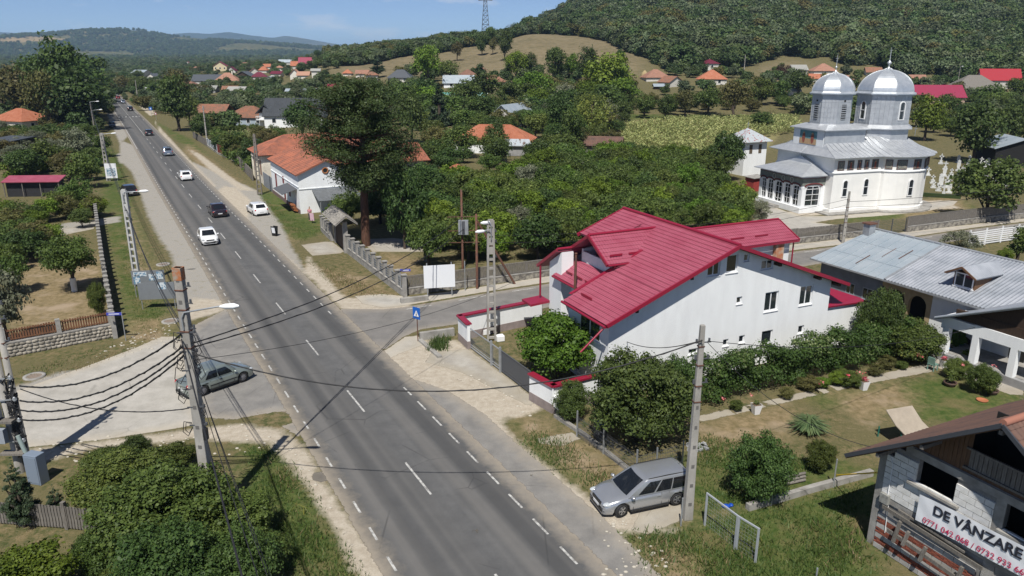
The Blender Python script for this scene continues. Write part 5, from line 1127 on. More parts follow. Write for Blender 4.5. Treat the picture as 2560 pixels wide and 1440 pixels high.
WPX = [150,108,80,95,60,50,45,40,34,25,20,28,35,28,32,14,20,28,22,36,28,18,20,30,16,20,60,95,62,80,78,45,35,35,25,65,50,75,40,28,26,60,45,40,22,45,40,45,120,90,120,28,95,80,118,40]
for wpx,(lb,px,py,W_,D_,hw,hr,wm,rm,rz,kd,wi,de,ch) in zip(WPX,F):
    kq = max(.4,min(1.5,(wpx/PPM(G3(px,py))-.8)/W_)); W_ *= kq; D_ *= kq; hr *= max(kq,.6); hw *= max(.72,min(1.1,kq))
    nm = 'barn' if 'barn' in lb else ('shed' if 'shed' in lb or 'hut' in lb else 'village_house')
    house(lb,px,py,W_,D_,hw,hr,None,wm,rm,rz,kd,None,wi,de,nm,bool(ch),cat='barn' if nm == 'barn' else ('shed' if nm == 'shed' else 'house'))
for lb,px,py,wpx,rm,kd in (('tiny orange roof above the turquoise roofed far hall',455,160,16,CLAYF,'gx'),('pale roof in a gap left of the beige gabled house',520,170,20,GREYBARN,'gx'),('small orange hip roof below the bright red roof',487,180,20,CLAYF,'hip'),('small white house between bright red and beige roofs',503,172,16,ZINC2,'gy'),('orange roof at the foot of the wooded far ridge',700,180,18,CLAYF,'hip'),('small grey barn roof right of the pinkish roofs',790,192,20,GREYBARN,'gx'),('dark red roof right of the maroon far house',690,197,26,MARN,'gx'),('silver roof flashing in trees above the anthracite house',675,210,24,ZINC2,'gy'),('tiny orange roof high on the far ridge',850,128,16,CLAYF,'gx'),('small rusty red roof among the trees left of the slate house',930,205,30,CLAYOLD,'hip'),('orange roof below the charcoal hall',470,224,30,CLAYF,'hip'),('long grey barn roof above the bungalow',588,245,44,GREYBARN,'gx'),('brick red roof right behind the fibre cement barn',575,240,34,CLAYOLD,'gx')):
    w_ = wpx/PPM(G3(px,py)); house(lb,px,py,w_,w_*.8,2.8+w_*.04,w_*.22,None,PALE,rm,random.uniform(-20,20),kd,None,0,0)
# orange tiled farm house with the patched silver lean-to
t = house('long orange tiled farmhouse with patched silver lean to in the middle',1228,384,15.5,9,2.7,2.7,None,WHITEW,CLAYNEW,-8,'hip',None,3,2,'farmhouse',False)
mb = MB(); slope(mb,(1.5,-3.4,2.0),(1,0,0),(0,3.2,1.0),3.35,0,7.2,0,6.2,row=0,wave=.3,amp=.04); mb.build('lean_to_roof',mat('patched_tin',(.46,.50,.53),.5,col2=(.16,.11,.09),scale=.8,stretch=(3,.3,1),lo=.56,hi=.60,metal=.2),t)
mb = MB(); wall_box(mb,2.0,8.0,-2.9,0,0,2.0); mb.build('lean_to_wall',GREYW,t)
t = house('pale blue metal roof rising behind the orange farmhouse',1255,318,6,12,3.0,2.6,None,PALE,ZINC2,-28,'gy',None,0,0,'barn',cat='barn')
# dormer gable of the anthracite house, balcony
t = thing('white_balcony_wing','small dark gabled porch wing with white balcony before the anthracite house','porch',G3(668,318),R(-6))
mb = MB(); wall_box(mb,-2,2,0,5,0,3.8); wall_box(mb,-2.4,2.4,-1.4,0,2.0,2.15); mb.build('wall',WHITEW,t)
mb = MB(); slope(mb,(-2.6,-1.2,3.7),(0,1,0),(2.6,0,2.4),3.54,0,7,0,7,row=.5,wave=.5,amp=.04); slope(mb,(2.6,-1.2,3.7),(0,1,0),(-2.6,0,2.4),3.54,0,7,0,7,row=.5,wave=.5,amp=.04); mb.build('roof',GREYROOF,t)
mb = MB()
for k in range(12): mb.bar((-2.3+k*.42,-1.35,2.15),(-2.3+k*.42,-1.35,3.0),.10)
mb.bar((-2.4,-1.35,3.05),(2.4,-1.35,3.05),.12); mb.build('balustrade',PVC,t)
t = thing('teal_greenhouse','long low teal plastic greenhouse below the silver roofed house','greenhouse',G3(1160,246),R(3)); mb = MB(); pts = []
for i in range(2):
    for k in range(9): a = math.pi*k/8; pts.append((-8+16*i,2-2*math.cos(a),1.9*math.sin(a)))
mb.add(pts,[(k,k+1,10+k,9+k) for k in range(8)]); mb.build('film',mat('teal_film',(.10,.28,.25),.4),t); mb = MB()
for i in range(9): x =-8+2*i; mb.tube([(x,2-2.03*math.cos(math.pi*k/8),1.93*math.sin(math.pi*k/8)) for k in range(9)],.06,5)
mb.build('hoops',PVC,t)
for x,y,h in ((1611,196,3.2),(1627,201,2.8)):
    p = G3(x,y); mb = MB(); mb.lathe([(1.4,0),(1.55,h*.35),(1.1,h*.7),(.3,h*.98),(0,h)],14); o = mb.build('haystack',mat('hay',(.38,.30,.16),.95,var=.3,scale=3),None,p); tag(o,'pointed haystack, %s of the two beside the orange hip roof' % ('left' if x < 1620 else 'right'),'haystack')
# open red roofed shed in the left garden
p = G3(85,492); t = thing('garden_shed','long low black shed with bright red roof in the left gardens','shed',p,R(4))
mb = MB(); mb.slab([(-3.9,-.4,2.15),(3.9,-.4,2.15),(3.9,1.9,2.75),(-3.9,1.9,2.75)],.1); mb.build('roof',REDROOF,t); mb = MB(); wall_box(mb,-3.6,3.6,.2,1.7,0,2.2); mb.build('wall',mat('shed_black',(.02,.02,.022),.8),t)
mb = MB()
for x in (-3.7,-1.2,1.2,3.7): mb.bar((x,-.2,0),(x,-.2,2.1),.1)
mb.build('posts',GREYWD,t)
t = house('dark flat sided barn at the left edge of the garden',2,405,5,6,3.8,.4,None,DK,SLATE,-10,'flat',None,0,0,'barn',cat='barn')
t = house('open sided dark hall with pale teal roof at the right edge',2552,418,9,9,3.4,1.6,None,VOIDM,ZINC2,-10,'gy',None,0,0,'barn',cat='barn')

# ------------------------------------------------------------------ school buildings by the road (orange roofs)
sx_,sy_ = G(752,535)
A28 = R(28)
WB = thing('white_gabled_building','white building with orange tiled gable roof and round gable window by the road','building',(sx_,sy_,0),A28)
mb = MB(); pr = [(0,0),(7.0,0),(7.0,4.85),(3.5,6.35),(0,4.85)]; n = 5; Ld = 17.2
mb.add([(x,0,z) for x,z in pr]+[(x,Ld,z) for x,z in pr],[tuple(range(n)),tuple(range(n,2*n))[::-1]]+[(i,n+i,n+(i+1) % n,(i+1) % n) for i in range(n)]); mb.build('wall',WHITEW,WB)
mb = MB(); kk = 1.5/3.5; L = math.hypot(3.85,3.85*kk)
slope(mb,(-.35,-.4,4.87),(0,1,0),(3.85,0,3.85*kk),L,0,Ld+.9,0,Ld+.9,row=.34,wave=.24,amp=.03,dt=.08); slope(mb,(7.35,-.4,4.87),(0,1,0),(-3.85,0,3.85*kk),L,0,Ld+.9,0,Ld+.9,row=.34,wave=.24,amp=.03,dt=.12); mb.build('roof',CLAY,WB)
mb = MB(); mb.box(-.03,Ld/2,.25,.1,Ld,.5); mb.build('plinth',mat('brown_plinth',(.16,.11,.10),.9),WB)
mb = MB(); mb.box(3.5,-.03,3.1,7,.08,.10); mb.box(-.03,Ld/2,3.35,.08,Ld,.1); mb.build('string_course',WHITEW,WB)
rr = MB(); pts = [(3.45+.34*math.cos(a),-.02,5.2+.34*math.sin(a)) for a in np.linspace(0,2*math.pi,17)]; rr.tube(pts,.09,6); ro = rr.build('round_window',mat('brick_ring',(.32,.13,.05),.8),WB); g = MB(); g.add([(3.45+.3*math.cos(a),-.03,5.2+.3*math.sin(a)) for a in np.linspace(0,2*math.pi,13)[:-1]],[tuple(range(12))]); g.build('pane',VOIDM,ro)
SHUT = mat('maroon_shutter',(.16,.03,.03),.7)
for y,z,h_,nm in ((13.9,1.3,2.0,'window'),(8.6,.1,2.3,'door'),(5.4,1.4,1.6,'window'),(9.0,2.6,.9,'window')): mb = MB(); mb.box(-.02,y,z+h_/2,.08,.8,h_); mb.build(nm,SHUT,WB)
mb = MB(); mb.slab([(-1.9,1.0,2.45),(-1.9,6.5,2.45),(0,6.5,3.0),(0,1.0,3.0)],.06)
mb.build('awning',mat('awning_grey',(.085,.09,.10),.7),WB); mb = MB(); mb.slab([(1.6,-3.2,2.0),(7.4,-3.2,2.0),(6.8,0,2.9),(1.6,0,2.9)],.05); mb.build('awning',mat('awning_grey2',(.13,.14,.15),.7,var=.3),WB)
mb = MB(); mb.bar((1.8,-3.1,0),(1.8,-3.1,2.0),.08); mb.bar((7.2,-3.1,0),(7.2,-3.1,2.0),.08); mb.build('awning_post',STEEL,WB)
mb = MB()
for k in range(9): mb.box(-1.0-.12*(k % 3),1.2+(k // 3)*.7,.35+.33*(k % 3),.5,.62,.22,0,ry=.35)
o = mb.build('fruit_crate_stack',mat('orange_crate',(.42,.15,.05),.8,col2=(.12,.05,.03),scale=5),None,(sx_+.6,sy_+.2,0),A28); tag(o,'stack of orange wooden fruit crates under the grey awning','crates')
SB = thing('school_building','long cream building with weathered orange hipped roof behind the white gabled building','building',(sx_,sy_,0),A28)
mb = MB(); wall_box(mb,0.2,22,24.6,33.5,0,4.6); wall_box(mb,8.2,22,13,22,0,3.9); mb.build('wall',CREAMW,SB)
mb = MB(); y0,y1,x0,x1,he,hr = 24.0,34.1,-.4,22.6,4.55,2.5; i = (y1-y0)/2; L = math.hypot(i,hr)
for (xx,yy),T,S_,ln in (((x0,y0),(1,0),(0,1),x1-x0),((x1,y1),(-1,0),(0,-1),x1-x0),((x0,y1),(0,-1),(1,0),y1-y0),((x1,y0),(0,1),(-1,0),y1-y0)):
    slope(mb,(xx,yy,he),(T[0],T[1],0),(S_[0]*i,S_[1]*i,hr),L,0,ln,i,ln-i,row=.36,wave=.26,amp=.03,dt=.09)
slope(mb,(7.6,12.4,3.85),(1,0,0),(0,5.1,2.2),5.55,0,15,0,15,row=.36,wave=.26,amp=.03,dt=.1); slope(mb,(7.6,22.6,3.85),(1,0,0),(0,-5.1,2.2),5.55,0,15,0,15,row=0,wave=0)
mb.build('roof',CLAY,SB)
mb = MB(); mb.slab([(11.3,24.6,5.0),(13.6,24.6,5.0),(12.45,27.2,6.3)],.1); slope(mb,(11.2,24.9,5.0),(0,1,0),(1.2,0,.75),1.42,0,2.6,0,3.2,row=0,wave=0); slope(mb,(13.6,24.9,5.0),(0,1,0),(-1.2,0,.75),1.42,0,2.6,0,3.2,row=0,wave=0); mb.build('dormer',CLAYOLD,SB); mb = MB(); mb.add([(11.5,24.86,5.0),(13.3,24.86,5.0),(12.4,24.86,5.62)],[(0,1,2)]); mb.build('dormer_opening',VOIDM,SB)
for y in (26.2,31.2): mb = MB(); mb.box(.15,y,2.5,.1,1.0,2.2); mb.build('window',mat('old_frame',(.22,.13,.09),.8),SB); mb = MB(); mb.slab([(-.05,y-.9,3.8),(-.05,y+.9,3.8),(-.05,y,4.25)],.15); mb.build('pediment',CREAMW,SB)
for x in (9.5,12,14.5,17.5): mb = MB(); mb.box(x,12.97,2.2,1.2,.1,1.7); mb.build('window',GLASS,SB)
for y in (24.9,27.6,29.9,33.2): mb = MB(); mb.box(.14,y,2.3,.16,.45,4.5); mb.build('pilaster',CREAMW,SB)
mb = MB(); wall_box(mb,0.05,.12,17.4,24.4,0,2.1); o = mb.build('metal_fence',mat('blue_grey_sheet',(.20,.22,.25),.5),None,(sx_,sy_,0),A28); tag(o,'grey sheet metal gate between white and cream buildings','gate')
# ================================================================== cars
TYRE = mat('tyre',(0.018,.018,.019),.8); RIM = mat('alloy_rim',(.42,.43,.45),.3,metal=.8); HUBC = mat('grey_hubcap',(.16,.16,.17),.5)
CGLASS = mat('car_glass',(0.010,.012,.015),.03,spec=.6); LAMPC = mat('headlamp',(.45,.48,.50),.1,spec=.9,coat=1); LAMPR = mat('tail_lamp',(.42,.015,.02),.15,coat=1)
TRIM = mat('black_trim',(.02,.02,.021),.5); PLATE = mat('number_plate',(.62,.63,.64),.5)
def paint(nm,c,metal=.0,rough=.25): return mat('paint_'+nm,c,rough,metal=metal,coat=.9,spec=.6)
CK = {'sedan': dict(L=4.25,W=1.74,H=1.46,cab=(.13,.29,.60,.745),belt=.90,trunk=.16,hood=.76,top=.90),'wagon': dict(L=4.5,W=1.77,H=1.52,cab=(.015,.075,.55,.765),belt=.90,trunk=0,hood=.74,top=.92),
      'hatch': dict(L=4.3,W=1.80,H=1.47,cab=(.03,.15,.56,.74),belt=.91,trunk=0,hood=.76,top=.91),'suv': dict(L=4.4,W=1.84,H=1.66,cab=(.02,.10,.57,.72),belt=1.03,trunk=0,hood=.86,top=1.03),'coupe': dict(L=4.75,W=1.86,H=1.45,cab=(.10,.33,.58,.73),belt=.92,trunk=.11,hood=.78,top=.92)}
def car(label,kind,pm,loc,rz,group=None,hub=None,turn=0.0):
    K = CK[kind]; L,Wd,H = K['L'],K['W'],K['H']; w = Wd/2; t = thing('parked_car' if 'parked' in label else 'car',label,'car',(loc[0],loc[1],.012),rz,group)
    wb = L*.60; xf_,xr_ = wb*.5+L*.015,-wb*.5+L*.015; r = .325 if kind != 'suv' else .345; ra = r+.055
    xs = sorted(set(list(np.linspace(-L/2,L/2,44))+[xc+ra*math.cos(a) for xc in (xf_,xr_) for a in np.linspace(0.02,math.pi-.02,13)]+[-L/2+.03,-L/2+.08,L/2-.03,L/2-.08]))
    def topz(x):
        f = (x+L/2)/L; c0,c3 = K['cab'][0],K['cab'][3]
        if f < c0: z = K['top']+.03*(f/max(c0,.01))-.03
        elif f < c3: z = K['belt']+.02*(1-f)
        else: g = (f-c3)/(1-c3); z = K['belt']+.0-(K['belt']-K['hood']+.10)*g ** 1.6
        e = L/2-abs(x)
        if e < .10: z -= (.20 if x > 0 else .10)*(1-e/.10) ** 2
        return z
    def wid(x):
        e = (abs(x)/(L/2)); k = 1-(.20 if x > 0 else .13)*max(0,(e-.66)/.34) ** 2.2; ee = L/2-abs(x)
        if ee < .10: k -= .07*(1-ee/.10) ** 2
        return w*k
    vs = []; m = 0; fs = []
    for x in xs:
        zb = .20
        for xc in (xf_,xr_):
            if abs(x-xc) < ra: zb = max(zb,r+math.sqrt(max(ra*ra-(x-xc) ** 2,0))-.015)
        W_ = wid(x); zt = topz(x); ring_ = [(0,.22),(.60*w,.22),(.62*w,max(zb,.23)),(.91*W_,zb),(.975*W_,max(zb+.02,.30)),(1.0*W_,max(zb+.04,.48)),(.995*W_,max(zb+.06,zt-.22)),(.955*W_,max(zb+.08,zt-.07)),(.87*W_,max(zb+.10,zt)),(.5*W_,zt+.02+max(0,zb+.1-zt)),(0,zt+.03)]
        ring_ = ring_+[(-a,b) for a,b in ring_[-2:0:-1]]; n = len(ring_); vs += [(x,a,b) for a,b in ring_]; m += 1
    for i in range(m-1):
        for k in range(n): fs.append((i*n+k,i*n+(k+1) % n,(i+1)*n+(k+1) % n,(i+1)*n+k))
    fs += [tuple(range(n))[::-1],tuple((m-1)*n+k for k in range(n))]
    # cabin surface
    c0,c1,c2,c3 = [-L/2+L*q for q in K['cab']]; zb0 = K['belt']-.03; zr_ = H-.05
    def cab(side,s,tt,off=0.0):
        e = tt ** .9; ee = tt; xr = c0+(c1-c0)*ee-(.05*math.sin(math.pi*tt)); xf = c3+(c2-c3)*ee+.05*math.sin(math.pi*tt); ww = w*(.955-.17*tt ** 1.15); z = zb0+(zr_-zb0)*tt
        if side == 0: x,y = xf+.07*(1-(2*s-1) ** 2)+off*.8,ww*.88*(2*s-1); z += off*.4
        elif side == 2: x,y = xr-.05*(1-(2*s-1) ** 2)-off*.8,-ww*.88*(2*s-1); z += off*.4
        elif side == 1: x,y = (xf-.07)+((xr+.07)-(xf-.07))*s,ww*(1+.015*(1-(2*s-1) ** 2))+off
        else: x,y = (xr+.07)+((xf-.07)-(xr+.07))*s,-ww*(1+.015*(1-(2*s-1) ** 2))-off
        return (x,y,z)
    B = MB(); B.add(vs,fs,0,True)
    ns = 7; lv = [0,.15,.35,.6,.85,1.0]; cv = []; 
    for tt in lv: cv += [cab(sd,s,tt) for sd in range(4) for s in np.linspace(0,1,ns)]
    nr = 4*ns; cxm = (c1+c2)/2
    for sc_,dz in ((.93,.032),(.80,.046),(.4,.055)):
        base = cv[5*nr:6*nr]; cv += [(cxm+(x-cxm)*sc_,y*sc_,zr_+dz) for x,y,z in base]
    nl = len(cv) // nr; cf = [(i*nr+k,i*nr+(k+1) % nr,(i+1)*nr+(k+1) % nr,(i+1)*nr+k) for i in range(nl-1) for k in range(nr)]+[tuple((nl-1)*nr+k for k in range(nr))]
    B.add(cv,cf,0,True); bo = B.build('body',pm,t)
    import bmesh as _bm
    b_ = _bm.new(); b_.from_mesh(bo.data); _bm.ops.recalc_face_normals(b_,faces=b_.faces); b_.to_mesh(bo.data); b_.free(); bo.data.set_sharp_from_angle(angle=R(42))
    def patch(nm,side,s0,s1,t0,t1,mt,off=.012,parent=None,k=6):
        q = MB(); P = [cab(side,s0+(s1-s0)*i/k,t0+(t1-t0)*j/4,off) for i in range(k+1) for j in range(5)]
        q.add(P,[(i*5+j,i*5+j+1,(i+1)*5+j+1,(i+1)*5+j) for i in range(k) for j in range(4)],0,True); return q.build(nm,mt,parent or t)
    patch('windscreen',0,.05,.95,.09,.95,CGLASS); patch('rear_window',2,.10,.90,.22 if kind != 'sedan' else .12,.92,CGLASS)
    div = {'sedan': ((.10,.47),(.50,.82)),'wagon': ((.12,.36),(.39,.62),(.64,.93)),'hatch': ((.12,.45),(.48,.78)),'suv': ((.11,.40),(.43,.70),(.73,.92)),'coupe': ((.10,.46),(.49,.86))}[kind]
    for sd in (1,3):
        for a,b in div: aa,bb = (a,b) if sd == 1 else (1-b,1-a); patch('side_window',sd,aa,bb,.10,.86,CGLASS,.010,k=3)
    # door seams, sills
    q = MB(); 
    for sd in (1,-1):
        for xx in (c3-.30,(c3+c0)/2+.02,xr_+ra+.08 if kind != 'wagon' else xr_+ra+.06): q.bar((xx,sd*(w*.998),.30),(xx,sd*(w*.97),K['belt']-.06),.012,.012)
        q.bar((xr_+ra+.03,sd*w*.955,.24),(xf_-ra-.03,sd*w*.955,.24),.07,.09)
        if 'olive' in label: q.bar((xr_+ra+.05,sd*(w+.012),.50),(xf_-ra-.02,sd*(w+.012),.50),.03,.06)
    q.build('door_seams',TRIM,t)
    for sd in (1,-1):
        for xx in ((c3+c0)/2+.17,(c3+c0)/2-.72): q = MB(); q.box(xx,sd*(w*.995+.012),K['belt']-.17,.17,.03,.035); q.build('door_handle',pm if 'olive' not in label else TRIM,t)
        q = MB(); bl(q,(c3-.22,sd*(w+.10),K['belt']+.05),(.09,.12,.075)); q.build('wing_mirror',pm,t)
        q = MB(); bl(q,(L/2-.27,sd*wid(L/2-.27)*.80,.655),(.27,.16,.085)); q.build('headlight',LAMPC,t)
        q = MB(); bl(q,(-L/2+.10,sd*wid(-L/2+.1)*.86,K['belt']-.16),(.10,.14 if kind == 'coupe' else .11,.17 if kind in ('sedan','suv','hatch','wagon') else .08)); q.build('tail_light',LAMPR,t)
        q = MB(); bl(q,(L/2-.05,sd*.62,.36),(.05,.10,.05)); q.build('fog_lamp',TRIM,t)
    q = MB(); q.box(L/2-.055,0,.60,.10,.78,.12); q.build('grille',TRIM,t); q = MB(); q.box(L/2-.02,0,.34,.07,.95,.13); q.box(L/2-.09,0,.23,.15,1.3,.06); q.build('lower_grille',TRIM,t)
    for sx in (1,-1): q = MB(); q.box(sx*(L/2+.012),0,.47 if sx > 0 else .52,.02,.50,.11); q.build('number_plate',PLATE,t)
    q = MB(); q.box(-L/2+.0,0,.27,.08,1.25,.10); q.build('rear_valance',TRIM,t)
    if kind == 'wagon':
        for sd in (1,-1): q = MB(); q.tube([(c2-.12,sd*w*.74,zr_+.035),(cxm,sd*w*.75,zr_+.06),(c1+.1,sd*w*.73,zr_+.03)],.018,6); q.build('roof_rail',TRIM,t)
    q = MB(); q.tube([(c1+.15,0,zr_+.03),(c1-.02,0,zr_+.22)],.01,5); q.build('antenna',TRIM,t)
    for xc,fr in ((xf_,1),(xr_,0)):
        for sd in (1,-1):
            q = MB(); q.lathe([(.19,-.10),(r-.03,-.10),(r,-.06),(r,.06),(r-.03,.10),(.19,.10)],24); me = q.mesh('wheel',TYRE)
            o = inst('wheel',me,t,(xc,sd*(w-.13),r),(R(90),0,turn if fr else 0))
            h = MB(); h.lathe([(0,-.085),(.195,-.085),(.20,.0),(.195,.085),(0,.085)],20); h.build('rim',HUBC if not hub else TRIM,o)
            sp_ = MB()
            for k in range(5 if hub else 8): a = 2*math.pi*k/(5 if hub else 8); 
            nn_ = 5 if hub else 9
            for k in range(nn_): a = 2*math.pi*k/nn_; sp_.bar((.03*math.cos(a),.03*math.sin(a),-sd*.095),(.185*math.cos(a),.185*math.sin(a),-sd*.088),.055 if hub else .03,.02)
            sp_.lathe([(.175,-.01),(.20,-.01),(.20,.01),(.175,.01)],20,(0,0,-sd*.09)); sp_.build('spokes',hub or HUBC,o)
    return t
def bl(mb,c,s,n=10):
    """ellipsoid blob"""
    vs = []; m = 6
    for i in range(m+1):
        a = math.pi*i/m
        for k in range(n): b = 2*math.pi*k/n; vs.append((c[0]+s[0]*math.cos(a),c[1]+s[1]*math.sin(a)*math.cos(b),c[2]+s[2]*math.sin(a)*math.sin(b)))
    return mb.add(vs,[(i*n+k,i*n+(k+1) % n,(i+1)*n+(k+1) % n,(i+1)*n+k) for i in range(m) for k in range(n)],0,True)
def place_wheels(front,rear,side,kind):
    a = Vector(G(*front)); b = Vector(G(*rear)); d = (a-b).normalized(); nrm = Vector((-d.y,d.x))*side; c = (a+b)/2-nrm*(CK[kind]['W']/2-.06)-d*CK[kind]['L']*.015; return c,math.atan2(d.y,d.x)
SILV = paint('silver',(.40,.415,.44),.60,.24); WHT = paint('white',(.74,.75,.76)); OLV = paint('olive_silver',(.25,.29,.27),.5,.28); BLK = paint('black',(.016,.015,.018),.2); BRN = paint('black_cherry',(.030,.018,.020),.5); DBL = paint('dark_blue',(.012,.022,.05),.4); RED = paint('dark_red',(.16,.012,.015),.3); BSL = paint('blue_silver',(.24,.28,.34),.6)
c,h = place_wheels((1553,1294),(1692,1264),1,'wagon'); car('silver estate car parked nose to the road beside the right concrete pole','wagon',SILV,c,h,None,RIM,R(12))
c,h = place_wheels((614,954),(505,992),-1,'sedan'); car('olive silver saloon pulling out of the left side street','sedan',OLV,c,h,None)
G_UP = 'cars driving along the main road'
def road_car(label,kind,pm,px,py,away=True,group=G_UP,off=None,hub=RIM):
    s,o = road_s(px,py); s += CK[kind]['L']/2*(1 if away else 1); o = o if off is None else off; p,hh = road_pt(s,o); return car(label,kind,pm,p,hh+(0 if away else math.pi),group,hub)
road_car('white hatchback coming towards the camera in the left lane','sedan',WHT,528,615,False,hub=None)
road_car('dark brown fastback saloon driving away in the right lane','coupe',BRN,552,545)
road_car('white hatchback driving away behind the dark fastback','hatch',WHT,468,453)
road_car('blue silver sport utility car driving away in the middle distance','suv',BSL,422,391)
road_car('black estate car driving away near the solid centre line','hatch',BLK,374,340)
road_car('black sport utility car driving away beyond the zebra crossing','suv',BLK,327,278)
road_car('pale blue silver car far along the road','hatch',BSL,309,259)
road_car('dark red car far along the road','hatch',RED,296,248)
road_car('distant white car, last one before the bend','hatch',WHT,288,242,False)
p = G(650,541); s,o = road_s(650,541); q,hh = road_pt(s+2.1,o+.1); pk = car('white hatchback parked on the gravel with its right door open','hatch',WHT,q,hh+R(4),None,RIM)
mb = MB(); mb.box(.15,-1.02,.62,.75,.05,.55,R(-28)); mb.build('open_door',WHT,pk); mb = MB(); mb.box(.13,-1.0,1.1,.6,.04,.35,R(-28)); mb.build('door_glass',CGLASS,pk)
s,o = road_s(325,492); q,hh = road_pt(s+2.1,o); car('black hatchback parked on the gravel left of the road near a lamp pole','hatch',BLK,q,hh+R(6),None,RIM)
s,o = road_s(281,318); q,hh = road_pt(s,o); car('dark blue saloon parked on the left grass verge','sedan',DBL,q,hh+math.pi,None,RIM)
# ================================================================== poles, cables, signs, fences
def zrow(px,py,bx,by):
    """height of row py above the ground point seen at bx,by"""
    X,Y = G(bx,by); lo,hi = 0,60
    for _ in range(40):
        m = (lo+hi)/2; dz = m-CH; dep = Y*_cp-dz*_sp; v = 720-CF*(Y*_sp+dz*_cp)/dep
        if v > py: lo = m
        else: hi = m
    return lo
POLES = {}
def conc_pole(label,bx,by,ty,kind='solid',w0=.36,w1=.22,rz=0.0,lamps=(),rust=False,key=None,m=CONCP,group=None):
    p = G3(bx,by); h = zrow(bx,ty,bx,by) if p.y < 150 else 8.5; t = thing('utility_pole',label,'pole',p,R(rz),group); mb = MB()
    if kind == 'solid':
        n = 2; prof = [(w0,0),(w1,h)]
        vs = [(a*w/2,b*w*.8/2,z) for w,z in prof for a,b in ((-1,-1),(1,-1),(1,1),(-1,1))]; mb.add(vs,[(0,1,2,3)[::-1],(4,5,6,7)]+[(i,(i+1) % 4,4+(i+1) % 4,4+i) for i in range(4)])
        po = mb.build('shaft',m,t,bevel=.03)
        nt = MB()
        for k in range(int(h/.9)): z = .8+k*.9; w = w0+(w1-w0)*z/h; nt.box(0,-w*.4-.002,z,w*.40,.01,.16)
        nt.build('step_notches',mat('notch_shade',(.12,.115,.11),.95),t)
    elif kind == 'round':
        mb.lathe([(w0/2,0),(w1/2,h),(0,h)],14); mb.build('shaft',m,t)
    else:      # two chords with rungs, openings between
        for s in (-1,1): mb.bar((s*w0/2,0,0),(s*w1/2,0,h),.13,.22)
        k = int(h/.62)
        for i in range(k+1): z = .25+i*(h-.4)/k; w = w0+(w1-w0)*z/h; mb.box(0,0,z,w,.16,.15 if z < h*.72 else .5)
        mb.build('shaft',m,t)
    if rust: q = MB(); ww = w1+.012; q.box(0,0,h-.25,ww,ww*.85,.5); q.build('rust_stained_top',mat('rust_stain',(.36,.13,.05),.9,col2=(.30,.25,.20),scale=4,lo=.42,hi=.6),t)
    bd = MB()
    for z in (h-.9,h-1.7,h-2.6,h-3.3):
        if z > 2: w = w0+(w1-w0)*z/h; bd.box(0,0,z,w+.03,w*.85+.03,.05)
    if kind != 'ladder': bd.build('steel_bands',RUST,t)
    br = MB()
    for i,z in enumerate((h-.75,h-1.45,h-2.5)):
        if h > 7: br.bar((-.25,0,z),(.42,0,z),.04); br.tube([(.34,0,z),(.34,0,z+.16)],.05,6); br.tube([(-.2,0,z),(-.2,0,z+.16)],.05,6)
    br.build('insulator_brackets',DARKST,t)
    for (z,dx,dy,up) in lamps:
        a = MB(); z = h-z; a.tube([(0,-.18,z-.5),(.0,-.2,z),(.12*dx/abs(dx or 1),-.2+dy*.1,z+.22),(dx*.8,dy*.8,z+up)],.035,8); ao = a.build('lamp_arm',STEEL,t)
        l = MB(); d = Vector((dx,dy,up*.2)).normalized(); c = Vector((dx,dy,z+up)); M = [c-d*.45,c-d*.2,c+d*.15,c+d*.35]; l.tube(M,[.04,.11,.12,.04],10); l.build('lamp_head',PVC,ao)
    POLES[key or label] = (p,h); return t
conc_pole('tall rust topped concrete pole with street lamp in the left foreground',530,1295,668,w0=.44,w1=.34,rz=-8,lamps=((2.0,1.9,.15,.45),),rust=True,key='P1')
conc_pole('grey concrete pole at the left edge carrying cable terminals',52,1180,640,'round',.42,.30,key='P2')
conc_pole('second grey pole just behind the cable terminal pole',74,1176,720,'round',.34,.24,key='P2b')
conc_pole('slim notched concrete pole beside the parked estate car',1718,1297,812,w0=.40,w1=.20,rz=12,key='P3')
conc_pole('openwork ladder shaped concrete pole with two white lamps',1229,852,552,'ladder',.52,.36,rz=10,lamps=((.75,-.75,-.3,.12),(.2,-.35,-.1,.1)),key='P4')
conc_pole('concrete pole in front of the church wall',2107,607,478,w0=.32,w1=.2,key='P5')
conc_pole('pale openwork pole with street lamp on the left verge',346,716,476,'ladder',.50,.34,rz=-10,lamps=((.35,1.5,.5,.25),),m=mat('pale_concrete',(.46,.46,.45),.9,var=.2),key='P6')
conc_pole('grey double pole with lamp beside the small white billboard',272,452,334,'ladder',.5,.4,lamps=((.3,1.7,.5,.3),),key='P7')
conc_pole('dark wooden looking pole by the left parked cars',240,346,248,w0=.34,w1=.22,lamps=((.2,1.6,.3,.3),(2.2,2.0,.4,.4)),key='P8',m=GREYWD)
conc_pole('two legged wooden pole before the cream building',650,487,336,'ladder',.6,.2,key='P9',m=GREYWD)
conc_pole('grey pole at the corner of the grey fence',519,364,262,w0=.34,w1=.22,key='P10')
conc_pole('far pole at the right verge behind bushes',406,276,218,w0=.34,w1=.22,key='P11')
conc_pole('farthest pole on the right verge',345,250,196,w0=.34,w1=.22,key='P12')
conc_pole('lone grey pole before the forest slope',1859,190,150,w0=.34,w1=.22,key='P13')
conc_pole('small lamp pole right of the pink house',2392,222,190,w0=.2,w1=.14,key='P14',lamps=((.1,.8,0,.2),))
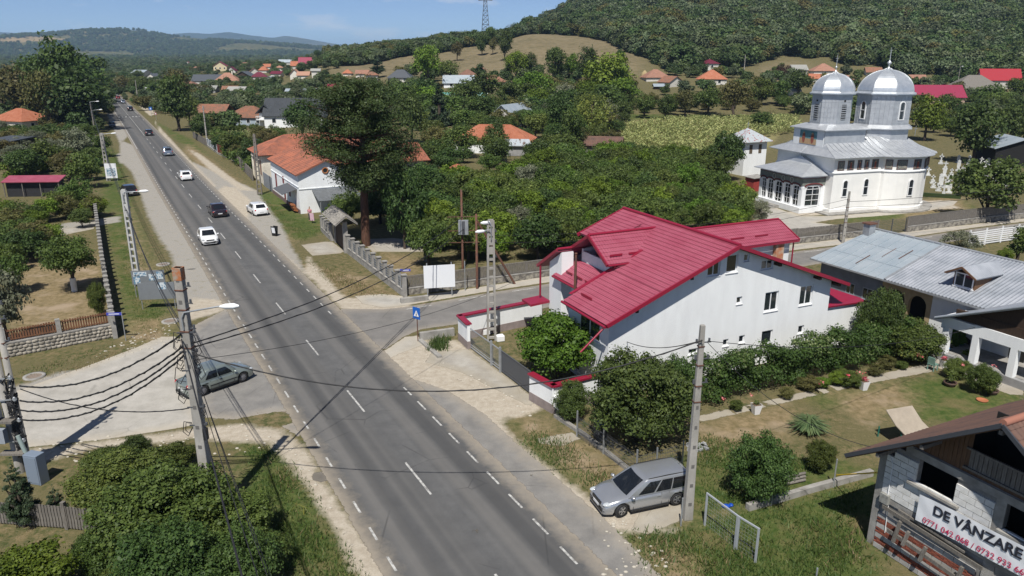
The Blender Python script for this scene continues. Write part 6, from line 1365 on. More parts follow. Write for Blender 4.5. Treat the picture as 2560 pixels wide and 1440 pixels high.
for lb,bx,by,ty in (('thin rust brown pole carrying a grey meter cabinet',1157,672,474),('dark rusty pole with a slanting brace behind the ladder pole',1193,722,535)):
    p = G3(bx,by); h = zrow(bx,ty,bx,by); t = thing('rusty_pole',lb,'pole',p); mb = MB(); mb.lathe([(.11,0),(.09,h),(0,h)],10); mb.build('shaft',RUST,t); POLES['R1' if 'cabinet' in lb else 'R2'] = (p,h)
    if 'cabinet' in lb:
        for z in (2.5,3.6,4.9): mb = MB(); mb.bar((-1.3,0,z),(1.6,-.2,z+.1),.06); mb.build('cross_beam',RUST,t)
        mb = MB(); mb.box(.15,-.25,4.0,.9,.4,1.3); co = mb.build('meter_cabinet',STEEL,t); mb = MB(); mb.box(.15,-.46,4.0,.3,.02,1.2); mb.build('cabinet_gap',DARKST,co)
    else: q = G3(1287,710)-p; mb = MB(); mb.bar((0,0,h*.93),(q.x,q.y,0),.16); mb.build('brace',RUST,t)
t = thing('thin_steel_post','thin grey steel post before the slatted fence','post',G3(1163,727)); mb = MB(); mb.tube([(0,0,0),(0,0,2.6)],.04,8); mb.build('shaft',STEEL,t)
q = G3(98,1205); t = thing('switch_cabinet','blue grey steel cabinet behind the little spruce at the left edge','cabinet',q,R(-15)); mb = MB(); mb.box(0,0,.75,.75,.5,1.5); mb.build('housing',mat('blue_grey_paint',(.17,.21,.27),.5),t,bevel=.02); mb = MB(); mb.box(0,-.26,.75,.66,.02,1.3); mb.build('door',mat('blue_grey_paint',(.17,.21,.27),.5),t)
def loops(key,rows,n,px0):
    p,h = POLES[key]; t = thing('cable_coils','coils of spare cable and clamps hanging on the rust topped pole','cable coils',(p.x,p.y,0)); mb = MB()
    for k in range(n):
        z = random.uniform(*rows); sd_ = random.choice((-1,1)); x = sd_*.22; q = random.uniform(.15,.45); mb.tube([(x,-.15,z),(x+sd_*q*.7,-.25,z+.1),(x+sd_*q,-.2,z-q),(x+sd_*q*.5,-.2,z-1.5*q),(x,-.15,z-q*.6)],.017,5)
    mb.build('loops',CABLE,t); mb = MB()
    for z in np.linspace(rows[0],rows[1],6): mb.bar((-.34,-.12,z),(.38,-.12,z+.05),.05); mb.lathe([(.03,0),(.06,.04),(.03,.08),(.06,.12),(.02,.16)],8,(.36,-.12,z))
    mb.build('clamps',DARKST,t); mb = MB(); mb.box(.26,-.1,rows[0]-.4,.16,.2,.5); mb.build('junction_box',TRIM,t)
loops('P1',(zrow(470,1060,530,1295),zrow(470,830,530,1295)),26,0)
def at(key,z,dx=0,dy=0): p,h = POLES[key]; return Vector((p.x+dx,p.y+dy,(h+z) if z < 0 else z))
def cable(label,a,b,sag,r=.022,n=22,wob=0.0,group=None):
    a,b = Vector(a),Vector(b); pts = []
    for i in range(n+1):
        f = i/n; q = a.lerp(b,f); q.z -= sag*4*f*(1-f)
        if wob: q += Vector((random.uniform(-wob,wob),random.uniform(-wob,wob),random.uniform(-wob,wob)))
        pts.append(q)
    mb = MB(); mb.tube(pts,r,6,cap=False)
    if wob:     # a second core twisted round the first
        mb.tube([q+Vector((r*1.1*math.sin(i*2.1),0,r*1.1*math.cos(i*2.1))) for i,q in enumerate(pts)],r*.7,5,cap=False)
    o = mb.build('cable',CABLE,None); tag(o,label,'cable',group); return o
h1 = POLES['P1'][1]
def onpole(px,py,key):
    p,h = POLES[key]; d = ray(px,py); t = p.y/d[1]; return Vector((t*d[0],p.y-.2,CH+t*d[2]))
# things on the left edge pole
p = POLES['P2'][0]
zt_ = onpole(72,945,'P2').z; zq_ = onpole(72,1110,'P2').z; PF = thing('cable_terminal','tangle of cable terminals and insulators hung on the left edge pole','cable terminal',p); mb = MB()
for k in range(44):
    z = zq_+random.random()*(zt_-zq_); a = random.uniform(-1.2,.9); r_ = .35; mb.tube([(.2*math.cos(a),.2*math.sin(a),z),(.2+r_*math.cos(a),r_*math.sin(a),z+random.uniform(-.3,.3)),(.35+r_*random.random(),-.2,z+random.uniform(-.9,.6)),(.2,-.2,z+random.uniform(-1.2,0))],.028,6)
mb.build('cable_loops',CABLE,PF); mb = MB()
for z in np.linspace(zq_+.2,zt_,4): mb.bar((-.4,-.25,z),(.7,-.2,z+.1),.06); mb.lathe([(.06,0),(.09,.06),(.05,.1),(.09,.16),(.04,.22)],8,(.6,-.2,z))
mb.build('brackets',STEEL,PF); mb = MB(); mb.tube([(.45,-.3,zq_+.6),(.95,-.35,.1)],.10,10); mb.build('cable_duct',mat('duct_green_grey',(.25,.31,.30),.5),PF)
mb = MB(); mb.box(-.15,-.35,2.9,1.3,.5,.12); mb.build('platform',GREYWD,PF); mb = MB(); mb.box(.1,-.3,1.2,1.1,.4,.1); mb.build('platform',GREYWD,PF); mb = MB(); mb.box(-.35,-.4,3.4,.5,.35,.7); mb.box(-.3,-.5,2.2,.7,.3,.7); mb.build('switch_box',GREYST,PF)
for i,(la,y0,y1,x1,sg) in enumerate((('upper',965,832,425,.75),('second',1002,862,452,.8),('third',1025,872,455,.9),('lowest',1048,885,455,.9))):
    cable('%s of four drooping twisted cables between the two left poles' % la,onpole(56,y0-4,'P2'),onpole(max(x1+10,458),y1,'P1'),sg,.036,36,.012)
cable('slack cable from left edge pole low to the rust topped pole',onpole(58,968,'P2'),onpole(478,1015,'P1'),.55,.022,26,.006)
r1 = POLES['R1'][0]
cable('upper thick twisted cable crossing the road to the rusty pole',onpole(490,852,'P1'),(r1.x,r1.y,4.9),1.0,.026,44,.010)
cable('lower thick twisted cable crossing the road to the rusty pole',onpole(492,862,'P1'),(r1.x+.3,r1.y,3.9),1.1,.026,44,.010)
cable('double service line sagging over the road towards the parked estate car pole',onpole(492,880,'P1'),onpole(1752,846,'P3'),1.9,.026,40,.004)
cable('thin service line below the double one over the road',onpole(492,895,'P1'),Vector((r1.x+6,r1.y-12,3.0)),.9,.012)
cable('thin line from notched pole to the gable wall',onpole(1752,846,'P3'),(hx+1.2,hy+.5,3.2),.35,.02)
cable('thin line from the notched pole over the vine hedge',onpole(1766,848,'P3'),(28.5,43.5,3.0),.7,.014)
cable('second thin line from the notched pole over the lawn',onpole(1766,852,'P3'),(15.5,26.5,4.0),1.0,.012)
for i,(dx,z,sg) in enumerate(((-.15,-2.9,.7),(0,-3.2,.9),(.12,-3.6,1.0),(.2,-4.1,1.1))):
    cable('%s cable running towards the bottom edge from the rust topped pole' % ('topmost and thickest','second','third','lowest')[i],at('P1',z,dx,-.2),(4.0+dx*6,-3.5,8.6-i*.7),sg,.012 if i else .026,30,0,'cables running to the bottom edge')
    cable('%s of four lines from the rust topped pole back along the left verge' % ('topmost','second','third','lowest')[i],at('P1',z+.3,dx,.2),at('P6',-1.3-i*.35,dx),   .8+.1*i,.018,24,0,'lines along the left verge poles')
for i in range(3):
    cable('%s line between the pale openwork pole and the billboard pole' % ('top','middle','bottom')[i],at('P6',-.8-i*.5),at('P7',-.9-i*.4),.8,.022,16,0,'lines between left verge poles')
    cable('%s line to the dark pole farther along the left verge' % ('top','middle','bottom')[i],at('P7',-.8-i*.4),at('P8',-.8-i*.4),.8,.022,12,0,'far lines along the left verge')
cable('upper line from ladder pole to the church pole',at('P4',-1.0),at('P5',-.8),.9,.016); cable('lower line from ladder pole to the church pole',at('P4',-1.5),at('P5',-1.4),1.0,.016)
cable('upper line from the church pole out of frame to the right',at('P5',-1.1),(66,84,6.3),.5,.022); cable('lower line from the church pole out of frame to the right',at('P5',-1.7),(66,84,5.6),.5,.022)
# far lattice pylons
def pylon(label,px,py_base,top_row,D,w0=5.5,r=.16):
    p = at_dist(px,py_base,D); h = (py_base-top_row)/(CF/(D*_cp)); t = thing('lattice_pylon',label,'pylon',(p.x,p.y,p.z)); m = MB(); n = 9
    L = [(w0*(1-k/n)+1.2*k/n,h*k/n) for k in range(n+1)]
    for (wa,za),(wb_,zb_) in zip(L,L[1:]):
        ca = [(-wa/2,-wa/2),(wa/2,-wa/2),(wa/2,wa/2),(-wa/2,wa/2)]; cb = [(x*wb_/wa,y*wb_/wa) for x,y in ca]
        for i in range(4): m.bar((*ca[i],za),(*cb[i],zb_),r*1.6); m.bar((*ca[i],za),(*cb[(i+1) % 4],zb_),r); m.bar((*ca[(i+1) % 4],za),(*cb[i],zb_),r); m.bar((*cb[i],zb_),(*cb[(i+1) % 4],zb_),r)
    m.build('lattice_mast',DARKST,t); m = MB()
    for z,w_ in ((h*.80,5),(h*.92,3.6)): m.bar((-w_,0,z),(w_,0,z),r*2); m.bar((-w_,0,z),(0,0,z+1.4),r); m.bar((w_,0,z),(0,0,z+1.4),r)
    m.build('cross_arms',DARKST,t)
pylon('tall dark lattice pylon on the ridge left of the wooded hill',1214,84,-12,560)
pylon('small faint lattice pylon beside the meadow summit',1278,84,63,700,4,.12); pylon('pale lattice pylon standing in front of the forest slope',1588,122,60,520,4.5,.08)
pylon('tiny mast on top of the far hill',347,84,70,4300,4,.6)
# ------------------------------------------------------------------ signs
WB_ = mat('board_white',(.70,.72,.75),.5); BLUE = mat('sign_blue',(.01,.10,.42),.4)
q = G3(1100,742); t = thing('billboard','blank white billboard on two posts before the slatted fence','billboard',q,R(12)); mb = MB(); mb.box(0,0,1.75,2.55,.06,1.9); mb.build('board',WB_,t)
for x in (-1.0,1.0): mb = MB(); mb.bar((x,.06,0),(x,.06,2.9),.08); mb.build('post',STEEL,t)
q = G3(1045,853); t = thing('crossing_sign','blue pedestrian crossing sign on a rusty pole at the junction','road sign',q,R(-38)); hz = zrow(1043,768,1045,853); mb = MB(); mb.tube([(0,0,0),(0,0,hz)],.035,8); mb.build('pole',RUST,t)
mb = MB(); mb.box(0,-.05,hz-.42,.68,.02,.84); so_ = mb.build('plate',BLUE,t)
mb = MB(); mb.add([(-.25,-.062,hz-.66),(.25,-.062,hz-.66),(0,-.062,hz-.20)],[(0,1,2)]); mb.build('white_triangle',WB_,so_)
mb = MB(); mb.bar((0,-.066,hz-.45),(0,-.066,hz-.56),.05,.01); mb.bar((0,-.066,hz-.55),(-.08,-.066,hz-.65),.03,.01); mb.bar((0,-.066,hz-.55),(.08,-.066,hz-.65),.03,.01); mb.bar((-.07,-.066,hz-.5),(.07,-.066,hz-.47),.025,.01); mb.lathe([(0,-.03),(.035,0),(0,.03)],8,(0,-.066,hz-.38)); mb.build('walking_figure',BLACK,so_)
for lb,bx,by,ty,dx,wd in (('narrow blue street name sign on a grey post beside the left fence corner',315,852,780,-1,1.0),('blue street name sign on a post at the school fence corner',1003,738,672,1,.85)):
    q = G3(bx,by); h = zrow(bx,ty,bx,by); t = thing('street_name_sign',lb,'street sign',q,R(5)); mb = MB(); mb.tube([(0,0,0),(0,0,h)],.035,8); mb.build('pole',STEEL,t); mb = MB(); mb.box(dx*wd/2,-.02,h-.12,wd,.03,.2); pl = mb.build('plate',mat('sign_violet_blue',(.05,.06,.35),.4),t); mb = MB(); mb.box(dx*wd/2,-.038,h-.12,wd*.7,.006,.05); mb.build('white_lettering_line',WB_,pl)
DIRTY = mat('grey_board',(.17,.185,.20),.6,var=.1); POSTR = mat('torn_poster',(.50,.55,.58),.7,col2=(.10,.20,.30),scale=6,detail=2,lo=.5,hi=.56)
for lb,bx,by,w_,h_,z0,posts in (('upper grey notice board with torn posters on the left verge',378,742,2.55,1.15,1.1,1),('lower grey notice board with one blue poster on the left verge',398,772,2.7,1.35,.8,2)):
    q = G3(bx,by); t = thing('notice_board',lb,'notice board',q,R(8)); mb = MB(); mb.box(0,0,z0+h_/2,w_,.05,h_); bo = mb.build('board',DIRTY,t)
    for x in (-w_*.45,w_*.45): mb = MB(); mb.tube([(x,.05,-.0),(x,.05,z0+h_)],.035,6); mb.build('post',STEEL,t)
    for x,z,a,b in (((-.9,.45,.5,.9),(-.6,.9,1.0,.4),(.3,.6,.5,.6),(.9,.75,.5,.7)) if posts == 1 else ((.45,.95,.6,.62),)): mb = MB(); mb.box(x,-.03,z0+z*h_/1.2,a,.01,b*.9); mb.build('poster',POSTR,bo)
q = G3(687,590); t = thing('sandwich_board','small black sandwich board with white sheet on the right verge','sandwich board',q,R(-25)); mb = MB(); mb.box(0,-.12,.55,.62,.04,1.1,rx=.12); mb.box(0,.18,.55,.62,.04,1.1,rx=-.12); fo = mb.build('frame',BLACK,t); mb = MB(); mb.box(0,-.15,.66,.44,.02,.62,rx=.12); mb.build('sheet',WB_,fo)
q = G3(373,245); t = thing('roadside_billboard','small upright white billboard on the right verge far along the road','billboard',q,R(10)); mb = MB(); mb.box(0,0,2.6,2.6,.1,2.6+1.6); mb.build('board',WB_,t); mb = MB(); mb.bar((0,.1,0),(0,.1,1),.15); mb.build('post',STEEL,t)
q = G3(277,452); t = thing('small_billboard','small white poster billboard between left verge poles','billboard',q,R(12)); mb = MB(); mb.box(.3,-.2,1.6,1.7,.06,2.3); bo = mb.build('board',WB_,t); mb = MB(); mb.box(.3,-.24,1.4,1.3,.02,1.2); mb.build('poster',POSTR,bo); mb = MB(); mb.bar((-.4,0,0),(-.4,0,2.6),.08); mb.bar((1,0,0),(1,0,2.6),.08); mb.build('posts',STEEL,t)
q = G3(379,292); t = thing('blue_road_sign','distant blue square crossing sign on the right verge','road sign',q); mb = MB(); mb.box(0,0,2.6,1.0,.05,1.0); so_ = mb.build('plate',BLUE,t); mb = MB(); mb.add([(-.3,-.03,2.35),(.3,-.03,2.35),(0,-.03,2.9)],[(0,1,2)]); mb.build('white_triangle',WB_,so_); mb = MB(); mb.bar((0,.04,0),(0,.04,3),.07); mb.build('post',STEEL,t)
q = G3(391,300); t = thing('warning_sign','distant red edged triangular warning sign','road sign',q); mb = MB(); mb.add([(-.5,0,1.6),(.5,0,1.6),(0,0,2.45),(-.5,.04,1.6),(.5,.04,1.6),(0,.04,2.45)],[(0,1,2),(5,4,3),(0,3,4,1),(1,4,5,2),(2,5,3,0)]); so_ = mb.build('plate',REDTRIM,t); mb = MB(); mb.add([(-.3,-.01,1.72),(.3,-.01,1.72),(0,-.01,2.2)],[(0,1,2)]); mb.build('white_face',WB_,so_); mb = MB(); mb.bar((0,.06,0),(0,.06,1.8),.07); mb.build('post',STEEL,t)
# manhole rings
for x,y,lb in ((426,804,'pale concrete manhole ring in the grass near the rust topped pole'),(86,942,'round concrete manhole cover in the grass left of the apron'),(408,662,'pale ring manhole behind the notice boards')):
    q = G3(x,y); t = thing('manhole',lb,'manhole',q); mb = MB(); mb.lathe([(.62,0),(.62,.09),(.45,.09),(.42,.05)],20); mb.build('ring',CONC,t); mb = MB(); mb.lathe([(.43,.05),(0,.055)],20); mb.build('lid',mat('manhole_lid',(.20,.16,.13),.9),t)
# ------------------------------------------------------------------ fences
def fence_run(label,pts,kind,h,cat='fence',name='fence',postd=2.4,base=.0,m=GREYWD,slat=(.09,.045),stone=False,px=True,indiv=False,postm=None,group=None,basem=None,px2=None):
    P = [Vector(G(*q)) if px else Vector(q) for q in pts]; o0 = P[0]; t = thing(name,label,cat,(o0.x,o0.y,float(TZ(o0.x,o0.y))),0,group); posts = []; acc = []
    sl = MB(); bs = MB(); rails = MB(); capm = MB()
    for a,b in zip(P,P[1:]):
        d = b-a; L = d.length; d = d/L; rz = math.atan2(d.y,d.x); k = max(1,round(L/postd))
        for i in range(k+(1 if b is P[-1] else 0)): q = a+d*(L*i/k)-o0; posts.append((q,rz))
        c = (a+b)/2-o0
        if base: bs.box(c.x,c.y,base/2,L,.30,base,rz); capm.box(c.x,c.y,base+.04,L,.36,.08,rz)
        z0 = base+.12 if base else .08
        if kind in ('slat','picket','bars'):
            for z in (z0+.1,base+h-.15): rails.box(c.x,c.y,z,L,.05,.07,rz)
            n_ = int(L/slat[0])
            for i in range(n_):
                q = a+d*((i+.5)*slat[0])-o0; hh = h-.04+(random.uniform(-.02,.02)); 
                off = Vector((d.y,-d.x))*.04
                if indiv: acc.append((q+off,rz,z0,base+hh-z0))
                else: sl.box(q.x+off.x,q.y+off.y,z0+(base+hh-z0)/2,slat[0]-slat[1],.022,base+hh-z0,rz)
            if kind == 'slat': rails.box(c.x,c.y,base+h+.0,L,.12,.05,rz)
        elif kind == 'panel': sl.box(c.x,c.y,z0+(h-.1)/2,L,.06,h-.1,rz)
        elif kind == 'mesh':
            for z in np.arange(.1,h,.2): sl.box(c.x,c.y,z,L,.012,.012,rz)
            for i in range(int(L/.10)): q = a+d*(i*.10)-o0; sl.box(q.x,q.y,h/2,.010,.010,h,rz)
        elif kind == 'rails':
            for z in np.arange(z0+.1,base+h,.22): rails.box(c.x,c.y,z,L,.05,.12,rz)
    if rails.v: rails.build('rails',m,t)
    if sl.v: o = sl.build('slats',m,t); (o.__setitem__('kind','stuff') if kind in ('slat','mesh','bars') else None)
    if bs.v: bs.build('base_wall',basem or CONC,t); capm.build('base_coping',CONC,t)
    if indiv:
        me = MB().box(0,0,.5,slat[0]-slat[1],.022,1).mesh('picket',m)
        for q,rz,z0,hh in acc: inst('picket',me,t,(q.x,q.y,z0),(0,0,rz),(1,1,hh))
    return t,posts
def add_posts(t,posts,w,h,m,cap=0.0,name='post'):
    me = MB(); me.box(0,0,h/2,w,w,h)
    if cap: me.box(0,0,h+.04,w+cap,w+cap,.08)
    me = me.mesh(name,m)
    for q,rz in posts: inst(name,me,t,(q.x,q.y,0),(0,0,rz))
# side road fences with stone plinth
t,ps = fence_run('grey slatted fence on a stone plinth behind the blank billboard',[(1018,737),(1136,722),(1372,690),(1500,672),(1700,646),(1990,608)],'slat',1.05,base=.55,slat=(.13,.03),basem=mat('stone_band',(.30,.28,.24),.9,col2=(.12,.11,.10),scale=3.2,detail=2,bump=.8,bscale=4)); add_posts(t,ps,.14,1.62,GREYWD)
t,ps = fence_run('grey slatted fence left of the church gate',[(1990,608),(2192,586)],'slat',1.0,base=.55,slat=(.13,.03),basem=_mats['stone_band']); add_posts(t,ps,.12,1.6,GREYWD)
t,ps = fence_run('grey board fence right of the church gate',[(2266,580),(2450,556),(2560,545),(2700,527)],'slat',1.15,base=.6,slat=(.13,.02),basem=_mats['stone_band']); add_posts(t,ps,.12,1.75,GREYWD)
t,ps = fence_run('dark wire gate in front of the church forecourt',[(2192,586),(2262,579)],'mesh',1.55,cat='gate',name='church_gate',m=DARKST,postd=1.7); add_posts(t,ps,.08,1.65,DARKST)
# stones proud of the plinth near the billboard, single stones
def stones(t,a,b,h,rows,m,nmax=300,sz=.3):
    a,b = Vector(a),Vector(b); d = b-a; L = d.length; d /= L; nrm = Vector((d.y,-d.x)); o0 = Vector(t.location).to_2d(); mes = []
    for k in range(4):
        mm = MB(); bl(mm,(0,0,0),(.5,.5,.5),7); vv = [(x*(1+random.uniform(-.15,.15)),y,z*(1+random.uniform(-.2,.2))) for x,y,z in mm.v]; mm.v = vv; mes.append(mm.mesh('stone',m))
    c = 0
    for r in range(rows):
        s = random.random()*.2
        while s < L and c < nmax:
            w_ = sz*random.uniform(.7,1.35); q = a+d*(s+w_/2)-o0+nrm*.14; inst('stone',random.choice(mes),t,(q.x,q.y,h*(r+.5)/rows),(0,random.uniform(-.2,.2),math.atan2(d.y,d.x)),(w_*1.02,.16,h/rows*random.uniform(.95,1.15))); s += w_; c += 1
STONE = mat('field_stone',(.34,.31,.26),.9,col2=(.20,.18,.15),scale=4,rand=.35)
a,b = G(18,893),G(283,842)
t,ps = fence_run('brown picket fence on a field stone wall at the left garden corner',[(283,842),(18,893)],'picket',.95,base=.95,slat=(.155,.05),m=PICKW,indiv=True,postd=3.1); add_posts(t,ps,.28,2.0,CONC)
stones(t,b,a,.92,4,STONE,300,.30) if False else stones(t,a,b,.92,4,STONE,300,.30)
# left garden boundary: concrete panels with stepped pillars
t,ps = fence_run('long concrete panel fence with many pillars along the left verge',[(289,845),(262,690),(250,600),(241,532)],'panel',1.35,base=.3,m=CONC,postd=1.55); add_posts(t,ps,.30,1.85,CONC,.08,'pillar')
# bottom left old wooden fence
t,ps = fence_run('old grey picket fence at the bottom left corner',[(-60,1305),(170,1322),(330,1340)],'picket',1.15,slat=(.14,.03),m=GREYWD,indiv=True,postd=2.3); add_posts(t,ps,.16,1.3,GREYWD)
# school fence and shingled gate
t,ps = fence_run('concrete pillar fence with grey rails from the shingled gate to the corner',[(872,634),(1012,742)],'rails',1.05,base=.55,m=mat('fence_grey',(.17,.18,.19),.7),postd=1.6); add_posts(t,ps,.32,1.85,CONC,.12,'pillar')
t,ps = fence_run('short concrete pillar fence left of the shingled gate',[(806,578),(830,602)],'rails',1.0,base=.45,m=_mats['fence_grey'],postd=1.4); add_posts(t,ps,.32,1.75,CONC,.12,'pillar')
g0,g1 = Vector(G(842,606)),Vector(G(866,632)); gd = g1-g0; L = gd.length; t = thing('shingled_gate','wooden entrance gate under a small shingled roof beside the pine','gate',(g0.x,g0.y,0),math.atan2(gd.y,gd.x))
for x in (0,L): mb = MB(); mb.box(x,0,1.6,.38,.45,3.2); mb.build('gate_pillar',CONC,t)
mb = MB(); mb.box(L/2,0,1.3,L-.4,.08,2.4); mb.build('gate_leaf',DARKW,t)
SHG = mat('shingle',(.30,.28,.25),.9,col2=(.17,.16,.145),scale=3)
mb = MB(); slope(mb,(-.9,-1.15,3.05),(1,0,0),(0,1.15,.85),1.43,0,L+1.8,0,L+1.8,row=.28,wave=.2,amp=.02); slope(mb,(-.9,1.15,3.05),(1,0,0),(0,-1.15,.85),1.43,0,L+1.8,0,L+1.8,row=.28,wave=.2,amp=.02); mb.build('shingle_roof',SHG,t)
# fences right of the far road
for lb,a,b,h,m,base in (('grey weathered paling fence beside the corn patch',(484,345),(518,366),1.5,GREYWD,0),('blue grey fence with white posts',(520,366),(545,384),1.35,mat('fence_blue',(.08,.11,.15),.6),.3),('dark red sheet fence along the footpath',(546,385),(589,404),1.6,mat('fence_maroon',(.14,.018,.02),.6),.25),('grey board fence before the cream building',(590,406),(632,452),1.7,GREYWD,0)):
    t,ps = fence_run(lb,[a,b],'slat',h,base=base,slat=(.16,.015),m=m); add_posts(t,ps,.2,h+base+.1,WHITEW if 'white' in lb else m)
# wire fences by the estate car, kerb
t,ps = fence_run('dark wire mesh fence under the big round tree',[(1442,1092),(1508,1135),(1590,1195)],'mesh',1.25,m=DARKST,postd=1.9); add_posts(t,ps,.06,1.5,STEEL)
t,ps = fence_run('low wire mesh fence running back from the corner post',[(1590,1195),(1640,1180),(1705,1162)],'mesh',1.15,m=DARKST,postd=1.5); add_posts(t,ps,.06,1.3,STEEL)
def kerb(label,pts,w_=.22,h=.18,m=CONC):
    P = [Vector(G(*q)) for q in pts]; mb = MB()
    for a,b in zip(P,P[1:]): c = (a+b)/2; d = b-a; mb.box(c.x,c.y,h/2,d.length,w_,h,math.atan2(d.y,d.x))
    o = mb.build('kerb_wall',m); tag(o,label,'kerb'); return o
kerb('low concrete kerb between verge and garden beside the wire fence',[(1388,1042),(1460,1090),(1572,1178)])
kerb('rough concrete kerb at the far side of the building plot',[(1868,1275),(1930,1258),(2030,1228),(2178,1188)],.25,.30)
kerb('concrete retaining kerb round the ditch near the crossing sign',[(1050,850),(1135,838)],.3,.55); kerb('sloping concrete ditch edge beside the crossing sign',[(1050,852),(1100,895)],.3,.15)
kerb('low concrete culvert wall at the side road corner',[(1002,758),(1070,750)],.35,.4)
# galvanised gate frames
pa,pb,pc = (Vector(G(*q)) for q in ((1760,1312),(1838,1374),(1890,1408)))
for lb,a,b in (('left bare galvanised fence frame at the plot entrance',pa,pb),('right bare galvanised fence frame at the plot entrance',pb,pc)):
    t = thing('wire_fence',lb,'fence',(a.x,a.y,0),math.atan2((b-a).y,(b-a).x)); L = (b-a).length
    for x in (.04,L-.04): mb = MB(); mb.box(x,0,.78,.07,.07,1.56); mb.build('post',mat('pale_zinc',(.42,.45,.48),.5,metal=.3),t)
    mb = MB(); mb.bar((0,0,1.54),(L,0,1.54),.06); mb.build('rail',_mats['pale_zinc'],t)
    mb = MB()
    for z in np.arange(.1,1.5,.16): mb.bar((0,0,z),(L,0,z),.003)
    for x in np.arange(.1,L,.14): mb.bar((x,0,0),(x,0,1.5),.003)
    mb.build('wire_mesh',_mats['pale_zinc'],t,kind='stuff')
for x,y,ty,lb in ((1702,1315,1245,'short grey steel post behind the notched pole'),(1928,1265,1205,'steel fence post behind the dark bush'),(2083,1218,1148,'steel fence post holding the yellow gas pipe'),(2040,1447,1420,'tip of a steel post at the bottom edge')):
    q = G3(x,y); h = zrow(x,ty,x,y); mb = MB(); mb.tube([(0,0,0),(0,0,h)],.035,8); o = mb.build('fence_post',STEEL,None,q); tag(o,lb,'post')
a = G3(2088,1217); hz = zrow(2088,1188,2088,1217); mb = MB(); mb.tube([(a.x,a.y,hz),(14.9,26.2,3.0+.3)],.03,8); o = mb.build('gas_pipe',mat('gas_yellow',(.75,.48,.02),.5)); tag(o,'yellow gas pipe running from fence post to unfinished house','pipe')
t,ps = fence_run('white panel fence at the right edge beyond the metal roof',[(2420,618),(2500,606),(2620,592)],'rails',1.6,m=PVC,postd=2.2); add_posts(t,ps,.12,1.8,PVC)
for i in range(6): x = 1806+i*88; q = G3(x,975-i*26); mb = MB(); mb.box(0,0,1.15,.06,.06,2.3); o = mb.build('vine_stake',GREYWD,None,q); tag(o,'%s wooden stake from the left rising from the vine hedge before the gable wall' % ('first','second','third','fourth','fifth','sixth')[i],'stake','stakes of the vine hedge')
# person beside the white building
q = G3(776,553); PR = thing('person','person in pink shirt and dark trousers standing by the white building','person',q,R(-100))
def skin_fig(name,V_,E_,Rr,m,parent,root=0,lv=1):
    me = bpy.data.meshes.new(name); me.from_pydata(V_,E_,[]); o = bpy.data.objects.new(name,me); COL.objects.link(o); o.parent = parent; s = o.modifiers.new('skin','SKIN'); o.modifiers.new('sub','SUBSURF').levels = lv; o.modifiers['sub'].render_levels = lv
    for i,r in enumerate(Rr): me.skin_vertices[0].data[i].radius = (r,r) if not isinstance(r,tuple) else r
    me.skin_vertices[0].data[root].use_root = True; s.use_smooth_shade = True; me.materials.append(m); return o
def skinlayer(name,V_,E_,Rr,m,parent):
    me = bpy.data.meshes.new(name+'_t'); me.from_pydata(V_,E_,[]); bm_ = __import__('bmesh').new(); bm_.from_mesh(me); ly = bm_.verts.layers.skin.verify(); bm_.verts.ensure_lookup_table()
    for i,r in enumerate(Rr): bm_.verts[i][ly].radius = r if isinstance(r,tuple) else (r,r)
    bm_.verts[0][ly].use_root = True; bm_.to_mesh(me); bm_.free(); o = bpy.data.objects.new(name,me); COL.objects.link(o); o.parent = parent; s = o.modifiers.new('skin','SKIN'); s.use_smooth_shade = True; z = o.modifiers.new('sub','SUBSURF'); z.levels = 1; z.render_levels = 1; me.materials.append(m); return o
SKIN = mat('skin',(.38,.22,.15),.6)
skinlayer('body',[(0,0,.95),(0,0,1.2),(0,0,1.42),(0,0,1.5),(.01,0,1.62),(.02,0,1.74),(0,.19,1.40),(.03,.25,1.12),(.16,.22,.92),(0,-.19,1.40),(.03,-.25,1.12),(.16,-.22,.92),(0,.10,.90),(.02,.11,.50),(-.02,.12,.08),(.12,.12,.04),(0,-.10,.90),(.02,-.11,.50),(-.02,-.12,.08),(.12,-.12,.04)],
          [(0,1),(1,2),(2,3),(3,4),(4,5),(2,6),(6,7),(7,8),(2,9),(9,10),(10,11),(0,12),(12,13),(13,14),(14,15),(0,16),(16,17),(17,18),(18,19)],[(.13,.15),(.12,.15),(.11,.16),.055,.09,.075,.055,.042,.035,.055,.042,.035,.085,.06,.045,.04,.085,.06,.045,.04],SKIN,PR)
skinlayer('shirt',[(0,0,.98),(0,0,1.2),(0,0,1.43),(0,.20,1.40),(.02,.25,1.22),(0,-.20,1.40),(.02,-.25,1.22)],[(0,1),(1,2),(2,3),(3,4),(2,5),(5,6)],[(.155,.17),(.14,.165),(.125,.15),.075,.065,.075,.065],mat('pink_shirt',(.50,.20,.26),.8),PR)
skinlayer('trousers',[(0,0,.97),(0,.10,.88),(.02,.11,.50),(-.02,.12,.12),(0,-.10,.88),(.02,-.11,.50),(-.02,-.12,.12)],[(0,1),(1,2),(2,3),(0,4),(4,5),(5,6)],[(.14,.155),.10,.075,.06,.10,.075,.06],mat('dark_trousers',(.04,.04,.05),.8),PR)
skinlayer('hair',[(-.02,0,1.66),(-.01,0,1.79)],[(0,1)],[.095,.07],mat('dark_hair',(.03,.02,.015),.8),PR)
q = G3(781,558); t = thing('poster_stand','pink poster board standing by the person','poster',q,R(-20)); mb = MB(); mb.box(0,0,.75,.55,.03,.9,rx=.1); mb.build('sheet',mat('pink_paper',(.62,.42,.50),.6),t); mb = MB(); mb.bar((0,.04,0),(0,.04,.9),.05); mb.build('leg',BLACK,t)
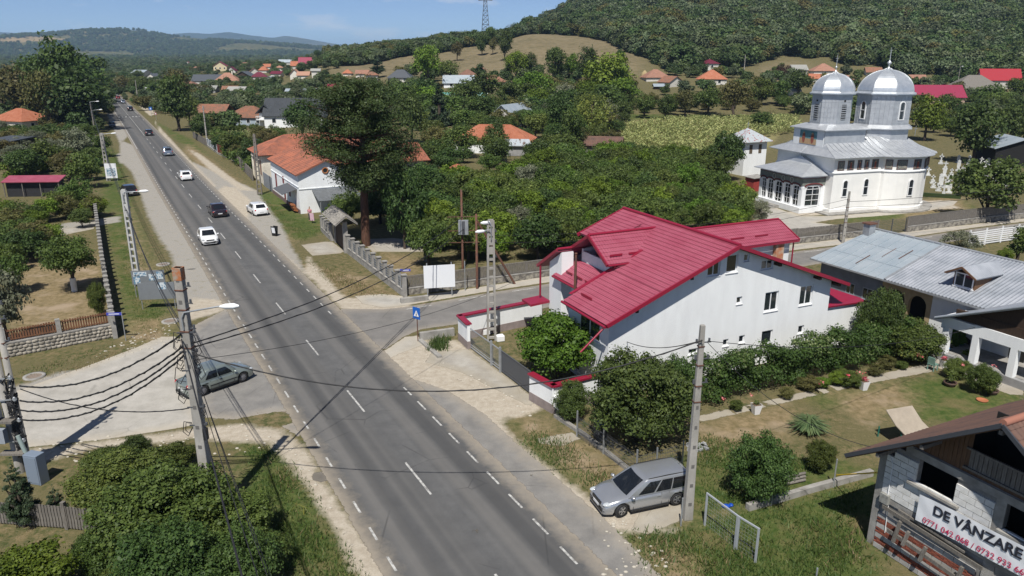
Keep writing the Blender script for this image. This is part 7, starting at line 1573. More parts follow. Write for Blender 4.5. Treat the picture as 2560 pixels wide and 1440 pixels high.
# ================================================================== vegetation
BARK = mat('bark',(.085,.065,.05),.95,var=.4,scale=6,stretch=(4,4,.6),bump=.5,bscale=15); LIME = mat('limewash',(.62,.62,.60),.9); PINEB = mat('pine_bark',(.13,.060,.038),.95,col2=(.06,.035,.025),scale=4,stretch=(3,3,.5),bump=.5,bscale=10)
LM = {
 'dark': leaf_mat('leaf_dark',(0.038,0.062,0.017),(0.087,0.123,0.030),(0.145,0.168,0.044)),
 'mid': leaf_mat('leaf_mid',(0.052,0.078,0.018),(0.123,0.158,0.035),(0.217,0.208,0.049)),
 'bright': leaf_mat('leaf_bright',(0.065,0.107,0.012),(0.152,0.214,0.025),(0.232,0.255,0.037)),
 'olive': leaf_mat('leaf_olive',(0.065,0.067,0.022),(0.152,0.131,0.047),(0.217,0.174,0.074)),
 'silver': leaf_mat('leaf_silver',(0.101,0.114,0.068),(0.203,0.208,0.136),(0.318,0.308,0.222)),
 'willow': leaf_mat('leaf_willow',(0.087,0.114,0.025),(0.203,0.208,0.043),(0.289,0.268,0.062)),
 'pine': leaf_mat('needle_pine',(.026,.050,.014),(.068,.100,.028),(.090,.115,.035),trans=.12,rnd=.1),
 'spruce': leaf_mat('needle_spruce',(0.017,0.035,0.017),(0.049,0.070,0.032),trans=.08),
 'yellow': leaf_mat('leaf_yellow',(0.174,0.147,0.022),(0.347,0.255,0.037)),
 'purple': leaf_mat('leaf_purple',(0.043,0.021,0.020),(0.087,0.040,0.031)),
 'forest': leaf_mat('leaf_forest',(.052,.078,.024),(.092,.125,.040),(.115,.140,.05),rnd=.38),
 'forest2': leaf_mat('leaf_forest_two',(.080,.104,.050),(.135,.160,.080),(.155,.175,.09),rnd=.32),'autumn': leaf_mat('leaf_autumn',(.085,.082,.026),(.130,.115,.038),(.15,.12,.04),rnd=.28),
 'grassy': leaf_mat('grass_blades',(.045,.078,.018),(.105,.135,.036),(.20,.18,.08),trans=.25),
 'straw': leaf_mat('grass_straw',(.14,.11,.05),(.28,.22,.12),trans=.15),
 'corn': leaf_mat('corn_leaf',(.19,.215,.075),(.37,.36,.15),(.50,.44,.25),trans=.3),
 'rose': leaf_mat('rose_petals',(.50,.05,.12),(.60,.22,.26)),'vine': leaf_mat('leaf_vine',(.030,.055,.012),(.075,.115,.025),(.20,.22,.10)),
}
def leaves(C,rad,n,size,up=.35,flat=.75,r=None,droop=0.0,needle=1.0,tail=.22):
    """n leaf rhombs on clumps C (k,3) with radii rad (k,)"""
    r = r or rng; k = len(C); w_ = rad ** 2; w_ = w_/w_.sum(); ci = r.choice(k,n,p=w_)
    d = r.normal(size=(n,3)); d /= np.linalg.norm(d,axis=1)[:,None]; d[:,2] = np.where(d[:,2] <-.5,-d[:,2],d[:,2])
    q = rad[ci]*np.where(r.uniform(0,1,n) < 1-tail,r.uniform(.25,1.0,n) ** .6,r.uniform(.9,1.45,n)); P = C[ci]+d*q[:,None]*np.array([1,1,flat])
    if droop: P[:,2] -= droop*rad[ci]*r.uniform(0,1,n)
    nn = d+r.normal(size=(n,3))*.55+np.array([0,0,up]); nn /= np.linalg.norm(nn,axis=1)[:,None]
    a = np.cross(nn,r.normal(size=(n,3))); a /= np.linalg.norm(a,axis=1)[:,None]; b = np.cross(nn,a)
    s = size*(r.uniform(.45,1.0,n)+(r.uniform(0,1,n) < .25)*r.uniform(.2,.8,n))[:,None]; a = a*s*.5; b = b*s*.5/needle
    a2 = a*1.0
    V_ = np.stack([P-a2,P+b,P+a2,P-b],1).reshape(-1,3); F_ = np.arange(n*4).reshape(n,4); return V_,F_
def clumps(n,rx,ry,rz,cz,cr,r,shape='round'):
    C = []; R_ = []
    for i in range(n):
        for _ in range(50):
            p = r.uniform(-1,1,3); L_ = np.linalg.norm(p)
            if L_ <= 1 and L_ > .35: break
        if shape == 'cone': f = (p[2]+1)/2; k = (1-f) ** .8+.05; x,y = p[0]*k*1.2,p[1]*k*1.2
        else: x,y = p[0],p[1]; k = 1
        C.append((x*rx,y*ry,cz+p[2]*rz)); R_.append(cr*r.uniform(.7,1.3)*(k if shape == 'cone' else 1)*(1.0 if p[2] < .5 else .85))
    return np.array(C),np.array(R_)
PROTO = {}
def proto(key,h=1.0,w_=.9,n=34,cr=.17,leaves_n=3000,size=.05,mtl='mid',base=.22,shape='round',seed=1,trunk=.035,droop=0,needle=1.3,bark=BARK,split=True):
    """unit-height tree: crown mesh and trunk mesh"""
    r = np.random.default_rng(seed); cz = base+(1-base)/2; rz = (1-base)/2-cr*.55; rx = w_/2-cr*.6
    C,Q = clumps(n,rx,rx,rz,cz,cr,r,shape)
    V1,F1 = leaves(C,Q,leaves_n,size,r=r,droop=droop,needle=needle)
    cm = np_mesh('crown_'+key,V1,F1,LM[mtl]); tm = MB(); tr_top = cz+rz*.3
    tm.tube([(0,0,-.02),(.01,0,base*.6),(-.01,.01,base+.1),(.01,0,tr_top)],[trunk*1.25,trunk,trunk*.8,trunk*.3],7)
    for i in range(7):
        c = C[r.integers(0,len(C))]; z0 = base*.7+(tr_top-base*.7)*r.uniform(0,.7); tm.tube([(0,0,z0),(c[0]*.5,c[1]*.5,(z0+c[2])/2+.02),tuple(c)],[trunk*.5,trunk*.32,trunk*.08],5)
    PROTO[key] = (cm,tm.mesh('trunk_'+key,bark)); return PROTO[key]
KINDS = {}
for i,(m_,w_,nn_,ln) in enumerate((('dark',.85,38,4200),('mid',.9,36,4200),('bright',.95,40,4600),('olive',.85,34,4000),('silver',.9,30,3800),('willow',1.0,36,5000),('purple',.9,26,2600),('yellow',.9,26,2600))):
    for v in range(3 if m_ in ('dark','mid','bright') else 2):
        proto('%s%d' % (m_,v),w_=w_*(1+.08*v),n=nn_+4*v,leaves_n=ln,size=.052,mtl=m_,seed=10*i+v,base=.16,droop=1.4 if m_ == 'willow' else 0,needle=2.0 if m_ == 'willow' else 1.25,shape='round')
proto('spruce0',w_=.42,n=60,cr=.085,leaves_n=4500,size=.05,mtl='spruce',seed=77,base=.06,shape='cone',needle=3.0)
proto('poplar0',w_=.34,n=30,cr=.11,leaves_n=3000,size=.045,mtl='mid',seed=78,base=.10)
# detailed near ones
def proto_near(key,mtl,w_,n,cr,ln,size,base=.1,seed=5,**k): return proto(key,w_=w_,n=n,cr=cr,leaves_n=ln,size=size,mtl=mtl,seed=seed,base=base,**k)
proto_near('nbush','mid',1.35,130,.13,30000,.036,.03,31,trunk=.02); proto_near('nbush2','dark',1.25,120,.13,30000,.034,.03,32,trunk=.02); proto_near('nbright','bright',1.2,90,.14,20000,.042,.12,33,trunk=.025)
proto_near('nround','dark',1.28,150,.125,36000,.032,.05,34,trunk=.03); proto_near('napple','mid',1.05,60,.14,12000,.040,.30,35,trunk=.035); proto_near('norchard','mid',1.15,70,.14,7500,.048,.10,36,trunk=.03); proto_near('norchard2','bright',1.2,70,.14,7500,.048,.10,37,trunk=.03); proto_near('norchard3','dark',1.1,70,.14,7500,.048,.12,38,trunk=.03)
proto_near('nsilver','silver',1.15,50,.13,9000,.038,.1,39,trunk=.02); proto_near('nlow','olive',1.2,70,.14,7500,.048,.05,40,trunk=.02)
proto('nspruce',w_=.55,n=120,cr=.06,leaves_n=16000,size=.035,mtl='spruce',seed=79,base=.03,shape='cone',needle=3.5)
NV = {'dark': 3,'mid': 3,'bright': 3,'olive': 2,'silver': 2,'willow': 2,'purple': 2,'yellow': 2,'spruce': 1,'poplar': 1}
_tn = [0]
def tree(label,px,py,hpx,wpx,kind,group=None,name='tree',cat='tree',rot=None,px_is_px=True,lime=False,h=None,wm=None):
    """tree whose base stands at photo pixel px,py and which is hpx high and wpx wide there"""
    p = G3(px,py) if px_is_px else Vector(px)
    if h is None: s = PPM(p); H_ = hpx/(s*.98); Wm = wpx/s
    else: H_,Wm = h,wm
    _tn[0] += 1; k = kind if kind in PROTO else '%s%d' % (kind,_tn[0] % NV[kind]); cm,tm = PROTO[k]; t = thing(name,label,cat,p,0,group)
    wr = {'spruce0': .42,'nspruce': .55,'poplar0': .34}.get(k,1.0 if k[0] != 'n' else 1.15)
    rz = random.uniform(0,6.28) if rot is None else rot; sx = Wm/wr
    inst('crown',cm,t,(0,0,0),(0,0,rz),(sx,sx,H_)); inst('trunk',tm,t,(0,0,0),(0,0,rz),(sx if sx < H_*1.4 else H_*1.4,sx if sx < H_*1.4 else H_*1.4,H_))
    if lime: m = MB(); m.tube([(0,0,0),(0,0,H_*.24)],H_*.048,8); m.build('limewashed_base',LIME,t)
    return t
T = [  # label, x, y, h, w, kind
 ('tallest dark broadleaf tree rising above the road on the left',160,318,210,150,'dark'),('pale olive tree left of the tallest dark tree',88,312,155,135,'olive'),('olive crowned tree at the far left edge behind the orange house',12,300,125,100,'olive'),('dark tree leaning over the far road shoulder',208,325,150,80,'dark'),('olive tree between the big dark tree and the shoulder',128,330,150,95,'olive'),
 ('dark shrub below the tallest dark tree',150,385,75,110,'dark'),('silvery flowered shrub left of the double pole',198,405,85,75,'silver'),('mid green bush in the left hedgerow',215,470,90,85,'mid'),('green tree above the red roofed garden shed',120,430,85,95,'mid'),('dark bush right above the dark barn',60,385,45,90,'dark'),('olive bush behind the red garden shed roof',175,455,80,80,'olive'),
 ('dense green bush right of the garden shed',195,520,80,90,'mid'),('bright green young tree in the left garden',125,555,62,72,'bright'),('bright green small tree beside the garden walk',132,625,70,66,'bright'),('dark shrub in the left vegetable garden',40,560,60,80,'mid'),('dark shrub bed at the left edge',18,640,75,90,'dark'),('low bush at the fence end on the left',235,545,60,55,'olive'),
 ('grey green tree at the left edge above the lawn',30,735,110,100,'norchard'),('silvery olive tree casting shade at the left edge',22,860,200,120,'silver'),
 ('dark tree by the footpath right of the far road',448,328,138,100,'dark'),('short dark tree beside the palings',505,352,66,60,'dark'),('tree before the wooden barn',475,318,80,62,'mid'),('grey green tree behind the dark footpath tree',455,262,85,80,'olive'),
 ('tree before the porch of the anthracite house',758,345,92,108,'dark'),('dark garden tree left of the cream building',588,398,66,80,'mid'),('dark tree touching the cream building',628,425,78,62,'dark'),('bush behind the blue grey fence',556,368,46,60,'mid'),('bush row behind the maroon fence',590,380,50,70,'dark'),('bush between corn patch and white building',655,362,46,66,'olive'),('bush left of the anthracite house',690,352,40,60,'mid'),
 ('bright round walnut tree before the meadow',1073,222,106,82,'bright'),('bright small tree right of that walnut',1125,212,60,55,'mid'),('olive tree standing alone on the left meadow',1143,152,46,34,'olive'),('dark round tree on the meadow ridge',1205,139,52,36,'dark'),('tall dark tree at the middle of the meadow',1262,152,74,46,'dark'),('slim tree between the dark meadow trees',1232,137,46,26,'olive'),('tree crown on the meadow skyline',1228,112,44,36,'mid'),
 ('bright leafy tree behind the farmhouse roofs',1290,200,72,60,'bright'),('dark tree beside the bright leafy one',1324,196,62,46,'dark'),('tall mid green tree below the meadow',1390,212,92,66,'mid'),('second tall tree below the meadow',1467,210,90,66,'dark'),('green tree between the two tall ones',1430,202,66,50,'bright'),('big bright walnut tree left of the corn field',1522,258,122,128,'bright'),('bright bushy tree by the pale field',1335,262,84,90,'bright'),('dark shrub left of the bright bushy tree',1268,266,44,66,'dark'),('dark lone bush at the right end of the meadow',1550,162,38,28,'dark'),
 ('yellow green weeping willow in the middle',1477,345,118,112,'willow'),('dark tree left of the weeping willow',1398,350,120,88,'dark'),('dark tree in front of the willow',1432,392,122,74,'mid'),('silvery tree at the right of the willow',1520,330,78,52,'silver'),('tree with pale top behind the willow',1412,270,60,58,'silver'),
 ('thin dark tree before the orange farmhouse',1240,405,100,66,'dark'),('shrub right of the patched lean to',1375,395,60,60,'mid'),('bush below the patched lean to',1330,425,42,70,'mid'),('tree at the rusty tiled shed',1440,415,66,56,'mid'),('tree left of the orange farmhouse',1150,395,80,100,'mid'),('dark tree right behind the pine',1030,360,130,90,'dark'),('green tree behind the pine crown',1015,300,92,90,'mid'),('tree left of the greenhouse',1055,305,70,80,'dark'),('bushes below the greenhouse',1115,290,46,70,'mid'),('bush beside the pale field strip',1215,290,40,66,'mid'),
 ('very dark dense tree right of the pine trunk',1012,622,205,120,'norchard3'),('dark tree between pine and farm track',950,560,120,95,'norchard3'),('green tree left of the pine trunk',878,560,88,90,'norchard'),('small green bush by the shingled gate',830,560,52,44,'norchard2'),('lone tree with pale trunk before the rusty poles',1072,668,130,110,'norchard'),
 ('tree before the bell tower',1812,452,128,96,'norchard3'),('small dark tree at the field edge',1905,322,42,76,'dark'),('garden tree in the row at the green field',1610,296,66,60,'mid'),('second garden tree in the row at the green field',1662,298,60,54,'dark'),('olive garden tree in the row at the green field',1712,292,66,56,'olive'),('third garden tree in the row at the green field',1770,288,76,76,'mid'),('large olive tree at the right of the row',1832,298,96,88,'olive'),('tree left of the narrow white hut',1895,262,66,66,'mid'),('dark tree beside the front dome',1995,240,64,76,'dark'),('tree behind the narrow hut',1945,262,60,60,'mid'),('purple leaved tree near the grey gable',1958,200,38,50,'purple'),
 ('bright tree right of the big dome',2310,352,112,92,'bright'),('big dark tree behind the cemetery',2432,408,150,140,'dark'),('dark tree at the right edge behind the cemetery',2530,372,110,90,'dark'),('tree between pink house and roof skeleton',2470,268,60,80,'mid'),('tree beside the satellite dish house',2540,262,66,66,'mid'),('large glossy tree leaning over the church fence',2460,552,165,188,'norchard3'),('yellow crowned tree at the forest edge',2405,175,34,42,'yellow'),('second yellowish tree at the forest edge',2345,180,30,34,'yellow'),
 ('white flowered shrub left of the church porch',1895,562,62,66,'nsilver'),('green shrub before the church porch steps',1845,565,60,70,'norchard2'),
 ('bright lemon green shrub tree behind the short white wall',1395,945,168,205,'nbright'),('big round dark tree over the wire fence',1590,1098,225,262,'nround'),('dark tree right of the big round one',1690,1045,165,110,'nround'),('dense dark bush on the plot behind the estate car',1893,1252,180,150,'nround'),('tall shrub between gable wall annex and long house',2190,880,165,110,'nround'),('grape covered shrub before the arcade',2262,895,100,150,'nbush'),('silver leaved bush behind the red roof annex',2092,742,105,95,'nsilver'),('silver leaved shrub beyond the metal roof',2395,648,72,96,'nsilver'),('loose shrub at the yellow pipe',2048,1180,90,66,'nbush'),('oleander like bush beside the gas meter',1428,1050,108,84,'nbush2'),
 ('rose bush beside the white terrace post',2450,985,80,66,'nbush'),('rose bush by the terrace plinth',2390,945,52,60,'nbush'),('rose bush at the left end of the terrace',2120,965,40,60,'nbush'),('potted rubber plant before the terrace window',2385,878,66,44,'nbright'),
 ('broad bramble bush in the left foreground',320,1255,130,220,'nbush'),('large bramble thicket below the rust topped pole',430,1370,215,300,'nbush'),('right bramble mound in the left foreground',590,1370,140,200,'nbush'),('dark thicket at the bottom edge',430,1540,260,270,'nbush2'),('dark willowy thicket at the bottom edge beside the cables',590,1500,200,210,'nbush2'),('bright vine mound in the bottom left corner',65,1530,165,240,'nbright'),('low bramble at the apron edge',270,1185,70,100,'nbush'),('dark bush behind the bottom left fence',245,1420,110,90,'nbush2'),
 ('dark shrub at the pine foot',1020,560,60,60,'norchard3'),('lone shrub between old fence and lawn pillar row',250,790,90,40,'nbush'),]
for a in T:
    nm = 'bush' if any(q in a[0] for q in ('bush','shrub','bramble','thicket','mound','plant')) else 'tree'; tree(*a,name=nm,cat='bush' if nm == 'bush' else 'tree')
tree('apple tree with white limewashed trunk on the left lawn',187,728,140,150,'napple',lime=True)
for x,y,h,w_,l in ((1100,352,158,62,'tall dark spruce left of the orange farmhouse'),(945,195,56,44,'blue green spruce behind the pine top'),(893,112,24,10,'tiny spruce left on the ridge skyline'),(950,108,22,10,'tiny spruce on the ridge skyline'),(985,102,22,10,'first of two tiny spruces right on the skyline'),(993,102,20,9,'second of two tiny spruces right on the skyline')): tree(l,x,y,h,w_,'spruce')
tree('young dark spruce at the left edge by the blue cabinet',62,1315,200,100,'nspruce'); tree('second young spruce lower in the left corner',148,1300,105,62,'nspruce')
tree('slim dark cypress at the right edge before the white fence',2540,662,100,42,'poplar'); tree('pair mate round cypress bush beside the slim cypress',2508,665,46,40,'nbright',name='bush',cat='bush')
hs_pts = [ob.location for ob in COL.objects if ob.get('category') in ('house','barn','shed','building','greenhouse','haystack')]
CN = {'norchard': 'mid green','norchard2': 'bright green','norchard3': 'dark green','nlow': 'olive','nsilver': 'silvery','dark': 'dark green','mid': 'mid green','olive': 'olive','bright': 'bright green','nbush': 'leafy green','nbush2': 'dark leafy','nbright': 'yellowish green'}
def spot_label(base,q,h_,hr,kind,box):
    """size, colour and place within the cluster, so that each tree can be found"""
    a,b,c,d = box; f = (h_-hr[0])/(hr[1]-hr[0]); u = (q[0]/q[1]-a)/(b-a+1e-6); v = (q[1]-c)/(d-c+1e-6); col = CN.get(kind,CN.get(kind.rstrip('0123456789'),'green'))
    return '%s %s %s, %s %s part' % (('low','middling','tall')[min(2,int(f*3))],col,base,('front','middle','back')[min(2,max(0,int(v*3)))],('far left','left','centre','right','far right')[min(4,max(0,int(u*5)))])
KEYH = [h.location for h in COL.objects if h.get('category') in ('house','building','church','bell tower','shed') and any(q in h['label'] for q in ('farmhouse','bungalow','anthracite','silver roofed','arched windows','brown hipped','cream building','white gabled building','pink rendered','bell tower','haystacks','solar panel','slate blue','bright red roof in the left'))]
def scatter_things(polys,n,labels,kinds,hr,grp,seed,mind=3.0,name='bush',cat='bush'):
    r = np.random.default_rng(seed); W2 = gp(polys); xs_ = [p[0] for p in W2]; ys_ = [p[1] for p in W2]; Q = np.stack([r.uniform(min(xs_),max(xs_),n*12),r.uniform(min(ys_),max(ys_),n*12)],1); Q = Q[seg_sd(Q,W2) > 0]; kept = []
    for q in Q:
        if len(kept) >= n: break
        if all(math.hypot(q[0]-a[0],q[1]-a[1]) > mind for a in kept) and not any(abs(q[0]-hl.x) < 10 and -13 < q[1]-hl.y < 11 for hl in KEYH): kept.append(q)
    bx_ = [q[0]/q[1] for q in W2]; bx_ = (min(bx_),max(bx_),min(ys_),max(ys_))
    for i,q in enumerate(kept): h_ = r.uniform(*hr); tree(spot_label(labels,q,h_,hr,kinds[i % len(kinds)],bx_),(q[0],q[1],float(TZ(q[0],q[1]))),0,0,0,kinds[i % len(kinds)],grp,name,cat,px_is_px=False,h=h_,wm=h_*r.uniform(1.0,1.5))
scatter_things([(0,350),(110,345),(250,350),(252,420),(262,470),(240,500),(150,480),(150,455),(0,430)],46,'shrub in the thicket left of the poles',['norchard3','nlow','norchard','nlow','norchard3','nsilver'],(2.6,5.2),'shrubs of the thicket left of the poles',51,3.0)
scatter_things([(155,475),(240,500),(238,560),(200,575),(150,560),(0,610),(0,500),(120,500)],40,'shrub in the overgrown left garden',['norchard','norchard3','nlow','norchard2','norchard3'],(1.2,3.2),'shrubs of the overgrown left garden',52,2.2)
scatter_things([(0,610),(110,600),(90,640),(60,680),(0,690)],9,'shrub above the left lawn',['norchard3','norchard','nlow'],(2.0,3.6),'shrubs above the left lawn',53,2.2)
scatter_things([(0,330),(60,320),(220,332),(240,300),(235,250),(0,270)],22,'tree in the grove left of the far road',['dark0','dark1','olive0','dark2'],(11,20),'trees of the dark grove left of the far road',54,7.5,'tree','tree')
scatter_things([(250,210),(262,209),(300,230),(345,242),(400,262),(450,300),(470,300),(500,290),(450,235),(350,200),(280,195)],34,'tree beside the far road',['mid0','dark1','olive1','mid2','dark0'],(4.5,9),'bushy trees along the right side of the far road',55,7,'tree','tree')
scatter_things([(1060,320),(1560,300),(1545,370),(1440,380),(1420,430),(1200,440),(1090,440),(1060,400)],60,'garden tree around the orange farmhouse',['norchard3','norchard','mid1','norchard','dark0','norchard3','nlow'],(3.0,6.0),'garden trees around the orange farmhouse',56,5.0,'tree','tree')
scatter_things([(1000,260),(1560,240),(1560,296),(1060,320)],55,'tree in the belt below the meadow',['mid0','dark1','mid1','olive0','dark2','bright1'],(4.5,9.5),'trees of the leafy belt below the meadow',57,7.0,'tree','tree')
scatter_things([(1570,262),(2000,258),(2010,276),(1700,286),(1575,292)],26,'fruit tree beyond the corn field',['norchard','norchard3','nlow','norchard'],(2.8,5.5),'fruit trees beyond the corn field',58,5.5,'tree','tree')
scatter_things([(2330,345),(2560,330),(2560,290),(2420,262),(2330,280)],30,'garden tree by the pink house',['dark0','norchard','mid1','norchard3'],(3.5,7),'garden trees between pink house and cemetery',59,5.0,'tree','tree')
scatter_things([(925,420),(1080,430),(1085,560),(1060,600),(960,596),(935,540)],16,'tree right of the big pine',['norchard3','norchard3','norchard'],(3.2,5.8),'dark trees right of the big pine',60,3.4,'tree','tree')
scatter_things([(540,372),(640,372),(660,345),(700,360),(640,440),(600,415)],22,'shrub behind the footpath fences',['norchard','norchard3','nlow'],(2.2,3.8),'shrubs behind the footpath fences',61,3.0)
scatter_things([(1750,1030),(2300,900),(2310,912),(1765,1048)],9,'shrub at the vine hedge foot',['nbush','nlow','nbright','nlow'],(.5,.95),'shrubs at the foot of the vine hedge',62,.9)
scatter_things([(240,1160),(300,1115),(470,1150),(600,1230),(670,1330),(650,1520),(280,1560),(240,1330)],20,'bramble in the left foreground thicket',['nbush','nbush2','nbush','nbright'],(.9,1.9),'low brambles of the left foreground thicket',63,1.4)
# orchard: many fruit trees, alike
opoly = gp([(1085,650),(1230,660),(1370,672),(1500,640),(1690,612),(1900,590),(1870,540),(1800,480),(1830,440),(1700,415),(1560,392),(1420,428),(1280,450),(1200,470),(1090,480),(1060,560)])
xs_ = [p[0] for p in opoly]; ys_ = [p[1] for p in opoly]; X,Y = np.meshgrid(np.arange(min(xs_),max(xs_),3.2),np.arange(min(ys_),max(ys_),4.0)); Q = np.stack([X.ravel(),Y.ravel()],1)+rng.uniform(-1.1,1.1,(X.size,2)); Q = Q[seg_sd(Q,opoly) > .8]
for i,q in enumerate(Q):
    k = ('norchard','norchard2','norchard3','norchard','nsilver' if i % 7 == 0 else 'norchard')[i % 5]; h_ = rng.uniform(3.2,5.2)
    tree(spot_label('fruit tree in the dense orchard',q,h_,(3.2,5.2),k,(-.10,.42,min(ys_),max(ys_))),(q[0],q[1],0),0,0,0,k,'fruit trees of the dense orchard','fruit_tree','tree',px_is_px=False,h=h_,wm=h_*rng.uniform(.95,1.25))
# hedge rows of vines before the white gable wall
ha,hb = Vector(G(1735,1028)),Vector(G(2300,892)); L = (hb-ha).length; C = []; Qr = []
for i in range(210): f = i/210; q = ha.lerp(hb,f); C.append((q.x+rng.uniform(-.25,.25)-0,q.y+rng.uniform(-.75,.5)+.95,rng.uniform(.25,2.45))); Qr.append(rng.uniform(.38,.66))
C = np.array(C); Qr = np.array(Qr); Vh,Fh = leaves(C,Qr,80000,.115,needle=1.1); o = bpy.data.objects.new('vine_hedge',np_mesh('vine_hedge',Vh,Fh,LM['vine'])); COL.objects.link(o); tag(o,'long tangled vine hedge in front of the white gable wall','hedge')
for n_,pts,hh,lb,w__ in ((0,[(-5,448),(118,432)],2.2,'clipped vine hedge above the red garden shed',4),(1,[(500,340),(640,330)],2.0,'row of shrubs behind the corn patch',2.5),(2,[(560,392),(640,442)],2.6,'leafy hedge behind the grey fence of the footpath',2.2)):
    a,b = Vector(G(*pts[0])),Vector(G(*pts[1])); C = []; 
    for i in range(60): q = a.lerp(b,rng.uniform()); C.append((q.x+rng.uniform(-.5,.5),q.y+rng.uniform(0,w__),rng.uniform(.3,hh*.8)))
    Vh,Fh = leaves(np.array(C),np.full(60,.75),9000,.28); o = bpy.data.objects.new('hedge',np_mesh('hedge',Vh,Fh,LM['bright' if n_ == 0 else 'mid'])); COL.objects.link(o); tag(o,lb,'hedge')
# the big pine
pp = G3(915,614); PT = thing('pine_tree','big old pine with reddish trunk and spreading crown in the centre left','tree',pp); ph = zrow(925,200,915,614); m = MB(); m.tube([(0,0,0),(.1,0,ph*.3),(.3,.1,ph*.55),(.1,0,ph*.9)],[.48,.40,.30,.08],12)
C = []; Qr = []; r = np.random.default_rng(3)
for i in range(120):
    f = r.uniform(.0,1) ** .85; z = ph*(.345+.615*f); L_ = (5.9*math.sqrt(max(.06,1-(abs(f-.47)/.58) ** 2)))*r.uniform(.55,1.0); a = r.uniform(0,6.28) if i > 6 else [3.3,2.9,0.1,-.3,3.6,.5,-2.6][i]; L_ *= .45 if f < .26 and math.cos(a) < .2 else 1
    e = Vector((L_*math.cos(a),L_*math.sin(a),z+r.uniform(-.2,.6))); b0 = Vector((.2,.05,z-L_*.18)); m.tube([b0,b0.lerp(e,.5)+Vector((0,0,-.1)),e],[.15,.09,.03],6)
    for j in range(5): g_ = .42+.62*j/4; q = b0.lerp(e,g_); C.append((q.x+r.uniform(-.55,.55),q.y+r.uniform(-.55,.55),q.z+r.uniform(0,.35))); Qr.append(r.uniform(.8,1.35)*(1.15-.2*f))
C.append((0,0,ph-.6)); Qr.append(1.0); m.build('trunk',PINEB,PT); Vh,Fh = leaves(np.array(C),np.array(Qr),110000,.24,flat=.55,up=.7,needle=2.6,r=r); o = bpy.data.objects.new('crown',np_mesh('pine_crown',Vh,Fh,LM['pine'])); COL.objects.link(o); o.parent = PT
q = G3(1066,652); mb = MB(); mb.lathe([(.30,0),(.24,.5),(.26,1.4),(.22,2.0),(0,2.1)],9); o = mb.build('tree_stump',mat('pale_bark',(.24,.21,.18),.95,var=.4,scale=5),None,q); tag(o,'pale dead tree stump behind the school fence','stump')
# ------------------------------------------------------------------ far woodland: masses nobody could count
def low_crown(seed,mtl,n=13,ln=1900,size=.070,w_=1.0):
    r = np.random.default_rng(seed); C,Q_ = clumps(n,.27*w_,.27*w_,.26,.52,.20,r); V1,F1 = leaves(C,Q_,ln,size,r=r,up=.6,tail=.04); return np_mesh('far_crown',V1,F1,LM[mtl])
FC = [low_crown(200+i,m_) for i,m_ in enumerate(('forest','forest','forest','forest2','forest','forest2','forest2','forest','autumn','forest2','forest','forest'))]
def wood(name,pts,scales,meshes,seed=0):
    """one stuff object: geometry nodes scatter crowns on given points"""
    me = bpy.data.meshes.new(name); me.vertices.add(len(pts)); me.vertices.foreach_set('co',np.asarray(pts,np.float32).ravel()); attr(me,'sc',scales); attr(me,'rt',np.random.default_rng(seed).uniform(0,6.28,len(pts))); attr(me,'pk',np.random.default_rng(seed+1).integers(0,len(meshes),len(pts)).astype(float)); me.update()
    o = bpy.data.objects.new(name,me); COL.objects.link(o); o['kind'] = 'stuff'; ng = bpy.data.node_groups.new('scatter_'+name,'GeometryNodeTree'); ng.interface.new_socket('Geometry',in_out='INPUT',socket_type='NodeSocketGeometry'); ng.interface.new_socket('Geometry',in_out='OUTPUT',socket_type='NodeSocketGeometry')
    n,l = ng.nodes,ng.links; gi = n.new('NodeGroupInput'); go = n.new('NodeGroupOutput'); m2p = n.new('GeometryNodeMeshToPoints'); ip = n.new('GeometryNodeInstanceOnPoints'); jn = n.new('GeometryNodeGeometryToInstance'); l.new(gi.outputs[0],m2p.inputs[0]); l.new(m2p.outputs[0],ip.inputs['Points'])
    srcs = []
    for me_ in meshes: so = bpy.data.objects.new('crown_source',me_); srcs.append(so)
    for so in reversed(srcs): oi = n.new('GeometryNodeObjectInfo'); oi.inputs['Object'].default_value = so; l.new(oi.outputs['Geometry'],jn.inputs[0])
    l.new(jn.outputs[0],ip.inputs['Instance']); ip.inputs['Pick Instance'].default_value = True
    def na(nm): a = n.new('GeometryNodeInputNamedAttribute'); a.data_type = 'FLOAT'; a.inputs['Name'].default_value = nm; return a.outputs['Attribute']
    l.new(na('sc'),ip.inputs['Scale']); c = n.new('ShaderNodeCombineXYZ'); l.new(na('rt'),c.inputs[2]); l.new(c.outputs[0],ip.inputs['Rotation']); l.new(na('pk'),ip.inputs['Instance Index']); l.new(ip.outputs[0],go.inputs[0])
    md = o.modifiers.new('scatter','NODES'); md.node_group = ng; return o
def cand(n,y0,y1,c0,c1,seed):
    r = np.random.default_rng(seed); y = y0*(y1/y0) ** r.uniform(0,1,n); c = r.uniform(c0,c1,n); x = (c-1280)/1968*y; return x,y,c,TZ(x,y),r
# wooded hill: foot line D as function of bearing column
x,y,c,z,r = cand(26000,300,900,1290,3000,11)
foot = np.interp(c,[1290,1330,1380,1440,1520,1600,1660,1720,1900,2100,2250,2400,2560,3000],[560,525,525,490,440,375,345,345,372,375,345,335,330,320]); foot = foot+10*np.sin(c/23)
k_ = (y > foot); k_ &= ~((np.hypot((c-1965)/80,(y-350)/40) < 1)); dens = r.uniform(0,1,len(x)) < np.clip(1.3-(y-300)/900,.5,1); k_ &= dens
P = np.stack([x[k_],y[k_],z[k_]-2.5],1); sc = r.uniform(6.5,11,k_.sum())+(r.uniform(0,1,k_.sum()) < .4)*r.uniform(2,7,k_.sum())*np.clip(1-(y[k_] < foot[k_]+12)*.3,.5,1); print('wood',len(P)); wood('hill_woodland',P,sc,FC,1)
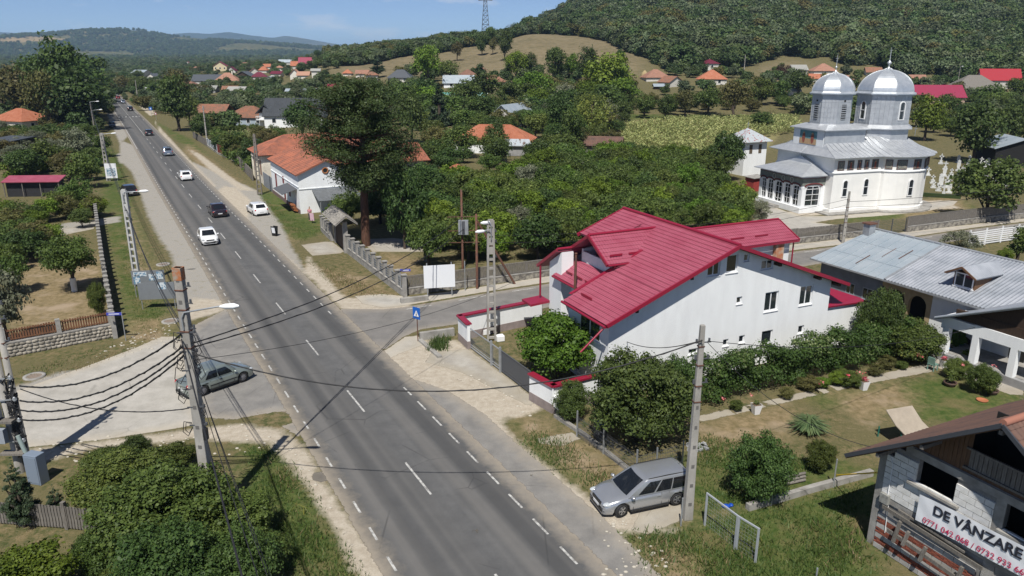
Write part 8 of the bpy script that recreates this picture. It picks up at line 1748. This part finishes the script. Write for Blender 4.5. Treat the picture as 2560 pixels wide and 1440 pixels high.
# ridge trees left of the meadow and skyline
x,y,c,z,r = cand(5000,330,620,820,1330,12); up = np.interp(c,[820,900,1000,1100,1200,1260,1330],[395,400,425,440,455,470,520]); k_ = (y > up) & (r.uniform(0,1,len(x)) < .8); P = np.stack([x[k_],y[k_],z[k_]-1.5],1); wood('ridge_trees',P,r.uniform(6,10.5,k_.sum()),FC,2)
# village trees
x,y,c,z,r = cand(9000,195,900,-500,2700,13)
row = 138+(19-z)/y*1968
k_ = ~((c > 1525) & (c < 2010) & (y < 262)) & ~((c > 840) & (c < 1660) & (y > 330) & (y < 560)) & ~((c > 1290) & (y > 330)) & ~((c > 2000) & (c < 2420) & (y < 200)) & ~((c > 560) & (c < 860) & (y < 235))
# keep the road and its verges open
ax = np.array([(p.x,p.y) for p in AX]); dm = np.full(len(x),1e9)
for a in ax[::3]: dm = np.minimum(dm,np.hypot(x-a[0],y-a[1]))
k_ &= dm > np.clip(9+(y-200)/60,9,14); k_ &= ~((c > 250) & (c < 470) & (y < 260))
for hl in hs_pts:
    if hl.y > 150: ux = x-hl.x; uy = y-hl.y; k_ &= ~((np.abs(ux) < 9) & (uy < 12) & (uy >-15))
dn = np.where(y < 330,.70,.95)*np.where((c > 1500) & (y < 300),.45,1); k_ &= r.uniform(0,1,len(x)) < dn; k_ &= ~((c > 1180) & (c < 1290) & (y > 235) & (y < 300))
P = np.stack([x[k_],y[k_],z[k_]-.8],1); print('village trees',len(P)); wood('village_trees',P,r.uniform(3.2,8.0,k_.sum()),FC,3)
# plain and far valley trees on the left
x,y,c,z,r = cand(14000,700,4200,-700,1000,14); dm = np.full(len(x),1e9)
for a in ax[-30::3]: dm = np.minimum(dm,np.hypot(x-a[0],y-a[1]))
k_ = (dm > 14); P = np.stack([x[k_],y[k_],z[k_]-1],1); wood('valley_trees',P,np.clip(y[k_]/110,7,22)*r.uniform(.7,1.3,k_.sum()),FC[:4],4)
# corn field, corn patch: rows of stalks
def stalks(name,poly,h,step,n_leaf,mtl,seed,sz=.5,kind='stuff'):
    r = np.random.default_rng(seed); W2 = gp(poly); xs_ = [p[0] for p in W2]; ys_ = [p[1] for p in W2]; A = (max(xs_)-min(xs_))*(max(ys_)-min(ys_)); n = int(A/step ** 2); Q = np.stack([r.uniform(min(xs_),max(xs_),n),r.uniform(min(ys_),max(ys_),n)],1)
    a = R(-25); u = Q @ np.array([math.cos(a),math.sin(a)]); v = Q @ np.array([-math.sin(a),math.cos(a)]); u = np.round(u/1.1)*1.1+r.uniform(-.12,.12,n); Q = np.stack([u*math.cos(a)-v*math.sin(a),u*math.sin(a)+v*math.cos(a)],1); Q = Q[seg_sd(Q,W2) > 0]; n = len(Q)
    Z = TZ(Q[:,0],Q[:,1]); V_ = []; k = n_leaf; Qr = np.repeat(Q,k,0); Zr = np.repeat(Z,k); m_ = len(Qr); zz = Zr+r.uniform(.1,.85,m_)*h; an = r.uniform(0,6.28,m_); L_ = sz*r.uniform(.6,1.2,m_); d = np.stack([np.cos(an),np.sin(an)],1); t_ = np.stack([-d[:,1],d[:,0]],1)*(.07*h)
    b = np.stack([Qr[:,0],Qr[:,1],zz],1); e = b+np.concatenate([d*L_[:,None],(r.uniform(.1,.5,m_)*h*.5)[:,None]],1); md = (b+e)/2+np.array([0,0,.1]); T3 = np.concatenate([t_,np.zeros((m_,1))],1)
    V_ = np.stack([b,md-T3,e,md+T3],1).reshape(-1,3); o = bpy.data.objects.new(name,np_mesh(name,V_,np.arange(m_*4).reshape(m_,4),LM[mtl])); COL.objects.link(o); o['kind'] = kind; print(name,m_); return o
stalks('corn_field',[(1560,318),(1700,305),(1990,300),(2010,330),(1880,350),(1850,430),(1740,412),(1620,395),(1545,372)],2.0,.80,5,'corn',21,.8)
stalks('corn_patch',[(522,345),(620,340),(640,352),(600,362),(530,366)],1.8,.7,4,'corn',22,.7)
stalks('vegetable_field',[(1180,262),(1245,258),(1260,276),(1180,284)],1.6,1.1,3,'corn',23,.7)
stalks('weedy_field',[(1540,300),(1990,272),(2000,296),(1700,303),(1550,316)],1.0,1.5,4,'grassy',24,.8)
# grass tufts near the camera
def grass(name,polys,dens,h,mtl,seed,excl=(),kind='stuff'):
    r = np.random.default_rng(seed); out = []
    for poly in polys:
        W2 = gp(poly); xs_ = [p[0] for p in W2]; ys_ = [p[1] for p in W2]; A = (max(xs_)-min(xs_))*(max(ys_)-min(ys_)); n = int(A*dens); Q = np.stack([r.uniform(min(xs_),max(xs_),n),r.uniform(min(ys_),max(ys_),n)],1); d = seg_sd(Q,W2); Q = Q[(d > 0) & (r.uniform(0,1,n) < np.clip(d/.8,.15,1))]; 
        q2 = np.sin(Q[:,0]*1.7+2*np.sin(Q[:,1]*.9))+np.sin(Q[:,1]*1.3+1.5*np.sin(Q[:,0]*.8)); Q = Q[r.uniform(-2.6,1.2,len(Q)) < q2]; out.append(Q)
    Q = np.concatenate(out); n = len(Q); an = r.uniform(0,6.28,n); d = np.stack([np.cos(an),np.sin(an),np.zeros(n)],1); hh = h*r.uniform(.4,1.3,n); wd = .018*(h/.2) ** .5*r.uniform(.7,1.6,n); b = np.stack([Q[:,0],Q[:,1],TZ(Q[:,0],Q[:,1])+.0],1); ln = r.normal(size=(n,3))*.45; ln[:,2] = 1; tip = b+ln*hh[:,None]
    V_ = np.stack([b-d*wd[:,None],b+d*wd[:,None],tip],1).reshape(-1,3); o = bpy.data.objects.new(name,np_mesh(name,V_,np.arange(n*3).reshape(n,3),LM[mtl])); COL.objects.link(o); o['kind'] = kind; print(name,n); return o
GRASSP = [[(1540,1325),(1720,1310),(1860,1275),(2170,1195),(2150,1345),(2300,1500),(1700,1600)],[(1290,1110),(1330,1045),(1440,1110),(1570,1215),(1500,1240),(1400,1200)],[(610,1110),(700,1115),(790,1220),(880,1360),(960,1520),(700,1520),(620,1250)],[(1725,1075),(2100,1150),(1900,1270),(1730,1290)]]
grass('grass',GRASSP,230,.20,'grassy',31)
grass('dry_grass',[[(1330,1060),(1420,1080),(1560,1190),(1520,1220),(1400,1170)],[(1600,1360),(1800,1380),(1760,1560),(1650,1480)],[(760,650),(890,690),(990,738),(900,742),(830,720)],[(60,960),(300,870),(430,800),(400,850),(200,930)],[(640,1250),(700,1300),(760,1450),(700,1500)]],110,.15,'straw',32)
grass('verge_grass',[[(300,400),(335,560),(370,650),(440,800),(330,850),(300,700)],[(745,640),(830,660),(900,700),(1000,742),(880,745),(800,700)],[(20,930),(300,850),(300,870),(60,960)],[(640,480),(740,545),(830,575),(750,610),(690,560)]],90,.13,'grassy',33)
grass('tall_weeds',[[(620,1120),(800,1250),(930,1500),(760,1500),(680,1300)],[(1640,1340),(1900,1290),(2160,1230),(2250,1400),(2100,1500),(1750,1480)],[(1730,1090),(2080,1150),(1980,1230),(1900,1180),(1740,1180)]],22,.42,'mid',35)
grass('straw_tufts',[[(1560,1335),(1760,1320),(1900,1400),(1700,1560)],[(2000,1300),(2180,1290),(2250,1430),(2080,1440)],[(650,1130),(760,1200),(860,1400),(760,1420)],[(1300,1060),(1560,1200),(1500,1225),(1380,1150)]],45,.26,'straw',36)
grass('weeds',[[(1062,880),(1080,845),(1128,845),(1128,880)]],420,.45,'grassy',34)
# ------------------------------------------------------------------ garden things
POTW = mat('pot_white',(.70,.71,.73),.4)
for x,y,s,lb,fl in ((1889,1034,1.0,'white tapered flower pot with small green plant on the lawn edge',0),(2158,974,1.0,'white tapered flower pot with red flowers beside the garden path',1),(2358,918,.9,'white square flower pot with pink flowers at the terrace corner',1)):
    q = G3(x,y); t = thing('flower_pot',lb,'flower pot',q,R(15)); mb = MB(); vs = [(a*w_*s,b*w_*s,z*s) for w_,z in ((.15,0),(.24,.58)) for a,b in ((-1,-1),(1,-1),(1,1),(-1,1))]; mb.add(vs,[(3,2,1,0),(0,1,5,4),(1,2,6,5),(2,3,7,6),(3,0,4,7)]); mb.build('pot',POTW,t); mb = MB(); mb.box(0,0,.55*s,.42*s,.42*s,.03); mb.build('soil',SOIL,t)
    V1,F1 = leaves(np.array([(0,0,.68*s)]),np.array([.17*s]),160,.07); o = inst('plant',np_mesh('plant',V1,F1,LM['rose' if fl else 'mid']),t)
q = G3(2020,1078); V1 = []; r = np.random.default_rng(9)
for i in range(420):
    a = r.uniform(0,6.28); L_ = r.uniform(.5,1.0); e = r.uniform(.45,1.45); b = np.array([.1*math.cos(a),.1*math.sin(a),0.02]); m1 = b+np.array([math.cos(a)*L_*.5*math.cos(e),math.sin(a)*L_*.5*math.cos(e),L_*.62*math.sin(e)+.1]); e2 = b+np.array([math.cos(a)*L_*(.95*math.cos(e)+.15),math.sin(a)*L_*(.95*math.cos(e)+.15),L_*.72*math.sin(e)-.05]); t_ = np.array([-math.sin(a),math.cos(a),0])*.025; V1 += [b-t_,b+t_,m1+t_,m1-t_,m1-t_,m1+t_,e2+t_*.3,e2-t_*.3]
o = bpy.data.objects.new('yucca',np_mesh('yucca',np.array(V1),np.arange(len(V1)).reshape(-1,4),leaf_mat('leaf_yucca',(.075,.12,.05),(.17,.22,.10),(.36,.34,.13)))); COL.objects.link(o); o.location = q; tag(o,'spiky variegated yucca clump on the dry lawn','plant'); o.scale = (1.25,1.25,1.15)
for x,y,lb in ((2478,985,'small dark pot in the grass before the terrace'),(2374,965,'dark round planter with a shrub on the lawn')): q = G3(x,y); t = thing('planter',lb,'planter',q); mb = MB(); mb.lathe([(.22,0),(.36,.2),(.38,.28),(.32,.28),(.30,.2)],14); mb.build('bowl',mat('clay_dark',(.09,.055,.045),.7),t); V1,F1 = leaves(np.array([(0,0,.5),(0,0,.8)]),np.array([.28,.22]),300,.10); inst('plant',np_mesh('plant',V1,F1,LM['mid']),t)
for x,y,lb in ((2455,1002,'terracotta saucer on the lawn'),): q = G3(x,y); mb = MB(); mb.lathe([(.0,.0),(.25,.0),(.32,.08),(.28,.08),(.23,.03),(0,.03)],16); o = mb.build('saucer',mat('terracotta',(.36,.13,.06),.8),None,q); tag(o,lb,'saucer')
# covered garden swing
q = G3(2262,1108); t = thing('garden_swing','garden swing seat under a beige canvas cover on the lawn','swing seat',q,R(12)); mb = MB(); mb.slab([(-.95,.55,1.72),(.65,.65,1.75),(.80,.0,1.18),(-.80,-.1,1.15)],.05); mb.slab([(-.80,-.1,1.15),(.80,.0,1.18),(1.05,-.62,.80),(-.55,-.75,.76)],.05); mb.slab([(.65,.65,1.74),(.80,.0,1.17),(1.05,-.62,.79),(1.10,.5,.70)],.03); mb.build('canvas_cover',mat('beige_canvas',(.33,.285,.23),.9,var=.15,scale=3),t); mb = MB(); mb.bar((-.6,-.7,0),(-.6,-.2,1.0),.05); mb.bar((.8,-.7,0),(.8,-.2,1.0),.05); mb.bar((-.9,.9,0),(-.9,.9,.6),.05); mb.build('frame',mat('green_steel',(.02,.14,.11),.5),t)
# terrace table, bench, chairs
q = G3(2338,888); t = thing('garden_table','blue topped wooden garden table by the vine arbour','table',q,R(-30)); mb = MB(); mb.box(0,0,.74,1.5,.75,.06); mb.build('table_top',mat('table_blue',(.02,.17,.42),.5),t)
for sx in (-.6,.6):
    for sy in (-.3,.3): mb = MB(); mb.box(sx,sy,.36,.08,.08,.71); mb.build('leg',mat('pine_wood',(.36,.24,.12),.7),t)
V1,F1 = leaves(np.array([(-.4,.0,1.0)]),np.array([.22]),160,.11); o = bpy.data.objects.new('flower_vase',np_mesh('flower_vase',V1,F1,LM['yellow'])); COL.objects.link(o); o.location = q; tag(o,'bunch of yellow flowers standing on the blue garden table','flowers')
q = G3(2385,872); t = thing('garden_bench','dark wooden bench with blue seat beside the blue table','bench',q,R(-60)); mb = MB(); mb.box(0,0,.45,1.7,.45,.06); mb.build('seat',mat('bench_blue',(.05,.16,.26),.6),t); mb = MB(); mb.box(0,.24,.78,1.7,.05,.5,rx=-.15); mb.build('backrest',DARKW,t)
for sx in (-.75,.75): mb = MB(); mb.box(sx,0,.22,.08,.4,.42); mb.build('leg',DARKW,t)
q = G3(2330,925); t = thing('plastic_chair','pale green plastic chair lying tilted at the path end','chair',q,R(120)); m_ = mat('pale_green_plastic',(.16,.28,.24),.5); mb = MB(); mb.box(0,0,.42,.48,.46,.04); mb.build('seat',m_,t); mb = MB(); mb.box(0,.24,.68,.46,.04,.5,rx=-.2); mb.build('backrest',m_,t)
for sx in (-.2,.2):
    for sy in (-.19,.19): mb = MB(); mb.box(sx,sy,.21,.045,.045,.42); mb.build('leg',m_,t)
for x,y,lb in ((2402,905,'terracotta pot at the terrace corner post'),(2350,770,None)):
    if lb: q = G3(x,y); q.z = .5; t = thing('terracotta_pot',lb,'flower pot',(q.x+.3,q.y,.0)); mb = MB(); mb.lathe([(.14,0),(.21,.36),(.24,.36),(.24,.42),(.19,.42),(.18,.36)],14); mb.build('pot',mat('terracotta',(.36,.13,.06),.8),t); V1,F1 = leaves(np.array([(0,0,.6)]),np.array([.28]),260,.10); inst('plant',np_mesh('plant',V1,F1,LM['bright']),t)
# roses along the hedge: blooms on their bushes
C = []; 
for x,y in ((2110,948),(2135,940),(2150,945),(2285,895),(2275,880),(2290,900),(2440,962),(2456,940),(2475,925),(1800,1010),(1870,1000),(2045,965),(2395,920)):
    p_ = G3(x,y+26); C.append((p_.x,p_.y-.2,1.0))
C = np.array(C); V1,F1 = leaves(C,np.full(len(C),.16),130,.085); o = bpy.data.objects.new('rose_blooms',np_mesh('rose_blooms',V1,F1,LM['rose'])); COL.objects.link(o); o['kind'] = 'stuff'
# wheeled bin under the round tree, timber pile, blue bags, foam block
q = G3(1500,1098); t = thing('wheeled_bin','dark wheeled bin with blue lid in the shade under the round tree','bin',q,R(20)); mb = MB(); mb.box(0,0,.5,.5,.55,.95); mb.build('body',mat('bin_grey',(.04,.045,.05),.6),t,bevel=.03); mb = MB(); mb.box(0,0,1.0,.56,.62,.08); mb.build('lid',mat('bin_blue',(.01,.04,.22),.5),t,bevel=.03)
for sx in (-.2,.2): mb = MB(); mb.tube([(sx-.03,.28,.1),(sx+.03,.28,.1)],.1,10); mb.build('wheel',BLACK,t)
for i in range(3): a = G3(1968,1214-i*7); b = G3(2012,1204-i*7); mb = MB(); mb.tube([(a.x,a.y,.1+.03*i),(b.x,b.y,.1+.03*i)],.07,8); o = mb.build('timber_log',GREYWD); tag(o,'grey timber round lying right of the dark bush','log','three grey logs on the plot')
q = G3(1815,1268); mb = MB(); bl(mb,(0,0,.06),(.2,.14,.09)); bl(mb,(.25,.1,.05),(.1,.12,.07)); o = mb.build('plastic_bag',mat('bag_blue',(.01,.06,.35),.4),None,q); tag(o,'crumpled bright blue plastic bag in the grass by the frames','bag')
for x,y,lb,s in ((1250,852,'white foam block at the foot of the ladder pole',.55),(1215,835,'broken white slab leaning inside the yard wall',.6)): q = G3(x,y); mb = MB(); mb.box(0,0,.22,s,.5,.4,R(20)); o = mb.build('foam_block',PVC,None,q,bevel=.03); tag(o,lb,'block')
q = G3(1740,1120); mb = MB()
for i in range(26): mb.box(random.uniform(-.5,.5),random.uniform(-.35,.35),.08,random.uniform(.1,.3),random.uniform(.08,.2),.12,random.uniform(0,3))
o = mb.build('rubble_pile',mat('rubble_grey',(.36,.37,.38),.9,var=.3),None,q); tag(o,'small pile of grey rubble behind the notched pole','rubble')
# loose pale stones on the verges
me = MB(); bl(me,(0,0,.03),(.10,.08,.05),6); me = me.mesh('pebbles',mat('pebble',(.42,.39,.33),.9)); big = MB(); r = np.random.default_rng(4)
for poly,n in (([(1500,1260),(1640,1350),(1700,1480),(1500,1480)],60),([(60,1110),(600,1060),(760,1130),(850,1320),(700,1130),(200,1160)],130),([(300,850),(440,800),(440,860),(200,920)],70),([(1060,880),(1300,1000),(1340,1060),(1080,920)],60)):
    W2 = gp(poly); xs_ = [p[0] for p in W2]; ys_ = [p[1] for p in W2]; Q = np.stack([r.uniform(min(xs_),max(xs_),n*3),r.uniform(min(ys_),max(ys_),n*3)],1); Q = Q[seg_sd(Q,W2) > 0][:n]
    for q in Q: s = r.uniform(.35,1.1); bl(big,(q[0],q[1],.02),(.09*s,.07*s,.05*s),6)
big.build('scattered_stones',_mats['pebble'],kind='stuff')
# ================================================================== far hill, mountains, haze
def far_land(name,skyline,D,depth,base_row,m,nx=240,ny=30,rough=1.0,back=1.4,seed=5):
    """ridge whose skyline rows are given at photo columns; rises from the plain over depth metres"""
    from mathutils import noise as mn
    cols = np.linspace(skyline[0][0],skyline[-1][0],nx); rows = np.interp(cols,[a for a,_ in skyline],[b for _,b in skyline]); vs = []
    for j in range(ny):
        f = j/(ny-1)
        for i in range(nx):
            y = D-depth+depth*f*back; x = (cols[i]-1280)/1968*D+0*y; ht = CH+(138-rows[i])/1968*D; g = f*back; s = (hsm(min(g,1)) if g <= 1 else 1-.5*hsm((g-1)/(back-1)))
            nz = mn.fractal(Vector((x/D*9,y/D*9,seed)),1.0,2.0,5); z =-8+(ht+8)*s*(1+.20*nz*(1-s)*rough*2)+nz*ht*.035*rough; vs.append((x,y,z))
    F_ = np.array([(j*nx+i,j*nx+i+1,(j+1)*nx+i+1,(j+1)*nx+i) for j in range(ny-1) for i in range(nx-1)]); o = bpy.data.objects.new(name,np_mesh(name,np.array(vs),F_,m,True)); COL.objects.link(o); o['kind'] = 'structure'; return o
def hill_mat(name,a,b,c,sc):
    m = bpy.data.materials.new(name); m.use_nodes = True; n,l = m.node_tree.nodes,m.node_tree.links; bs = n['Principled BSDF']; bs.inputs['Roughness'].default_value = 1; bs.inputs['Specular IOR Level'].default_value = 0; t = n.new('ShaderNodeTexCoord')
    def nz(s,d=8,st=None):
        x = n.new('ShaderNodeTexNoise'); x.inputs['Scale'].default_value = s; x.inputs['Detail'].default_value = d; x.inputs['Roughness'].default_value = .65; q = n.new('ShaderNodeMapping'); q.inputs['Scale'].default_value = st or (1,1,1); l.new(t.outputs['Object'],q.inputs[0]); l.new(q.outputs[0],x.inputs['Vector']); return x.outputs['Fac']
    def mx(f,A,B,lo,hi):
        r_ = n.new('ShaderNodeMapRange'); r_.inputs[1].default_value = lo; r_.inputs[2].default_value = hi; l.new(f,r_.inputs[0]); x = n.new('ShaderNodeMix'); x.data_type = 'RGBA'
        for k,v in (('A',A),('B',B)):
            if isinstance(v,tuple): x.inputs[k].default_value = lin(v)
            else: l.new(v,x.inputs[k])
        l.new(r_.outputs[0],x.inputs['Factor']); return x.outputs['Result']
    col = mx(nz(sc*6),a,b,.38,.62); col = mx(nz(sc*.9,5,(1,.5,1)),col,c,.57,.62); col = mx(nz(sc*14,3),col,tuple(v*.45 for v in a),.5,.66); l.new(col,bs.inputs['Base Color']); return m
far_land('far_hill',[(-700,120),(-300,112),(0,101),(90,96),(170,89),(250,84),(330,78),(370,80),(430,92),(520,100),(620,106),(760,116),(860,124),(1000,132),(1200,140)],4300,1900,150,hill_mat('far_hill_cover',(.075,.085,.040),(.13,.115,.055),(.27,.20,.11),.0022),ny=40)
_fh = bpy.data.objects['far_hill'].data; _n = len(_fh.vertices); _co = np.empty(_n*3); _fh.vertices.foreach_get('co',_co); _co = _co.reshape(40,240,3); r = np.random.default_rng(71); m_ = 24000
_a = r.uniform(0,27,m_); _b = r.uniform(0,238,m_); _i,_j = _a.astype(int),_b.astype(int); _f,_g = (_a-_i)[:,None],(_b-_j)[:,None]
_P = (_co[_i,_j]*(1-_f)+_co[_i+1,_j]*_f)*(1-_g)+(_co[_i,_j+1]*(1-_f)+_co[_i+1,_j+1]*_f)*_g
_q = np.sin(_P[:,0]/170+2*np.sin(_P[:,1]/210))+np.sin(_P[:,1]/130+1.7*np.sin(_P[:,0]/260))+.5*np.sin(_P[:,0]/61); _k = _q+r.normal(size=m_)*.15 >-.55
_P = _P[_k]; _P[:,2] -= 4; wood('far_hill_woods',_P,r.uniform(13,24,len(_P)),FC[:4],8)
far_land('mountains',[(-700,100),(-200,95),(0,84),(60,86),(120,96),(250,112),(420,92),(480,84),(540,86),(580,83),(640,92),(690,96),(720,91),(780,100),(850,112),(1000,122),(1300,132),(1500,138)],9000,1800,140,hill_mat('mountain_cover',(.03,.045,.035),(.05,.065,.045),(.10,.10,.07),.0006),nx=200,ny=14,rough=1.6,seed=9)
mb = MB(); r = random.Random(3)
for i in range(70):
    c = r.uniform(-100,850); D = r.uniform(2100,2700); x = (c-1280)/1968*D; s = r.uniform(9,16); mb.box(x,D,6,s,s,12,r.uniform(0,1.5))
mb.build('distant_village',mat('distant_walls',(.55,.48,.42),.9),kind='stuff')
HZ = bpy.data.materials.new('haze_air'); HZ.use_nodes = True; n,l = HZ.node_tree.nodes,HZ.node_tree.links; n.clear(); o_ = n.new('ShaderNodeOutputMaterial'); v = n.new('ShaderNodeVolumePrincipled'); v.inputs['Color'].default_value = (.46,.68,1.0,1); v.inputs['Density'].default_value = .00009; v.inputs['Anisotropy'].default_value = .1; l.new(v.outputs[0],o_.inputs['Volume'])
mb = MB(); mb.box(0,5000,145,34000,24000,312); hz_ = mb.build('haze',HZ,kind='stuff')
